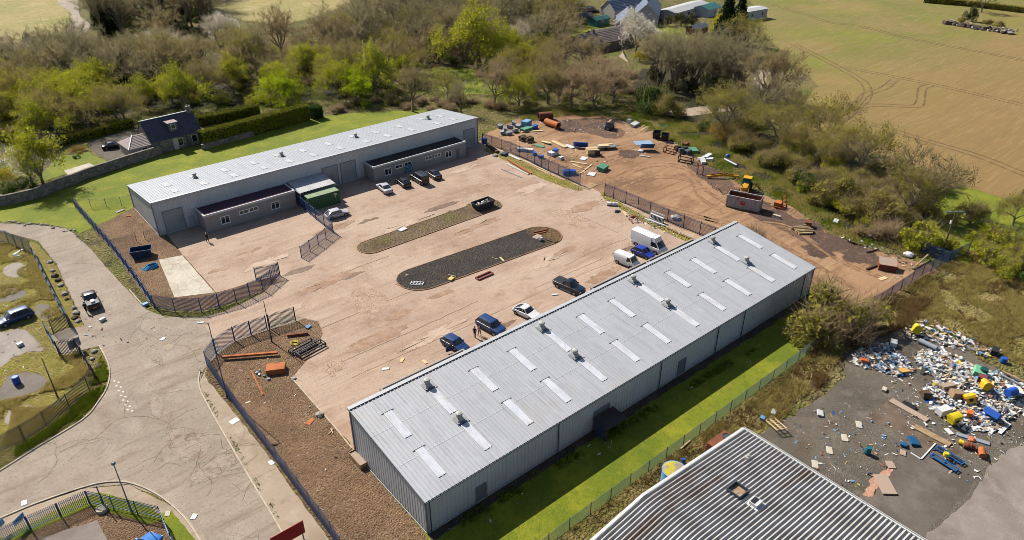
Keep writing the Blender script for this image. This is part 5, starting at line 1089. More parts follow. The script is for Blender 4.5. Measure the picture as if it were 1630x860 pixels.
plant('palebare', (255,110), 'pale blossoming tree above the cottage wood', 'tree', 1.25, var=0)
plant('palebare', (280,112), 'pale blossoming tree right of its twin above the cottage wood', 'tree', 1.1, var=1)
plant('blossom', (365,70), 'whitish blossom tree in the upper wood', 'tree', 1.0)
plant('palebare', (350,78), 'pale twigged tree left of the whitish blossom tree', 'tree', 1.1)
plant('bramble', (1195,392), 'yellow brown bush by the fence behind the near warehouse', 'shrub', 1.3, 1.2, var=1)
plant('evergreen', (1545,35), 'dark round bush on the walled mound in the field', 'shrub', .9)
plant('bare', (1562,20), 'lone bare tree in the far field hedge', 'tree', .8)
# ---- clipped hedges
def hedge(label, pts, wd, h, seed, key='leaf_hedge', core='leaf_dark', dens=60):
    rng = np.random.default_rng(seed); P = [Vector((*G2(p), 0)) for p in pts]; V = []; root = thing('hedge', label, 'hedge', P[0])
    mb = MB(); rows = []
    for i, p in enumerate(P):
        d = (P[min(i+1, len(P)-1)]-P[max(i-1, 0)]).normalized(); n = Vector((-d.y, d.x, 0))*wd*.42
        rows.append([p-n-P[0], p+n-P[0], p+n*.9-P[0]+Vector((0,0,h*.95)), p-n*.9-P[0]+Vector((0,0,h*.95))])
    mb.loft(rows); mb.build('hedge_core', M['leaf_dark'], root)  # core coloured dark to paint the shade of the hedge's front
    for a, b in zip(P, P[1:]):
        L = (b-a).length; n = int(L*(wd+2*h)*dens); t = rng.uniform(0, 1, n); side = rng.uniform(0, wd+2*h, n); d = np.array((b-a).normalized()); nn = np.array((-d[1], d[0], 0))
        off = np.where(side < h, -wd/2, np.where(side < h+wd, side-h-wd/2, wd/2)); z = np.where(side < h, side, np.where(side < h+wd, h, side-h-wd))
        Q = np.array(a-P[0])[None]+t[:, None]*np.array(b-a)[None]+off[:, None]*nn[None]; Q[:, 2] += z; V.append(Q+rng.normal(0, .1, Q.shape))
    npmesh('foliage', quad_cards(rng, np.concatenate(V), .24), 4, M[key], root)
hedge('tall clipped hedge, dark in front and yellow green on top, above the bright lawn', [(322,236),(405,214),(491,190)], 2.0, 3.8, 1)
hedge('rounded dark hedge end right of the tall clipped hedge', [(496,190),(512,186)], 2.4, 3.0, 2, 'leaf_laurel')
hedge('low clipped hedge behind the cottage drive', [(96,232),(150,218),(212,201)], 1.6, 1.7, 3)
hedge('leafy hedge behind the cottage garden', [(316,200),(360,192),(412,180)], 2.2, 2.2, 4)
hedge('straggly hedge along the far edge of the field', [(1470,4),(1540,10),(1640,22)], 3, 2.2, 5, 'leaf_olive', dens=25)
# ---- the woods: trees scattered with a minimum spacing
def inside(p, poly):
    x, y = p; r = False; j = len(poly)-1
    for i in range(len(poly)):
        xi, yi = poly[i]; xj, yj = poly[j]
        if (yi > y) != (yj > y) and x < (xj-xi)*(y-yi)/(yj-yi)+xi: r = not r
        j = i
    return r
def wood(poly, n, sp, mix, where, group, s0=.85, s1=1.15, seed=1):
    rr = random.Random(seed); W = [G2(p) for p in poly]; xs = [p[0] for p in W]; ys = [p[1] for p in W]; pts = []; tries = 0
    while len(pts) < n and tries < n*60:
        tries += 1; q = (rr.uniform(min(xs), max(xs)), rr.uniform(min(ys), max(ys)))
        if inside(q, W) and all((q[0]-a)**2+(q[1]-b)**2 > sp*sp for a, b in pts): pts.append(q)
    ks = [k for k, w_, l in mix]; ws = [w_ for k, w_, l in mix]
    for q in pts:
        k, _, l = rr.choices(mix, ws)[0]
        plant(k, Vector((*q, 0)), f'{l} {where}', 'shrub' if 'bush' in l or 'shrub' in l else 'tree', rr.uniform(s0, s1), rr.uniform(.9, 1.1), f'{l} {group}')
wood([(-40,215),(60,235),(110,222),(200,198),(230,175),(320,180),(420,172),(440,165),(400,140),(230,150),(120,160),(-40,150)], 46, 4.6, [('spring',5,'yellow green tree'),('budding',3,'budding olive tree'),('greenbush',3,'green bush'),('scrub',1,'olive shrub'),('bare',1.5,'bare brown tree')], 'in the green belt behind the cottage', 'behind the cottage', .75, 1.05, 2)
wood([(-60,170),(120,165),(230,150),(400,140),(430,118),(390,92),(250,100),(185,100),(120,112),(-60,112)], 46, 6.0, [('bare',5,'bare brown tree'),('baregrey',3,'bare grey tree'),('ivy',5,'ivy clad tree'),('evergreen',3.2,'dark evergreen'),('palebare',1.5,'pale twigged tree'),('budding',3,'budding olive tree'),('scrub',1,'olive shrub')], 'in the left wood below the lane', 'in the left wood', .7, 1.25, 3)
wood([(430,160),(470,165),(520,150),(600,138),(665,150),(665,115),(560,105),(430,120)], 26, 4.8, [('budding',3,'budding olive tree'),('spring',3,'yellow green tree'),('bare',2,'bare brown tree'),('scrub',2,'olive shrub'),('bramble',1,'brown bramble bush')], 'between the dark wood and the bright lawn', 'behind the bright lawn', .7, 1.0, 4)
wood([(395,130),(560,105),(660,112),(760,100),(870,105),(905,80),(905,5),(640,20),(560,62),(480,92),(400,112)], 78, 6.0, [('bare',4,'bare brown tree'),('baregrey',4,'bare grey tree'),('ivy',4,'ivy clad tree'),('poplar',2,'upright bare tree'),('evergreen',3.4,'dark evergreen'),('budding',2.6,'budding olive tree'),('spring',1.2,'yellow green tree'),('palebare',.8,'pale twigged tree')], 'in the dense wood above the far warehouse', 'in the dense wood', .75, 1.35, 5)
wood([(150,62),(330,52),(350,30),(350,-30),(300,-40),(150,-30),(165,20)], 84, 4.6, [('poplar',5,'upright bare tree'),('baregrey',3,'bare grey tree'),('conifer',1.2,'dark conifer')], 'in the plantation right of the lane', 'in the plantation', .95, 1.2, 6)
wood([(560,10),(905,0),(915,-70),(560,-70)], 52, 7, [('bare',3,'bare brown tree'),('baregrey',4,'bare grey tree'),('budding',2,'budding olive tree'),('spring',.6,'yellow green tree')], 'along the top of the dense wood', 'at the top edge', .95, 1.2, 7)
wood([(800,150),(880,160),(900,130),(1000,150),(1005,115),(900,100),(800,120)], 16, 5.5, [('budding',3,'budding olive tree'),('bare',2,'bare brown tree'),('spring',1,'yellow green tree'),('bramble',1.5,'brown bramble bush')], 'between the clearing and the farm', 'below the farm', .7, 1, 8)
wood([(1140,215),(1200,195),(1250,215),(1330,245),(1450,275),(1520,300),(1470,340),(1420,380),(1330,345),(1230,275)], 48, 3.6, [('scrub',6,'olive shrub'),('greenbush',1.5,'green bush'),('budding',.5,'budding olive tree'),('bramble',1.5,'brown bramble bush')], 'in the belt between dirt yard and field', 'between dirt yard and field', .8, 1.2, 9)
wood([(1500,395),(1540,380),(1600,410),(1680,440),(1680,470),(1560,425)], 9, 3.6, [('laurel',2,'dark shrub'),('greenbush',2,'green bush')], 'along the right edge of the grassy bank', 'right bank', .8, 1.1, 10)
wood([(430,190),(520,182),(640,172),(760,185),(850,178),(880,168),(640,158),(520,168)], 18, 3.5, [('bramble',4,'brown bramble bush'),('scrub',1,'olive shrub')], 'in the scrub strip above the far warehouse', 'scrub strip', .6, .9, 11)
wood([(905,8),(985,0),(985,-60),(905,-60)], 8, 7, [('spring',2,'yellow green tree'),('budding',2,'budding olive tree')], 'behind the left of the farm', 'behind the farm', .9, 1.1, 12)
wood([(-40,165),(120,165),(230,150),(400,140),(430,118),(390,92),(250,100),(-40,112)], 34, 5, [('laurel',1,'dark low shrub')], 'on the floor of the left wood', 'left wood floor', .8, 1.2, 21)
wood([(395,130),(560,105),(660,112),(760,100),(870,105),(905,80),(905,30),(640,40),(480,92)], 56, 5, [('laurel',1,'dark low shrub')], 'on the floor of the dense wood', 'dense wood floor', .8, 1.3, 22)
wood([(1020,130),(1170,110),(1190,150),(1100,172),(1030,165)], 14, 4, [('laurel',1,'dark low shrub'),('evergreen',1,'dark evergreen')], 'under the upright thicket', 'thicket floor', .6, .9, 23)
wood([(160,60),(330,50),(350,20),(200,20)], 22, 5, [('laurel',1,'dark low shrub')], 'on the plantation floor', 'plantation floor', .8, 1.2, 24)
# ---- tufts, weeds and litter nobody could count
def tufts(name, poly, n, hgt, m, seed, spread=.12, blades=7, patch=.45, scale=.25):
    rng = np.random.default_rng(seed); W = [G2(p) for p in poly]; xs = [p[0] for p in W]; ys = [p[1] for p in W]; out = []
    Q = np.stack([rng.uniform(min(xs), max(xs), n*4), rng.uniform(min(ys), max(ys), n*4)], 1)
    for q in Q:
        if len(out) >= n: break
        if inside(q, W) and noise.noise(Vector((q[0]*scale, q[1]*scale, seed))) > patch-.5: out.append((q[0], q[1], 0))
    P = np.repeat(np.array(out), blades, 0); k = len(P); P = P+np.stack([rng.normal(0, spread, k), rng.normal(0, spread, k), np.full(k, .03)], 1)
    D = np.stack([rng.normal(0, .45, k), rng.normal(0, .45, k), np.ones(k)], 1)*(hgt*rng.uniform(.5, 1.3, k))[:, None]
    o = npmesh(name, tri_cards(rng, P, D, .09), 3, m); o['kind'] = 'stuff'; return tag(o, None, None)
GR = [lf('tuft_straw', (186,166,104), (160,146,80), .7), lf('tuft_green', (120,130,36), (100,116,26), .7), lf('tuft_brown', (136,110,70), (112,88,56), .7)]
tufts('rough_grass_tufts', [(900,850),(1082,716),(1245,604),(1290,562),(1375,498),(1433,463),(1545,398),(1660,450),(1640,590),(1560,550),(1470,512),(1390,538),(1345,562),(1290,625),(1228,684),(1188,684),(1020,780)], 9000, .38, GR[0], 1)
tufts('rough_grass_tufts', [(900,850),(1082,716),(1245,604),(1290,562),(1375,498),(1433,463),(1545,398),(1660,450),(1640,590),(1560,550),(1470,512),(1390,538),(1345,562),(1290,625),(1228,684),(1188,684),(1020,780)], 2600, .4, GR[2], 2)
tufts('bramble_scrub', [(1290,562),(1375,498),(1440,462),(1480,480),(1440,520),(1390,538),(1345,562),(1300,620)], 2500, .7, GR[2], 3, .25)
tufts('weed_tufts', [(0,385),(58,408),(84,470),(110,522),(60,500),(0,500)], 1500, .35, GR[0], 4)
tufts('island_weeds', [(575,392),(600,400),(800,330),(790,318),(750,324),(640,366)], 500, .16, GR[1], 14, patch=.55)
tufts('kerb_weeds', [(316,590),(330,640),(390,745),(440,832),(446,828),(392,735),(336,640),(322,590)], 140, .14, GR[1], 15, patch=.5)
tufts('border_weeds', [(682,851),(1000,668),(1250,520),(1250,530),(1000,684),(690,866)], 700, .3, GR[1], 16, patch=.5)
tufts('weed_tufts', [(0,640),(60,628),(88,600),(90,570),(125,565),(150,602),(110,648),(40,700),(0,715)], 2600, .35, GR[0], 5)
tufts('verge_weeds', [(152,600),(160,568),(172,592),(168,616),(150,644),(125,668),(50,712),(0,745),(0,732),(75,684),(112,656)], 2200, .35, GR[1], 6)
tufts('scrub_undergrowth', [(0,150),(420,140),(660,112),(860,110),(1000,150),(1060,178),(1140,180),(1000,185),(880,165),(760,180),(640,172),(500,180),(300,185),(0,230)], 6000, .6, GR[1], 7, .5)
tufts('scrub_undergrowth', [(0,60),(420,50),(660,30),(900,20),(900,110),(660,112),(420,140),(0,150)], 9000, .8, GR[2], 8, .7)
tufts('bank_undergrowth', [(800,196),(880,172),(960,180),(1045,208),(1122,260),(1170,286),(1260,326),(1330,372),(1400,398),(1480,410),(1460,340),(1330,300),(1230,240),(1100,195),(1000,180)], 6000, .5, GR[0], 9, .4)
tufts('bank_undergrowth', [(800,196),(880,172),(960,180),(1045,208),(1122,260),(1170,286),(1260,326),(1330,372),(1400,398),(1480,410),(1460,340),(1330,300),(1230,240),(1100,195),(1000,180)], 5000, .5, GR[1], 10, .4)
# ================================================================ PEOPLE
M['skin'] = mat('skin', c(206,160,130), .6)
def person(label, px, head, shirt, trousers, hair, lean=0.0, stride=.16, arm=.0):
    p = G(*px); root = thing('person', label, 'person', (p.x, p.y, .05), head)
    J = []; E = []; Rr = []
    def v(x, y, z, r, par=None):
        J.append((x+lean*max(0, z-.9)*.7, y, z)); Rr.append(r)
        if par is not None: E.append((par, len(J)-1))
        return len(J)-1
    pel = v(0, 0, .96, .15); wa = v(.0, 0, 1.12, .13, pel); ch = v(0, 0, 1.34, .16, wa); nk = v(.01, 0, 1.50, .06, ch); hd0 = v(.03, 0, 1.58, .085, nk); hd1 = v(.03, 0, 1.70, .095, hd0)
    for s in (-1, 1):
        hp = v(.0, s*.09, .88, .11, pel); kn = v(.04+s*stride*.5, s*.1, .5, .068, hp); an = v(s*stride-.02, s*.1, .09, .045, kn); v(s*stride+.17, s*.115, .05, .04, an)
        sh = v(0, s*.19, 1.40, .075, ch); el = v(-.02+arm*.2, s*.25, 1.12, .05, sh); wr = v(.1+arm*.45, s*.24, .9+arm*.35, .033, el); pm = v(.13+arm*.5, s*.24, .83+arm*.36, .038, wr)
        for k in range(4): f = v(.16+arm*.52, s*.24-.027+k*.018, .77+arm*.36-.006*abs(k-1), .009, pm); v(.165+arm*.54, s*.24-.027+k*.018, .725+arm*.35-.006*abs(k-1), .008, f)
        v(.17+arm*.5, s*.2, .8+arm*.36, .01, pm)
    me = bpy.data.meshes.new('body'); me.from_pydata(J, E, []); o = bpy.data.objects.new('body', me); COL.objects.link(o)
    o.modifiers.new('skin', 'SKIN'); o.modifiers.new('sub', 'SUBSURF').render_levels = 1; o.modifiers['sub'].levels = 1
    for i, d in enumerate(me.skin_vertices[0].data): d.radius = (Rr[i], Rr[i]); d.use_root = (i == 0)
    dg = bpy.context.evaluated_depsgraph_get(); m2 = bpy.data.meshes.new_from_object(o.evaluated_get(dg)); o.modifiers.clear(); o.data = m2
    for q in (M['skin'], shirt, trousers, M['black']): m2.materials.append(q)
    for f in m2.polygons:
        z = f.center.z; f.use_smooth = True; far = abs(f.center.y) > .2 and z < 1.02+arm*.3 and z > .6
        f.material_index = 3 if z < .1 else (0 if (z > 1.49 or (far and f.center.x > .06)) else (2 if z < .97 else 1))
    o.parent = root
    h = MB(); hx = .03+lean*.54
    h.lathe([(.11, .0), (.118, .05), (.1, .1), (.05, .135), (.005, .145)], (hx-.012, 0, 1.665), 12); h.build('hair', hair, root, smooth=True)
    fc = MB(); fc.box((hx+.105, 0, 1.655), (.035, .03, .045)); fc.box((hx+.093, 0, 1.605), (.012, .05, .012), 0, 1)
    for s in (-1, 1): fc.box((hx+.094, s*.035, 1.68), (.012, .022, .012), 0, 2); fc.box((hx+.0, s*.1, 1.66), (.035, .02, .06))
    fc.build('face', [M['skin'], paint('lips', 150,80,76), M['black']], root)
    return root
SH = lambda n, r, g, b: mat(n, c(r, g, b), .9)
person('person in dark work clothes standing at the rear wheel of the navy sport utility car', (755.8,538), R_(40), SH('dark_jacket', 34,34,44), SH('black_trousers', 24,24,30), SH('brown_hair', 60,42,30), .1, .12, .2)
person('person in a pale pink top leaning towards the door of the navy sport utility car', (763.5,535), R_(100), SH('pale_pink_top', 196,150,150), SH('navy_trousers', 30,34,50), SH('dark_hair', 36,28,24), .3, .2, .6)
person('person with fair hair standing alone in front of the far offices', (331,386), R_(-70), SH('navy_top', 38,44,62), SH('charcoal_trousers', 36,36,40), SH('fair_hair', 206,176,130), 0, .14, .1)
person('person in dark clothes at the rear corner of the pickup stopped on the grey road', (138.5,499), R_(60), SH('charcoal_top', 46,48,54), SH('dark_trousers', 30,30,36), SH('black_hair', 24,20,18), .25, .2, .3)

# ================================================================ PLANT AND CONTAINERS
M['yellow'] = mat('yellow_machine_paint', c(226,168,36), .5, [(c(180,130,40), 1.5, .5, .7, .7)])
M['binw'] = mat('scuffed_white_steel', c(196,184,184), .7, [(c(172,156,156), .8, .45, .65, .7), (c(160,84,54), 1.4, .6, .72, .8, 'noise', (1,1,.3))])
M['red'] = mat('red_paint', c(206,50,56), .6); M['teal_cab'] = mat('teal_tinted_cab_glass', c(36,100,104), .15)
def span(p0, p1, z=0.0):
    a, b = G(*p0, z), G(*p1, z); d = b-a; return (a+b)/2, d.length, math.atan2(d.y, d.x)
mid, Lr, ang = span((1154.3,329), (1207,340)); nrm = Vector((-math.sin(ang), math.cos(ang), 0))
rc = thing('roll_off_container', 'open topped scuffed white skip container with a red emblem on the dirt yard', 'container', mid+nrm*1.2, ang)
m = MB(); W2, Hc = 1.2, 2.35
m.bx(-Lr/2, Lr/2, -W2, -W2+.06, .18, Hc); m.bx(-Lr/2, Lr/2, W2-.06, W2, .18, Hc); m.bx(-Lr/2, -Lr/2+.06, -W2+.06, W2-.06, .18, Hc)
for k in range(9):
    x = -Lr/2+.12+k*(Lr-.24)/8
    for s in (-1, 1): m.bx(x-.06, x+.06, s*(W2+.05)-.048, s*(W2+.05)+.048, .2, Hc-.1)
for s in (-1, 1): m.bx(-Lr/2-.03, Lr/2+.03, s*(W2+.02)-.09, s*(W2+.02)+.09, Hc, Hc+.13)
m.build('side_wall', M['binw'], rc)
m = MB(); m.bx(-Lr/2+.06, Lr/2-.06, -W2+.06, W2-.06, .12, .2); m.bx(-Lr/2+.07, Lr/2-.07, -W2+.065, -W2+.08, .2, Hc-.05); m.bx(-Lr/2+.07, Lr/2-.07, W2-.08, W2-.065, .2, Hc-.05); m.build('rusty_lining', M['rust'], rc)
m = MB(); m.bx(Lr/2-.06, Lr/2, -W2, W2, .18, Hc+.1); m.bx(Lr/2+.003, Lr/2+.08, -.08, .08, .2, Hc); m.bx(Lr/2+.003, Lr/2+.08, -1.2, -1.04, .2, Hc); m.bx(Lr/2+.003, Lr/2+.08, 1.04, 1.2, .2, Hc); m.build('tailgate', M['binw'], rc)
m = MB(); m.bx(-.38, .38, -W2-.112, -W2-.1, 1.0, 1.72)
for k in range(3): m.bar((-.25+k*.2, -W2-.118, 1.15+.05*k), (-.2+k*.2, -W2-.118, 1.55-.06*k), .05, .01, 1)
m.bar((-.28, -W2-.118, 1.6), (.28, -W2-.118, 1.55), .01, .05, 1); m.build('emblem', [M['red'], M['binw']], rc)
m = MB()
for s in (-1, 1): m.bx(-Lr/2, Lr/2, s*.5-.08, s*.5+.08, 0, .12)
m.build('skid_rail', M['rust'], rc)
m = MB(); rr_ = random.Random(3)
for k in range(40): m.box((rr_.uniform(-Lr/2+.4, Lr/2-.4), rr_.uniform(-.9, .9), rr_.uniform(.3, .7)), (rr_.uniform(.2, .9), rr_.uniform(.1, .4), rr_.uniform(.05, .3)), rr_.uniform(0, 6), k % 3, rr_.uniform(-.5, .5))
tag(m.build('scrap_load', [M['rust'], M['orange_steel'], M['wood']], None, loc=rc.location, rz=ang), 'rusty scrap and timber lying inside the white skip container', 'scrap')
# backhoe loader
dg_ = thing('backhoe_loader', 'yellow backhoe loader with teal tinted cab behind the white skip container', 'digger', G(1187,303), R_(205))
m = MB(); m.bx(-.4, 2.1, -.5, .5, .7, 1.0); m.loft([[(x, sy*hw, z) for sy, z in ((-1, .95), (-1, t), (1, t), (1, .95))] for x, hw, t in ((.5, .5, 1.75), (1.6, .5, 1.65), (2.15, .42, 1.35))]); m.build('bonnet', M['yellow'], dg_, bevel=.04)
m = MB(); m.loft([[(x, y, z) for x, y in ((-.9, -.75), (.55, -.75), (.55, .75), (-.9, .75))] for z in (1.0, 1.6)]+[[(x, y, 2.6) for x, y in ((-.8, -.68), (.4, -.68), (.4, .68), (-.8, .68))]]); cab = m.build('cab', M['teal_cab'], dg_)
m = MB(); m.bx(-.95, .55, -.78, .78, 2.6, 2.72); m.build('cab_roof', M['yellow'], cab, bevel=.04)
m = MB()
for x, y in ((-.88, -.74), (.52, -.74), (.52, .74), (-.88, .74)): m.bar((x, y, 1.0), (x*.86, y*.93, 2.6), .08)
m.build('cab_pillars', M['black'], cab)
for x, r, wd in ((1.7, .45, .3), (-.55, .75, .45)):
    for s in (-1, 1):
        m = MB(); m.tube((x, s*1.0, r), (x, s*(1.0-wd), r), r, n=16); wh = m.build('wheel', M['tyre'], dg_); m = MB(); m.tube((x, s*1.01, r), (x, s*.9, r), r*.5, n=12); m.build('rim', M['yellow'], wh)
m = MB()
for s in (-1, 1): m.bar((.6, s*.72, 1.35), (2.3, s*.72, .95), .12, .22); m.bar((2.3, s*.72, .95), (3.0, s*.72, .4), .12, .2)
m.build('loader_arms', M['yellow'], dg_)
m = MB(); m.add([(3.0,-1.1,.1),(3.7,-1.1,.05),(3.0,-1.1,.85),(3.25,-1.1,.95),(3.0,1.1,.1),(3.7,1.1,.05),(3.0,1.1,.85),(3.25,1.1,.95)], [(0,1,5,4),(0,4,6,2),(2,6,7,3),(0,2,3,1),(4,5,7,6)]); m.build('front_bucket', M['yellow'], dg_)
m = MB(); m.bar((-1.0, 0, 1.0), (-1.7, 0, 2.9), .26, .3); m.bar((-1.7, 0, 2.9), (-3.1, 0, 1.9), .2, .26); m.build('rear_boom', M['yellow'], dg_)
m = MB(); m.box((-3.3, 0, 1.35), (.5, .7, .6), 0, 0, .4); m.build('rear_bucket', M['rust'], dg_)
# separate yellow boom on the ground
bm_ = thing('excavator_boom', 'loose yellow digger boom lying on the edge of the dirt yard', 'machine part', G(1150,284), R_(-38))
m = MB(); m.bar((-3.2, 0, .4), (0, 0, .8), .35, .45); m.bar((0, 0, .8), (3.2, 0, .35), .3, .35); m.build('boom', M['yellow'], bm_)
m = MB(); m.bar((-2.5, .1, .8), (.2, .1, 1.15), .14); m.bar((.2, .1, 1.1), (2.2, .1, .7), .12); m.build('ram', M['rust'], bm_)
m = MB(); m.bar((-3.0, -.4, 0), (-3.0, -.4, 2.0), .14); m.bar((-3.0, .9, 0), (-3.0, .9, 2.0), .14); m.bar((-3.0, -.4, 2.0), (-3.0, .9, 2.0), .14); tag(m.build('steel_goal_frame', M['rust'], None, loc=G(1130,273)), 'rusty upright goal shaped frame beside the loose yellow boom', 'frame')
# rusty loader frame
m = MB()
for s in (-1, 1): m.bar((-.4, s*.8, 0), (.3, s*.8, 3.0), .14); m.bar((-.5, s*.8, .3), (1.5, s*.8, .3), .14)
for z in (.8, 1.6, 2.4): m.bar((-.4+z*.23, -.8, z), (-.4+z*.23, .8, z), .1)
m.box((.9, 0, .7), (1.2, 1.5, .8)); tag(m.build('rusty_lift_frame', M['orange_steel'], None, loc=G(1246,332), rz=R_(100)), 'orange rusty lift frame with two upright legs right of the white skip container', 'frame')
def skip_bin(name, label, px, L, W, H, rz, mt, fill=None):
    t = thing(name, label, 'skip', G(*px), rz); i = .35
    def ring(z, e): return [(-L/2+e, -W/2+.08*e, z), (L/2-e, -W/2+.08*e, z), (L/2-e, W/2-.08*e, z), (-L/2+e, W/2-.08*e, z)]
    m = MB(); m.loft([ring(0, i*1.2), ring(H, 0)], cap=False); m.loft([ring(.06, i*1.2+.06), [(x*.965, y*.94, z) for x, y, z in ring(H, 0)]], cap=False); m.add(ring(.05, i*1.2), [(0,1,2,3)]); m.build('skip_body', mt, t)
    m = MB()
    q = ring(H, -.03)
    for a, b in zip(q, q[1:]+q[:1]): m.bar(a, b, .1)
    m.build('rim_bar', mt, t)
    m = MB()
    for s in (-1, 1):
        for x in (-L*.28, L*.28): m.tube((x, s*(W/2), H*.62), (x, s*(W/2+.14), H*.62), .06)
    m.build('lifting_lugs', mt, t)
    if fill:
        m = MB(); r = random.Random(int(px[0]))
        m.box((0, 0, H*.45), (L*.72, W*.86, H*.5), mi=2)
        for k in range(36): m.box((r.uniform(-L*.36, L*.36), r.uniform(-W*.36, W*.36), H*r.uniform(.72, .95)), (r.uniform(.15, .6), r.uniform(.1, .4), r.uniform(.05, .25)), r.uniform(0, 6), k % 3, r.uniform(-.5, .5), r.uniform(-.4, .4))
        m.build('rubble', [M['white_trim'], M['wood'], M['clad_dark']], t)
    return t
M['skipdk'] = mat('dark_skip_steel', c(46,54,60), .7, [(c(70,62,56), 1.5, .5, .68, .7)]); M['skipbl'] = mat('blue_skip_steel', c(44,70,104), .7, [(c(34,54,84), 1, .45, .65, .7)])
skip_bin('skip', 'dark skip filled with rubble on the end of the brown gravel island', (769,331), 4.0, 2.0, 1.35, R_(0), M['skipdk'], True)
skip_bin('skip', 'blue skip with sloping ends on the gravel beside the concrete pad', (227,408), 3.2, 1.9, 1.4, R_(-20), M['skipbl'])
skip_bin('skip', 'left of two black rubbish skips at the back of the dirt yard', (1045,220), 2.2, 1.6, 1.5, R_(30), M['black'])
skip_bin('skip', 'right of two black rubbish skips at the back of the dirt yard', (1058,224), 2.2, 1.6, 1.5, R_(35), M['black'])

# ================================================================ LOOSE OBJECTS
def board(name, label, p0, p1, wd, th, mt, cat='board', z=0.0, z1=None, group=None):
    a, b = G(*p0), G(*p1); a.z = z+th/2+.06; b.z = (z if z1 is None else z1)+th/2+.06
    m = MB(); m.bar((0,0,0), b-a, wd, th); o = m.build(name, mt, None, loc=a, bevel=.01 if th > .04 else 0); return tag(o, label, cat, group)
def slab(name, label, px, L, W, th, rz, mt, cat='panel', z=.05, tilt=0.0, roll=0.0, group=None):
    p = G(*px); m = MB(); m.box((0,0,0), (L, W, th), 0, 0, tilt, roll); o = m.build(name, mt, None, loc=(p.x, p.y, z+th/2+abs(math.sin(tilt))*L/2+abs(math.sin(roll))*W/2), rz=rz, bevel=min(.02, th*.2)); return tag(o, label, cat, group)
def drum(label, px, mt, lying=None, r=.3, h=.9, name='drum', cat='drum', z=.05):
    p = G(*px); m = MB(); m.lathe([(r*.96, 0), (r, .02), (r, h*.32), (r*1.05, h*.34), (r, h*.36), (r, h*.64), (r*1.05, h*.66), (r, h*.68), (r, h-.02), (r*.9, h), (r*.9, h-.03)], n=16)
    o = m.build(name, mt, None, smooth=True)
    if lying is None: o.location = (p.x, p.y, z)
    else: o.rotation_euler = (math.pi/2, 0, lying); o.location = (p.x, p.y, z+r)
    return tag(o, label, cat)
def pallet(label, px, mt, rz=0.0, L=1.2, W=1.0, name='pallet', cat='pallet', z=.05, tilt=0.0, n=5):
    p = G(*px); m = MB()
    for k in range(n): x = -L/2+.06+k*(L-.12)/(n-1); m.bx(x-.055, x+.055, -W/2, W/2, .12, .145)
    for y in (-W/2+.05, 0, W/2-.05): m.bx(-L/2, L/2, y-.045, y+.045, .0, .118)
    o = m.build(name, mt, None, loc=(p.x, p.y, z+abs(math.sin(tilt))*L/2), rz=rz); o.rotation_euler = (0, tilt, rz); return tag(o, label, cat)
def rock(label, px, s, mt, seed, name='boulder', cat='stone', group=None):
    p = G(*px); bm = bmesh.new(); bmesh.ops.create_icosphere(bm, subdivisions=2, radius=s)
    for v in bm.verts: v.co *= 1+.35*noise.noise(v.co*1.6/s+Vector((seed, 0, 0))); v.co.z *= .6
    me = bpy.data.meshes.new(name); bm.to_mesh(me); bm.free(); me.materials.append(mt); o = bpy.data.objects.new(name, me); COL.objects.link(o); o.location = (p.x, p.y, s*.3); return tag(o, label, cat, group)
def frame_rect(name, label, a, b, d_, h, mt, t=.12, brace=True, cat='frame'):
    "open steel frame: long base a-b, depth d_ (metres, to the far side), height h"
    mid, L, ang = span(a, b); nn = Vector((-math.sin(ang), math.cos(ang), 0)); m = MB(); z0 = t/2
    for y in (0, d_):
        m.bar((-L/2, y, z0), (L/2, y, z0), t)
        if h: m.bar((-L/2, y, h), (L/2, y, h), t)
    for x in (-L/2, L/2):
        m.bar((x, 0, z0), (x, d_, z0), t)
        if h:
            m.bar((x, 0, h), (x, d_, h), t)
            for y in (0, d_): m.bar((x, y, z0), (x, y, h), t)
    if brace and h:
        for x in (-L*.25, L*.25): m.bar((x, 0, z0), (x+.7, d_, h), t*.6)
    return tag(m.build(name, mt, None, loc=mid+Vector((0, 0, .05)), rz=ang), label, cat)
W_ = M['white_trim']; BL = mat('blue_plastic', c(34,92,190), .5); LB = mat('pale_blue_plastic', c(120,170,210), .6); YE = mat('yellow_plastic', c(232,206,30), .5); TE = mat('teal_plastic', c(24,110,120), .5); GR_ = mat('grey_plastic', c(150,156,166), .6); OR = mat('orange_plastic', c(222,110,50), .6); BK = M['black']; WD = M['wood']; RU = M['rust']; OS = M['orange_steel']; CO = M['concrete']; PINK = mat('faded_pink_board', c(182,158,138), .9); TIM = mat('fresh_timber', c(226,196,148), .8); DKW = mat('dark_timber', c(96,76,58), .9, [(c(70,54,42), 2, .45, .65, .7)]); REDST = mat('red_brown_steel', c(140,62,50), .7); MET = M['gal']; STN = mat('pale_stone', c(176,168,156), .95, [(c(140,132,122), 2, .45, .65, .8)]); GRN = mat('green_tarpaulin', c(90,150,120), .7); HAT = M['clad_dark']
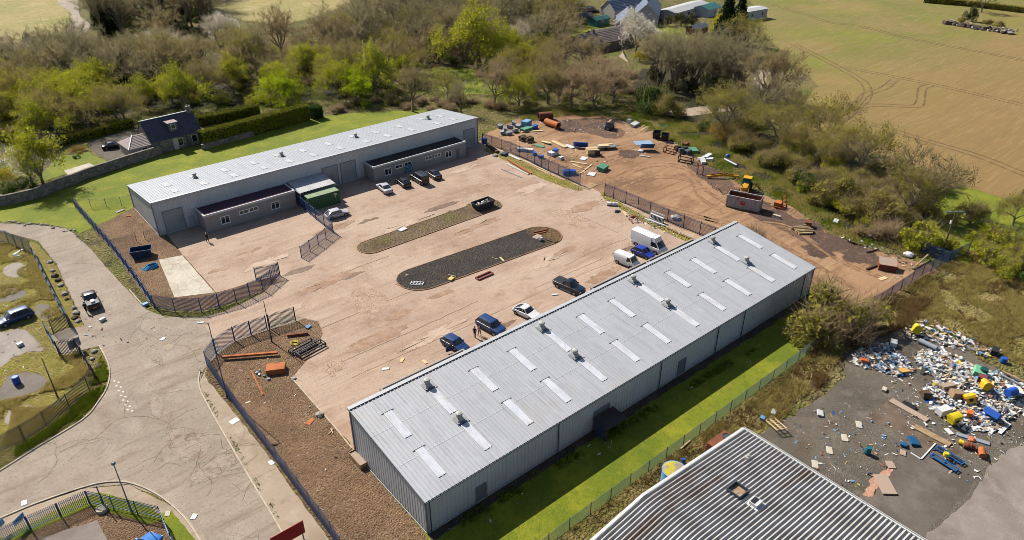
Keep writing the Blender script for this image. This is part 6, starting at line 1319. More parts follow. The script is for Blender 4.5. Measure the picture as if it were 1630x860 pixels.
# gravel strip
board('steel_beam', 'long orange steel beam lying across the gravel strip behind the fence', (356,573), (443,566), .32, .3, OS, 'beam', .25)
slab('steel_box', 'orange rusty steel box on the gravel strip at the end of the long beam', (440,591), 2.3, 1.5, .75, R_(-28), OS, 'box')
board('steel_beam', 'thin orange steel bar lying on the gravel below the long beam', (400,591), (419,630), .16, .14, OS, 'beam')
board('steel_beam', 'rust red steel beam by the dark gate leaf', (457,537), (491,533), .28, .25, RU, 'beam', .1)
frame_rect('bench_frame', 'black steel bench frame nearest the yard edge', (479.5,572.5), (519,551.5), 1.15, .55, BK)
frame_rect('bench_frame', 'black steel bench frame behind the nearer one on the gravel edge', (467,567), (503,548), 1.0, .5, BK)
frame_rect('metal_rack', 'small yellow metal frame lying by the black bench frames', (464,551), (475,549), .7, .2, YE, .08, False)
slab('plastic_bag', 'pale blue plastic sheet on the gravel by the gate end', (491,522), .8, .5, .2, .4, LB, 'plastic', roll=.2)
slab('metal_plate', 'flat orange metal plate on the gravel strip', (494,672), 1.1, .6, .05, .5, OS)
rock('grey concrete lump at the edge of the gravel strip', (509,662), .5, STN, 1, 'concrete_lump')
rock('small concrete block beside the orange steel box', (468,604), .3, STN, 2, 'concrete_lump')
board('timber', 'short pale timber on the gravel near the warehouse corner', (523,693), (531,684), .14, .1, WD, 'timber'); board('timber', 'thin timber leaning over the short pale one near the warehouse corner', (527,684), (530,692), .1, .08, TIM, 'timber', .1)
for i, (x, y, mt) in enumerate([(409,595,LB),(413,598,W_),(421,600,TE),(428,605,LB)]): slab('plastic_tub', ['pale blue tub, leftmost of the litter below the long orange beam','white tub in the litter below the long orange beam','teal tub in the litter below the long orange beam','pale blue tub nearest the thin orange bar end of the litter'][i], (x, y), .35, .25, .2, i, mt, 'tub')
pb = thing('planter_trough', 'pale wooden trough standing against the west end of the near warehouse', 'trough', G(572,735), R_(90))
m = MB(); m.bx(-1.3,1.3,-.55,-.48,.1,.75); m.bx(-1.3,1.3,.48,.55,.1,.75); m.bx(-1.3,-1.23,-.48,.48,.1,.75); m.bx(1.23,1.3,-.48,.48,.1,.75); m.bx(-1.23,1.23,-.48,.48,.1,.2); m.build('trough_side', WD, pb)
m = MB(); m.bx(-1.23,1.23,-.48,.48,.201,.62); m.build('fill', PINK, pb)
m = MB()
for x in (-1.1, 1.1): m.bx(x-.06, x+.06, -.5, .5, 0, .099)
m.build('bearer', DKW, pb)
# yard
slab('foam_sheet', 'white sheet lying on the brown gravel island', (641,367), 1.5, 1.0, .16, .15, W_, z=.13)
pallet('white slatted pallet on the left end of the dark gravel island', (664,453), W_, R_(-48), 2.0, 1.0, z=.13)
frame_rect('metal_rack', 'low red brown steel frame on the yard below the dark island', (762,447), (785,437), .8, .0, REDST, .22, False)
board('plank', 'pale offcut on the dark gravel island beside the yellow sack', (713,439), (726,442), .12, .06, TIM, 'plank', .1); board('plank', 'pale board near the middle edge of the dark gravel island', (796,411), (802,417), .3, .05, TIM, 'plank', .1); board('plank', 'thin stick left of the pale board on the dark island', (783,412), (792,414), .1, .06, TIM, 'plank', .1)
slab('sack', 'yellow sack on the dark gravel island', (718,446), 1.0, .7, .22, .3, mat('yellow_sack', c(222,196,110), .8), 'sack', z=.13)
slab('sheet', 'orange pink sheet at the right end of the dark gravel island', (855,378), 1.6, 1.1, .05, .2, PINK, z=.14)
board('plank', 'upper of two brown planks at the right end of the dark island', (849,372), (872,367), .2, .1, RU, 'plank', .12); board('plank', 'lower of two brown planks at the right end of the dark island', (850,375), (871,370), .18, .1, OS, 'plank', .12); board('plank', 'dark stick crossing the kerb end of the dark island', (868,383), (879,386), .12, .08, DKW, 'plank', .12)
slab('plastic_bag', 'white plastic bag standing on the right end of the dark island', (861,384), .7, .5, .5, .3, W_, 'bag', z=.13, tilt=.3); slab('plastic_bag', 'white plastic bag on the yard behind the black pickup', (883,470), .9, .35, .12, -.5, W_, 'bag')
rock('dark rubble lump on the left tip of the dark island', (648,439), .28, STN, 4)
for i, (x, y, l) in enumerate([(640,574,'pale board on the yard nearest the near warehouse office'), (676,577,'pale timber scraps beside the near warehouse office'), (614,588,'white dusty sheet on the yard left of the timber scraps')]): slab('board', l, (x, y), .9, .45, .08, .6+i, TIM if i < 2 else W_, 'board')
bp = slab('painted_panel', 'blue patterned panel leaning on the far office wall behind the boxy four by four', (655,288), 1.4, .08, 2.0, R_(2), mat('blue_patterned_panel', c(70,130,170), .6, [(c(170,206,214), 2.2, .5, .56, .9), (c(30,70,110), 3.4, .55, .6, .8)]), 'panel', roll=.2); bp.location.y = 77.3; bp.location.x = 48; bp.location.z = 1.0
# north west plot
t = thing('pipe_coil', 'heap of bright blue pipe coils beside the concrete pad', 'pipe', G(239,427))
for k in range(5):
    m = MB(); r = .9-.08*k; q = [(r*math.cos(a)*1.3+.1*k, r*math.sin(a)*.8, .08+.1*k+.03*math.sin(3*a)) for a in [2*math.pi*i/18 for i in range(19)]]
    for a, b in zip(q, q[1:]): m.tube(a, b, .055, n=6, cap=False)
    m.build('coil', mat('light_blue_pipe', c(60,170,226), .4) if k == 0 else bpy.data.materials['light_blue_pipe'], t)
slab('concrete_sheet', 'pale slab lying on the gravel west of the far warehouse', (191,337), 1.6, .7, .12, .3, STN); slab('plank', 'orange offcut on the gravel west of the far warehouse', (205,345), .8, .25, .1, -.8, OS, 'plank')
# road side
slab('box', 'pale blue box at the foot of the curved palisade fence', (232,487), .8, .6, .4, .2, LB, 'box'); slab('box', 'white box on the road behind the stopped pickup', (164,511), .8, .45, .4, .3, W_, 'box')
slab('concrete_block', 'pale block on the grey tarmac of the left site', (33,551), .7, .5, .45, .4, W_, 'block'); drum('upright blue drum on the left site tarmac patch', (28,611), BL, r=.42, h=1.1)
slab('sign_board', 'pale board standing against the short palisade run', (123,560), 1.6, .06, 1.3, R_(20), GR_, 'board', z=.7)
for i, (x, y, l) in enumerate([(373,671,'pale square inspection cover on the footpath by the lamp'), (259,540,'small pale cover in the road by the yard gate'), (309,823,'pale cover in the verge by the bottom left plot'), (267,818,'pale slab lying on the grass corner of the bottom left plot'), (39,801,'white litter on the kerb of the side road'), (432,737,'white slab by the footpath edge further down')]):
    slab('inspection_cover' if 'cover' in l else 'slab', l, (x, y), 1.0 if i == 0 else .7, .8 if i == 0 else .5, .03, .2+i*.3, W_ if i != 3 else CO, 'cover' if 'cover' in l else 'slab', z=.045)
m = MB(); m.lathe([(.75, 0), (.75, .012), (.62, .014), (.62, .02), (.0, .02)], n=20); tag(m.build('manhole_cover', M['path'], None, loc=G(268,553)+Vector((0,0,.025))), 'round patched manhole cover in the road at the yard gate', 'cover')
m = MB(); m.lathe([(.55, 0), (.55, .4), (.42, .42), (.42, .36), (0, .36)], n=18); tag(m.build('concrete_ring', CO, None, loc=G(163,813)), 'round concrete manhole ring inside the bottom left plot', 'concrete ring')
for i, (x, y) in enumerate([(36,840),(4,850)]): slab('plastic_sheet', ['pale blue sheet hung on the bottom left fence','pale sheet at the very corner of the bottom left fence'][i], (x, y), 1.3, .05, .7, R_(38), LB, 'sheet', z=.8)
rk = random.Random(9)
for i in range(26):
    t = i/25; x = 8+t*130+rk.uniform(-2, 2); y = 356+t*t*20+rk.uniform(-3, 3)+(8 if x > 120 else 0); rock('rough stone in the row round the end of the grey road', (x, y), rk.uniform(.16, .34), STN, i, 'stone', 'stone', 'stones round the road end')
for i, (x, y) in enumerate([(92,447),(97,455),(103,469),(107,477),(118,491),(122,499),(119,507),(125,512),(84,432),(88,440),(80,418),(147,572),(158,585),(150,560)]): rock('boulder on the grass verge beside the old palisade fence' if i < 11 else 'boulder on the kerb corner of the left site', (x, y), rk.uniform(.3, .55), STN if i % 3 else DKW, 30+i, 'boulder', 'boulder', 'verge boulders' if i < 11 else 'kerb corner boulders')
t = thing('scrap_heap', 'heap of grey metal scrap on the weedy left site behind the fence', 'scrap', G(33,412)); 
for k in range(8):
    m = MB(); a = rk.uniform(0, 3); m.bar((rk.uniform(-1,1), rk.uniform(-1,1), .1+.1*k), (math.cos(a)*rk.uniform(.8,2.2), math.sin(a)*rk.uniform(.8,2), .3+.12*k), .1+.05*(k % 3), .06); m.build('scrap_piece', [MET, HAT, W_][k % 3], t)
rs = thing('sign_board', 'red sign board seen from behind at the bottom edge by the footpath', 'sign', ((-12.35-9.55)/2, 7.1, 0))
m = MB(); m.bx(-1.65, 1.65, -.03, .03, .9, 2.55); m.build('board', mat('red_board', c(176,20,34), .5), rs)
for x in (-1.4, 1.4): m = MB(); m.bx(x-.05, x+.05, .032, .13, 0, 2.5); m.build('post', WD, rs)
# ================================================================ DIRT YARD CLUTTER
def pipe(label, p0, p1, r, mt, name='steel_pipe', cat='pipe'):
    a, b = G(*p0), G(*p1); d = (b-a); L = d.length; d.normalize(); n = 18; m = MB(); u = d.orthogonal().normalized(); v = d.cross(u)
    ring = lambda p, rr: [p+u*math.cos(2*math.pi*i/n)*rr+v*math.sin(2*math.pi*i/n)*rr for i in range(n)]
    o = Vector((0, 0, 0)); m.loft([ring(o, r*.9), ring(o, r), ring(d*L, r), ring(d*L, r*.9), ring(d*L*.02, r*.9), ring(o, r*.9)], cap=False)
    return tag(m.build(name, mt, None, loc=a+Vector((0, 0, r+.05)), smooth=True), label, cat)
pipe('upper of two big rusty pipes at the back of the dirt yard', (857,192), (879,190), .95, RU); pipe('lower big rusty pipe, open end towards the yard', (869,199), (889,206), .8, OS)
pipe('grey steel pipe lying at the edge below the blue ball', (1153,256), (1173,266), .28, MET)
t = G(1158,252); m = MB(); m.lathe([(.02, 0), (.35, .1), (.5, .4), (.42, .75), (.2, .92), (.02, .98)], (0,0,0), 14); tag(m.build('buoy', BL, None, loc=t, smooth=True), 'round blue ball lying by the grey steel pipe', 'ball')
board('steel_beam', 'upper orange beam beside the fence at the far warehouse corner', (808,255), (846,278), .35, .25, OS, 'beam'); board('steel_beam', 'lower orange beam lying in front of the white one', (812,258), (842,278), .3, .2, RU, 'beam')
board('timber', 'white painted beam below the orange beams', (807,262), (841,279), .3, .18, W_, 'beam'); board('timber', 'second white beam nearest the fence at the warehouse corner', (810,248), (828,256), .5, .2, W_, 'beam'); board('timber', 'long pale timber along the foot of the fence', (826,254), (876,276), .2, .15, TIM, 'timber')
board('steel_pole', 'thin grey pole lying on the yard below the white beams', (798,270), (831,284), .12, .1, MET, 'pole')
slab('crate', 'dark flat crate near the far warehouse corner', (803,247), 1.6, 1.1, .5, .3, HAT, 'crate'); rock('pale rubble lump beside the dark flat crate', (788,249), .6, STN, 60); slab('barrow', 'bright blue bin at the corner of the far warehouse', (771,228), 1.0, .9, 1.1, .2, BL, 'bin')
board('timber', 'stack of dark rails beside the bright blue bin', (776,232), (792,244), .8, .4, DKW, 'timber')
slab('trough', 'white trough just behind the fence', (836,241), 3.6, 1.0, .6, R_(-52), W_, 'trough')
for i, (x, y, l) in enumerate([(833,224,'left of two brown log stacks behind the fence'), (843,226,'right of two brown log stacks behind the fence')]):
    t = thing('log_stack', l, 'logs', G(x, y))
    for k in range(9): m = MB(); zz = .22+.38*(k//3); m.tube((-.9+.05*(k % 2), (k % 3-1)*.42+.1*(k//3), zz), (.9, (k % 3-1)*.42+.1*(k//3), zz), .2, n=9); m.build('log', DKW if k % 2 else WD, t)
slab('box', 'pale blue and white box by the lower rusty pipe', (838,202), 2.2, 1.6, 1.5, .3, LB, 'box'); slab('tarpaulin', 'green tarpaulin bundle below the pale blue box', (839,208), 3.2, 1.5, .7, .1, GRN, 'tarpaulin')
board('plank', 'long yellow plank lying under the green tarpaulin', (830,211), (864,209), .6, .15, TIM, 'plank'); slab('bag', 'dark blue sack right of the green tarpaulin', (851,205), 1.4, 1.0, .8, .3, BL, 'sack')
for i, (x, y) in enumerate([(796,204),(804,209),(812,205),(820,211),(800,214),(825,204),(810,215),(818,199)]): slab('rubbish_sack', 'grey sack in the tip left of the pale blue box', (x, y), 1.3, .9, .7, i, [GR_, HAT, W_, BL][i % 4] if i % 4 == 0 else GR_, 'sack', roll=.2, group='sacks in the tip')
board('plank', 'wide white board lying behind the fence, left one', (851,231), (866,235), 1.0, .12, GRN, 'board'); board('plank', 'pale board tilted beside the wide white one', (862,226), (876,231), .8, .12, TIM, 'board', .05, .3)
board('plank', 'longest pale board in the middle of the dirt yard', (879,226), (901,236), 1.0, .25, TIM, 'board'); board('plank', 'short white board at the end of the longest pale board', (900,232), (913,237), 1.2, .2, W_, 'board')
slab('panel', 'dark blue panel leaning on the timber bale', (924,236), 3.2, .15, 1.5, R_(-50), BL, 'panel', roll=.5)
t = thing('timber_bale', 'square bale of yellow timber in the middle of the dirt yard', 'timber', G(942,246), R_(-30))
for k in range(12): m = MB(); m.bx(-1.2, 1.2, -1+.5*(k % 4), -.55+.5*(k % 4), .1+.45*(k//4), .5+.45*(k//4)); m.build('timber_piece', TIM if k % 3 else WD, t)
drum('upright brown barrel right of the timber bale', (951,248), DKW, None, .55, 1.3)
tr = thing('flatbed_trailer', 'grey flatbed trailer loaded with pale boards in the dirt yard', 'trailer', G(964,237), R_(-30))
m = MB(); m.bx(-2.1, 2.1, -.95, .95, .62, .76); m.build('deck', MET, tr); m = MB(); m.bar((2.1, 0, .6), (3.3, 0, .5), .1); m.build('drawbar', MET, tr)
for s in (-1, 1): m = MB(); m.tube((-.2, s*1.05, .35), (-.2, s*.85, .35), .35, n=14); m.build('wheel', M['tyre'], tr)
m = MB(); m.bx(-1.9, .6, -.7, .1, .763, .95); m.bx(-1.5, 1.6, .15, .8, .763, .9); m.build('load', TIM, tr)
slab('sheet', 'white sheet on the soil below the timber bale', (929,253), 2.0, 1.4, .1, .4, W_, 'sheet'); slab('box', 'white boxes with blue lid beside the fence in the dirt yard', (880,247), 2.2, 1.4, .8, .1, W_, 'box'); slab('lid', 'blue lid lying on the white boxes', (884,246), 1.2, 1.0, .3, .3, BL, 'lid', z=.9)
board('plank', 'scattered pale plank behind the fence, upper one', (908,258), (934,262), .5, .1, TIM, 'plank'); board('plank', 'scattered pale plank behind the fence, lower one', (910,262), (926,268), .4, .1, TIM, 'plank'); board('plank', 'pale plank pointing at the green heap', (924,277), (943,262), .3, .1, TIM, 'plank')
slab('tarpaulin', 'green covered heap on a pallet near the dirt yard entrance', (959,271), 2.4, 1.6, .8, .3, GRN, 'heap', roll=.15); slab('tank', 'long blue tank behind the fence end', (906,278), 2.6, 1.1, .9, R_(-30), BL, 'tank'); slab('sheet', 'large white panel lying behind the last fence post', (942,278), 1.9, 1.5, .12, .5, W_, 'panel'); slab('board', 'brown wooden mat on the ground at the dirt yard gateway', (938,297), 3.2, 1.8, .06, R_(10), WD, 'mat')
for i, (x, y) in enumerate([(893,254),(851,247),(861,252)]): slab('plastic_crate', ['white tub behind the fence below the long tank','left blue crate among weeds behind the fence','right blue crate among weeds behind the fence'][i], (x, y), 1.0, .8, .6, i, W_ if i == 0 else BL, 'crate')
slab('sheet', 'pale blue flat sheet at the back of the dirt yard', (1024,228), 4.0, 2.4, .08, R_(-30), mat('pale_blue_sheet', c(150,176,206), .5), 'sheet'); slab('sheet', 'mid blue sheet propped up on the soil', (1030,240), 3.0, .1, 1.9, R_(-40), mat('mid_blue_sheet', c(60,110,170), .5), 'sheet', roll=.75); slab('pipe', 'curved white offcut below the propped blue sheet', (1026,250), 2.2, .3, .2, R_(-60), W_, 'offcut'); rock('white rubble by the propped blue sheet', (1020,242), .7, W_, 71)
frame_rect('table_frame', 'black table frame in front of the bags at the edge of the dirt yard', (1079,258), (1100,262), 1.4, 1.3, BK, .14, False); frame_rect('table_frame', 'rusty frame with yellow load behind the black table frame', (1056,243), (1072,247), 1.4, 1.2, RU, .12, False)
for i, (x, y) in enumerate([(1078,240),(1084,244),(1090,241),(1095,246)]): slab('rubbish_sack', 'dark sack heaped behind the black table frame', (x, y), 1.2, 1.0, .9, i, HAT if i % 2 else BK, 'sack', group='dark sacks behind the black frame', tilt=.2)
slab('tarpaulin', 'green netting spread right of the dark sacks', (1098,242), 3.2, 2.0, .5, R_(-30), GRN, 'netting', roll=.1); slab('box', 'orange brown crate behind the green netting', (1091,233), 1.4, 1.0, .8, .2, RU, 'crate')
for i, (x, y) in enumerate([(1115,256),(1122,254),(1129,257),(1127,251),(1119,260)]): slab('paper_litter', 'white rubbish bag heap left of the goal shaped frame', (x, y), 1.5, 1.0, .5, i, W_, 'rubbish', group='white bags by the goal frame', tilt=.2)
pallet('slatted timber pallet on the grass behind the black skips', (1024,208), TIM, .2, 2.2, 1.6, tilt=-.3); slab('sheet', 'white heap on the grass at the back of the dirt yard', (1010,201), 2.6, 1.3, .6, .2, W_, 'heap', roll=.2); slab('sheet', 'small white tub right of the dark mound at the back', (1001,196), .9, .9, .9, .2, W_, 'tub'); slab('sheet', 'teal sheet by the bushes at the back of the yard', (1060,201), 2.0, 1.0, .1, .2, TE, 'sheet')
t = thing('dumper', 'dark machine wreck at the back of the dirt yard', 'machine', G(970,206), .4); m = MB(); m.box((0,0,.9), (2.4,1.4,.8)); m.box((-.5,0,1.6), (1,1.2,.7)); m.build('body', HAT, t, bevel=.08)
for x in (-.8, .8):
    for s in (-1, 1): m = MB(); m.tube((x, s*.8, .4), (x, s*.55, .4), .4, n=12); m.build('wheel', M['tyre'], t)
m = MB(); m.bar((-1, 0, 2), (1.6, .3, 1.7), .3); m.build('arm', TIM, t)
for i, (x, y) in enumerate([(968,190),(974,186),(980,192),(986,188),(993,191)]): rock('orange brick rubble at the back of the dirt yard', (x, y), .6, M['brick_red'], 80+i, 'rubble', 'rubble', 'orange rubble at the back')
t = thing('log_pile', 'pile of pale logs on the dark burnt soil', 'logs', G(1277,368), R_(-30))
for k in range(9): m = MB(); m.tube((-1.4+rk.uniform(-.3,.3), -1.2+.3*k*.9, .25+.2*(k % 2)), (1.4+rk.uniform(-.4,.3), -1.2+.3*k*.9+rk.uniform(-.2,.2), .25+.15*(k % 3)), .19, n=8); m.build('log', WD if k % 3 else TIM, t)
slab('crate', 'brown burnt crate at the end of the log pile', (1286,361), 1.2, 1.0, 1.0, .4, RU, 'crate'); slab('concrete_block', 'pale block at the tip of the skip container shadow', (1236,347), .5, 1.4, .5, R_(10), CO, 'block')
bx = thing('wooden_box', 'large orange brown open box near the dirt yard corner', 'box', G(1411,428), R_(-60)); m = MB(); m.bx(-1.3,1.3,-1,-.94,0,1.1); m.bx(-1.3,-1.24,-.94,1,0,1.1); m.bx(1.24,1.3,-.94,1,0,1.1); m.build('box_side', RU, bx); m = MB(); m.box((0,.1,1.2), (2.6,2.0,.08), 0, 0, .0, .25); m.build('lid', PINK, bx)
board('log', 'dark log lying left of the large open box', (1379,430), (1395,424), .3, .25, DKW, 'log'); board('log', 'dark log lying above the large open box', (1379,403), (1398,398), .25, .22, DKW, 'log'); slab('board', 'pale board on the soil below the large open box', (1405,444), 1.6, .7, .06, -.2, TIM, 'board'); slab('drum', 'dark green tub by the shrubs at the dirt yard edge', (1384,380), 1.0, .8, .7, .2, HAT, 'tub'); slab('litter', 'white rubble patch at the edge of the burnt soil', (1330,354), 1.6, .8, .3, .3, W_, 'rubble', roll=.1)
board('branch', 'bare log leaning at the leaning fence', (1452,430), (1475,412), .2, .18, WD, 'log', .1, .6); rock('white rubble heap by the short palisade fence', (1446,408), .8, W_, 91)
# in front of the fence by the white van
drum('white roll lying in front of the fence end at the dirt yard gateway', (966,327), W_, R_(40), .35, 2.0, 'foam_roll', 'roll'); t = G(983,338); m = MB()
for k in range(3): m.lathe([(.2, 0), (.34, .02), (.36, .1), (.34, .2), (.2, .22)], (.3*(k-1), .15*(k % 2), .0+.1*(k % 2)), 12)
o = m.build('black_tub_stack', BK, None, loc=t, smooth=True); tag(o, 'black tub of scrap left of the pale sticks on the yard edge', 'tub')
board('stick', 'pale sticks on the yard edge near the fence', (992,338), (997,345), .3, .2, TIM, 'sticks'); board('plank', 'brown post on the yard edge right of the pale sticks', (1004,347), (1012,346), .4, .3, RU, 'post'); frame_rect('wire_frame', 'rusty wire frame on the yard edge', (1006,356), (1022,354), 1.5, .4, RU, .06, False)
board('pipe', 'long white tube lying on the yard beside the white van', (1033,352), (1058,361), .3, .25, W_, 'tube'); board('pipe', 'short white tube left of the long one', (1026,349), (1035,353), .3, .2, W_, 'tube'); board('plank', 'long brown timber edging running towards the near warehouse', (1062,365), (1108,386), .2, .14, RU, 'edging')
t = thing('steel_rack', 'white painted rack with dark slots standing against the fence', 'rack', G(1045,352), math.atan2(*(G(1058,355)-G(1034,345)).yx)); m = MB(); m.bx(-1.5,1.5,-.2,.2,.1,.2); m.bx(-1.5,1.5,-.2,.2,1.0,1.1); m.bx(-1.5,1.5,.12,.2,1.35,1.6); m.bx(-1.45,1.45,.1,.13,.2,1.0,1)
for k in range(11): x = -1.45+k*.29; m.bx(x-.045, x+.045, -.2, -.12, .2, 1.0)
m.build('rack_frame', [W_, M['skipbl']], t)
rock('white rubble heap behind the fence beside the white van', (1075,349), .9, W_, 97)
# ================================================================ BY THE NEAR WAREHOUSE AND THE CORNER BUILDING
ln = thing('lean_to_shed', 'dark lean-to shelter against the south wall of the near warehouse', 'shelter', (24.0, -1.35, 0)); m = MB()
for x in (-1.5, 1.5): m.bx(x-.05, x+.05, -1.0, -.9, 0, 1.9)
m.build('post', DKW, ln); m = MB(); m.box((0, -.05, 1.98), (3.3, 2.2, .08), 0, 0, 0, .1); m.build('shelter_roof', M['felt'], ln); m = MB(); m.bx(-1.5, -1.44, -.88, .9, 0, 1.88); m.build('side_panel', HAT, ln)
slab('panel', 'white fridge sized panel standing by the dark shelter', (982,676), 1.1, .12, 1.2, R_(5), W_, 'panel'); slab('bin', 'blue door panel leaning at the dark shelter', (956,694), .9, .1, 1.2, R_(10), BL, 'panel', roll=.15)
wt = thing('water_tank', 'round pale blue tank with mossy yellow top beside the corner building', 'tank', (23.4, -11.1, 0)); m = MB(); m.lathe([(1.25, 0), (1.25, 1.9), (1.3, 1.92), (1.3, 2.0), (1.2, 2.0)], n=24); m.build('tank_shell', LB, wt, smooth=True); m = MB(); m.lathe([(1.19, 2.0), (.9, 2.06), (.0, 2.09)], n=24); m.build('tank_lid', mat('mossy_lid', c(196,180,60), .9, [(c(150,140,130), 1.2, .48, .56, .9)]), wt)
drum('small blue canister right of the mossy tank', (1087,738), BL, None, .2, .7, 'canister', 'canister')
rb = thing('rusty_tank', 'rusty square steel tank behind the corner building gable', 'tank', (31.2, -11.6, 0), R_(0)); m = MB(); m.bx(-1.6, 1.6, -1.0, 1.0, 0, 1.6); m.build('tank_shell', RU, rb, bevel=.04); m = MB(); m.lathe([(.45, 1.6), (.45, 1.72), (.4, 1.72), (.4, 1.64)], (.8, .2, 0), 16); m.build('hatch_ring', HAT, rb)
board('timber', 'rusty bar from the mossy tank to the rusty tank', (1088,722), (1126,712), .08, .08, RU, 'bar', .5); board('timber', 'pale timber on the rough grass behind the rusty tank', (1083,716), (1099,702), .16, .12, TIM, 'timber')
pallet('slatted wooden rack lying at the edge of the waste ground', (1234,680), TIM, R_(62), 2.6, 1.3, 'slatted_rack', 'rack', tilt=.25, n=6)
slab('litter', 'white litter on the rough grass above the slatted rack', (1231,658), .9, .5, .2, .3, W_, 'litter', roll=.2); slab('litter', 'blue white litter by the slatted rack', (1213,668), .6, .5, .3, .3, LB, 'litter', roll=.2); slab('litter', 'white crumpled sheet at the edge of the waste ground', (1305,660), 1.0, .7, .2, .6, W_, 'litter', roll=.2)
for i, (x, y) in enumerate([(1367,677),(1344,698),(1320,718),(1297,740)]): slab('paving_slab', ['pale slab farthest from the corner building, in the row of four','pale slab second from the far end of the row of four','pale slab third from the far end of the row of four','pale slab nearest the gutter of the corner building'][i], (x, y), 1.15, .65, .08, R_(35), CO, 'slab')
drum('teal drum standing alone on the waste ground', (1380,723), TE, None, .32, .95)
slab('tarpaulin', 'crumpled blue sheet on the waste ground beside the white angle frame', (1453,705), 1.3, 1.0, .25, .8, mat('dusty_blue_sheet', c(24,96,140), .6), 'sheet', roll=.2); slab('tarpaulin', 'folded end of the crumpled blue sheet', (1438,710), .8, .7, .2, .3, bpy.data.materials['dusty_blue_sheet'], 'sheet', tilt=.2)
slab('panel', 'large pale panel lying across the kerb line of the waste ground', (1408,773), 2.7, 1.5, .12, R_(48), PINK, 'panel', z=.12); slab('panel', 'small pale slab at the corner above the large panel', (1417,741), 1.1, .8, .1, R_(48), PINK, 'slab'); slab('panel', 'pale slab fragment nearest the crumpled blue sheet', (1437,722), .9, .6, .1, R_(20), PINK, 'slab')
board('wooden_ramp', 'long pale wooden ramp with a dark hole on the brown tarmac', (1417,638), (1476,671), .9, .14, PINK, 'ramp'); slab('hatch', 'dark opening on the long pale ramp', (1447,647), 1.6, .7, .03, math.atan2(*(G(1476,671)-G(1417,638)).yx), BK, 'hatch', z=.22); board('wooden_ramp', 'weathered plank walkway below the long ramp', (1455,680), (1512,710), .9, .16, WD, 'walkway')
board('angle_frame', 'white angle frame on the waste ground, long leg', (1466,732), (1489,707), .16, .1, W_, 'frame'); board('angle_frame', 'white angle frame on the waste ground, short leg', (1449,722), (1465,732), .16, .1, W_, 'frame')
for i, (a, b) in enumerate([((1482,727), (1522,752)), ((1490,715), (1532,741))]):
    mid, L, ang = span(a, b); t = thing('trestle', ['blue trestle frame nearest the pale tarmac','blue trestle frame with the black slatted top'][i], 'trestle', mid, ang); m = MB(); M_ = bpy.data.materials['dusty_blue_frame'] if i else mat('dusty_blue_frame', c(30,110,180), .5)
    for y in (-.3, .3): m.bar((-L/2, y, .35), (L/2, y, .35), .1)
    for x in (-L/2, 0, L/2): m.bar((x, -.3, .35), (x, .3, .35), .1); 
    for x in (-L/2, L/2):
        for y in (-.3, .3): m.bar((x, y, .05), (x, y, .35), .08)
    m.build('frame', M_, t); m = MB()
    for k in range(8): m.bx(-L/2+.15+k*(L-.3)/8, -L/2+.08+(k+1)*(L-.3)/8, -.24, .24, .36, .39)
    if i: m.build('slats', BK, t)
    else: m = MB(); m.bx(-L/2+.06, L/2-.06, -.24, .24, .2, .22); m.build('tray', HAT, t)
drum('yellow bucket standing on the blue trestle frames', (1503,731), YE, None, .28, .5, 'bucket', 'bucket', z=.45); drum('rust brown drum lying by the blue trestles', (1532,712), RU, R_(30), .36, 1.1); drum('orange drum lying right of the rust brown drum', (1560,719), OS, R_(-62), .36, 1.2); drum('pale yellow can beside the rust brown drum', (1525,706), YE, R_(10), .28, .7)
board('plank', 'grey plank at the front edge of the rubbish heap', (1522,692), (1575,708), .6, .12, GR_, 'plank'); rock('orange and green sack on the grey plank', (1547,701), .4, OR, 111, 'sack', 'sack')
# ================================================================ RUBBISH TIP
def bin_body(name, label, px, s, rz, mt, z=.3, tilt=0.0):
    p = G(*px); t = thing(name, label, 'bin', (p.x, p.y, z), rz); t.rotation_euler = (tilt, tilt*.6, rz); m = MB()
    m.loft([[(x*q, y*q, zz) for x, y in ((-.55*s, -.45*s), (.55*s, -.45*s), (.55*s, .45*s), (-.55*s, .45*s))] for q, zz in ((.8, 0), (1, .7*s))]); m.build('bin_body', mt, t, bevel=.04)
    m = MB(); m.loft([[(-.6*s, y, z_) for y, z_ in ((-.5*s, .7*s+.003), (-.42*s, .95*s), (-.1*s, 1.1*s), (.3*s, 1.05*s), (.5*s, .7*s+.003))], [(.6*s, y, z_) for y, z_ in ((-.5*s, .7*s+.003), (-.42*s, .95*s), (-.1*s, 1.1*s), (.3*s, 1.05*s), (.5*s, .7*s+.003))]]); m.build('lid', mt, t, smooth=True)
    m = MB(); m.bx(-.2*s, .2*s, -.47*s, -.44*s, .3*s, .6*s); m.build('opening', BK, t); return t
bin_body('grit_bin', 'big rounded yellow grit bin at the front of the tip', (1515,676), 1.15, R_(-20), YE, .35); bin_body('grit_bin', 'yellow bin on its side at the far end of the tip', (1453,533), 1.15, R_(30), YE, .4, .5); bin_body('grit_bin', 'orange yellow bin high on the middle of the tip', (1562,627), 1.05, R_(40), mat('orange_yellow_plastic', c(240,184,26), .5), .8, .3); bin_body('grit_bin', 'split yellow bin left of the orange yellow one', (1543,647), 1.05, R_(-40), bpy.data.materials['orange_yellow_plastic'], .5, -.5)
drum('bright blue drum lying on top of the tip', (1597,640), BL, R_(70), .5, 1.3, z=.9); slab('sheet', 'big white sheet on the right of the tip', (1611,630), 2.4, 1.6, .08, .5, W_, 'sheet', z=.7, tilt=.25); slab('trough', 'upright royal blue crate at the front right of the tip', (1576,668), .9, 1.7, .7, R_(-10), BL, 'crate', z=.4, tilt=.5); rock('red ball shaped tub on the right of the tip', (1598,657), .45, M['red'], 120, 'tub', 'tub')
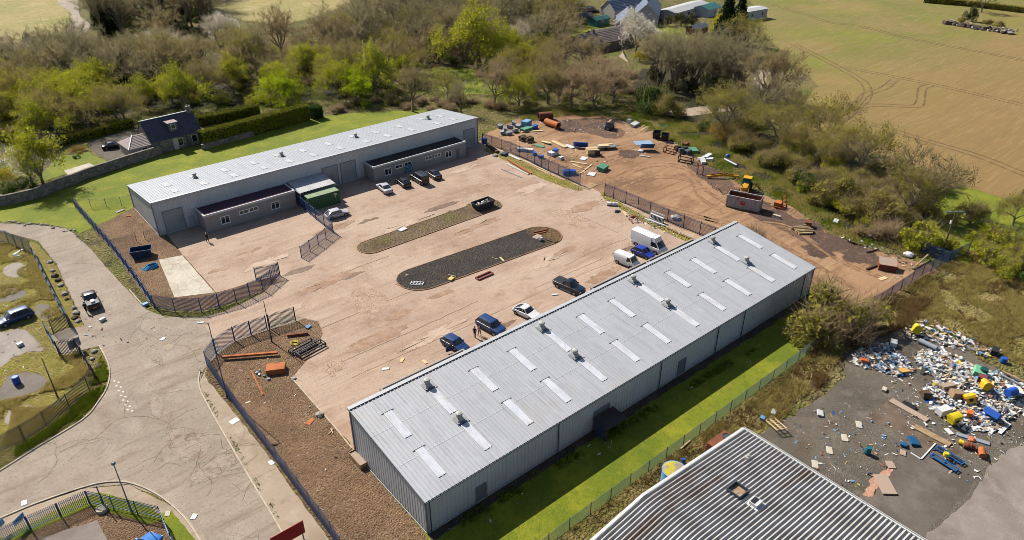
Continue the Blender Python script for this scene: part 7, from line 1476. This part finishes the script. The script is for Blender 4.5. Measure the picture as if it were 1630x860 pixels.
slab('cupboard', 'brown wooden cupboard lying on the tip', (1519,637), 1.5, 1.0, .8, R_(-35), WD, 'cupboard', z=.4, tilt=.2); slab('cupboard', 'dark wood shelf unit at the left edge of the tip', (1472,634), 1.1, .9, .7, R_(40), DKW, 'shelf', z=.1, tilt=.3); slab('cupboard', 'long brown drawer unit behind the wooden cupboard', (1506,622), 1.8, .7, .6, R_(-25), PINK, 'drawers', z=.4); slab('box', 'maroon box at the back of the tip', (1559,614), 1.0, .9, .9, .2, mat('maroon_board', c(130,66,70), .8), 'box', z=.6); slab('tarpaulin', 'pale green bags at the back of the tip', (1556,600), 1.8, 1.3, .7, .3, mat('pale_green_bags', c(130,206,160), .6), 'bags', z=.3, roll=.2); drum('dark green round tub on the pale green bags', (1562,601), mat('dark_green_tub', c(20,80,70), .5), None, .45, .6, 'tub', 'tub', z=.8)
slab('chair', 'orange seat pad on the left heap of the tip', (1374,580), 1.0, .6, .3, R_(-50), OR, 'seat', z=.4, tilt=.2); slab('panel', 'orange wood panel at the foot of the left heap', (1438,594), 1.5, .8, .1, R_(-20), mat('orange_panel', c(228,176,96), .7), 'panel', z=.3, tilt=.15); slab('bag', 'black bag on the grass behind the tip', (1582,564), 1.3, .8, .8, .2, BK, 'bag'); drum('bright blue bucket behind the tip', (1596,577), BL, None, .4, .7, 'bucket', 'bucket'); slab('box', 'white polystyrene box between the heaps of the tip', (1421,551), 1.1, .8, .6, .4, W_, 'box', z=.2); slab('block', 'lone pale block left of the tip', (1407,622), .8, .5, .3, .3, CO, 'block'); slab('cage', 'white wire basket behind the big yellow grit bin', (1500,660), 1.6, .9, .8, R_(-20), W_, 'basket', z=.2); slab('box', 'orange lidded box right of the big yellow grit bin', (1541,666), .8, .6, .5, .3, OR, 'box', z=.5); pipe('grey concrete pipe lying behind the two heaps', (1462,546), (1490,559), .35, GR_)
board('plank', 'upper long timber at the right back of the tip', (1592,596), (1630,614), .25, .15, WD, 'timber', .4); board('plank', 'lower long timber at the right back of the tip', (1590,601), (1622,618), .25, .15, GR_, 'timber', .4); slab('sheet', 'white door panel at the front edge of the tip', (1510,688), 1.0, .6, .06, R_(60), W_, 'door', z=.1); board('plank', 'white split board at the front right corner of the tip', (1590,692), (1606,676), .4, .06, W_, 'board', .1)
HM = [W_, mat('paper_white', c(236,232,224), .9), GR_, WD, TIM, PINK, LB, BL, BK, DKW, HAT, YE, mat('brick_brown', c(150,96,76), .9), TE]
def heap(name, label, poly, n, hmax, seed, wts):
    big = hmax > .25; SZ = [.2, .3, .4, .55, .8] if big else [.1, .14, .2, .28, .42]
    r = random.Random(seed); W = [G2(p) for p in poly]; xs = [p[0] for p in W]; ys = [p[1] for p in W]; cx, cy = sum(xs)/len(xs), sum(ys)/len(ys); m = MB(); k = 0
    R = max(math.hypot(x-cx, y-cy) for x, y in W); idx = list(range(len(HM)))
    while k < n:
        q = (r.uniform(min(xs), max(xs)), r.uniform(min(ys), max(ys)))
        if not inside(q, W): continue
        d = math.hypot(q[0]-cx, q[1]-cy)/R; top = hmax*max(.08, 1-d*1.15)*(.6+.5*noise.noise(Vector((q[0]*.6, q[1]*.6, seed)))); z = .06+top*r.uniform(.4, 1); s = r.choice(SZ)
        kind = r.random(); mi = r.choices(idx, wts)[0]
        dim = (s*1.4, s*r.uniform(.12, .6), .03) if kind < .82 else (s*.5, s*.45, s*.3)
        m.box((q[0]-cx, q[1]-cy, z+dim[2]/2), dim, r.uniform(0, 6.28), mi, r.gauss(0, .28), r.gauss(0, .28)); k += 1
    o = m.build(name, HM, None, loc=(cx, cy, 0)); o['kind'] = 'stuff'; return tag(o, label, 'rubbish')
WT = [8, 9, 3, 3, 3, 2.6, 1.2, .5, 1.2, 1.6, 1.2, .35, .8, .3]
heap('rubbish_heap', 'left heap of blue and white rubbish beside the brambles', [(1362,562),(1382,540),(1410,548),(1440,572),(1454,592),(1430,600),(1395,590),(1375,588),(1356,576)], 900, 1.0, 1, [6,5,3,1.5,1.2,1,4,1.2,2,1.5,2,.1,.5,.1])
heap('rubbish_heap', 'largest heap of mixed rubbish on the waste ground', [(1455,562),(1500,556),(1550,585),(1610,598),(1634,616),(1634,650),(1605,672),(1582,690),(1545,686),(1508,672),(1480,650),(1470,620),(1490,606),(1462,590)], 2600, 1.3, 2, WT)
heap('rubbish_heap', 'scattered rubbish on the grass behind the waste ground', [(1438,512),(1475,506),(1520,530),(1560,545),(1600,560),(1580,572),(1530,560),(1480,545),(1440,540)], 330, .5, 3, WT)
heap('litter', 'loose litter strewn over the waste ground', [(1400,560),(1460,560),(1480,600),(1480,660),(1580,690),(1620,640),(1650,700),(1540,780),(1470,720),(1430,660)], 330, .05, 4, WT)
heap('litter', 'small litter on the gravel beside the corner building', [(1240,680),(1330,640),(1400,650),(1450,700),(1365,790),(1290,740)], 160, .03, 5, [3,4,1,1,1,1,3,2,.3,.5,.3,.2,1,1])
heap('litter', 'loose rubbish along the back of the dirt yard', [(785,215),(800,200),(860,205),(960,215),(1045,225),(1100,240),(1170,285),(1230,330),(1220,300),(1160,265),(1080,228),(1000,195),(960,190),(800,195)], 420, .2, 6, WT)
heap('litter', 'loose rubbish behind the fence of the dirt yard', [(775,228),(850,212),(970,245),(965,275),(930,290),(850,258)], 330, .15, 7, WT)
heap('litter', 'scraps at the foot of the shrubs by the burnt soil', [(1250,330),(1330,368),(1420,400),(1470,425),(1440,455),(1400,440),(1440,425),(1330,375)], 200, .12, 8, [2,2,1,3,3,2,.3,.1,1,3,1,.1,2,.1])
heap('litter', 'scraps along the yard side of the fence by the white van', [(955,312),(1040,352),(1110,384),(1090,384),(1030,360),(958,322)], 110, .1, 9, WT)
heap('litter', 'small scraps on the brown gravel strip', [(360,600),(440,560),(490,520),(500,560),(460,600),(530,700),(600,860),(540,850),(430,700)], 60, .03, 10, [2,2,1,2,2,1,1,0,1,2,1,0,2,0])
heap('litter', 'white scraps in the shaded grass south of the near warehouse', [(690,858),(1000,670),(1190,560),(1200,575),(1010,690),(740,855)], 18, .04, 11, [3,3,2,0,1,0,0,0,0,0,0,0,0,0])
heap('litter', 'small scraps scattered over the left site and its road', [(0,385),(60,410),(130,500),(230,480),(300,560),(160,560),(90,600),(0,600)], 90, .03, 12, [3,3,3,1,1,1,0,0,1,2,1,0,1,0])
# far walled mound
def ruin():
    a, b = G(1500,38), G(1612,55); d = b-a; L = d.length; d.normalize(); n = Vector((-d.y, d.x, 0)); r = random.Random(4)
    sm = thing('ruined_wall', 'long low ruined stone wall on a scrubby mound in the middle of the field', 'ruin', a)
    rows = []
    for k in range(40):
        t = k/39; h = (1.9-.5*t)*(.55+.5*noise.noise(Vector((k*.45, 1, 3)))+.25*noise.noise(Vector((k*1.3, 5, 3)))) ; h = max(.35, h+.3); o = d*L*t+n*(1.2*noise.noise(Vector((k*.2, 0, 9)))); w = .9+.4*noise.noise(Vector((k*.6, 2, 2)))
        rows.append([o-n*w, o+n*w, o+n*w*.7+Vector((0,0,h)), o-n*w*.6+Vector((0,0,h*.95))])
    m = MB(); m.loft(rows); m.build('masonry', mat('dark_ruin_stone', c(110,96,84), .95, [(c(70,60,54), .7, .42, .6, .9), (c(150,134,112), 1.6, .55, .7, .8)], bump=.8, bscale=2), sm)
    m = MB(); m.lathe([(1, 0), (.8, .25), (.45, .55), (.05, .7)], n=26); q = []
    for x, y, z in m.v: f = 1+.25*noise.noise(Vector((x*2, y*2, 1))); q.append(tuple(d*(L*.5+x*L*.5*f)+n*(4+y*5*f)+Vector((0, 0, z*1.6))))
    m.v = q; m.build('mound', M['rough'], sm, smooth=True)
    m = MB()
    for k in range(60): m.box(tuple(d*r.uniform(0, L)+n*r.uniform(-2.2, 6)+Vector((0, 0, .3+.5*r.random()))), (r.uniform(.5, 1.6), r.uniform(.4, 1), r.uniform(.3, .7)), r.uniform(0, 6), 0, r.uniform(-.4, .4), r.uniform(-.4, .4))
    tag(m.build('fallen_stones', STN, sm), None, None)['kind'] = 'stuff'
ruin()
for i, (x, y) in enumerate([(1572,40),(1590,44),(1530,36)]): plant('scrub', (x, y), ['olive shrub in the middle of the ruined mound','olive shrub at the right of the ruined mound','olive shrub at the left end of the ruined mound'][i], 'shrub', .7)
for L in PR.values():
    for pr in L:
        if pr.name not in _used:
            for ch in list(pr.children): bpy.data.objects.remove(ch)
            bpy.data.objects.remove(pr)
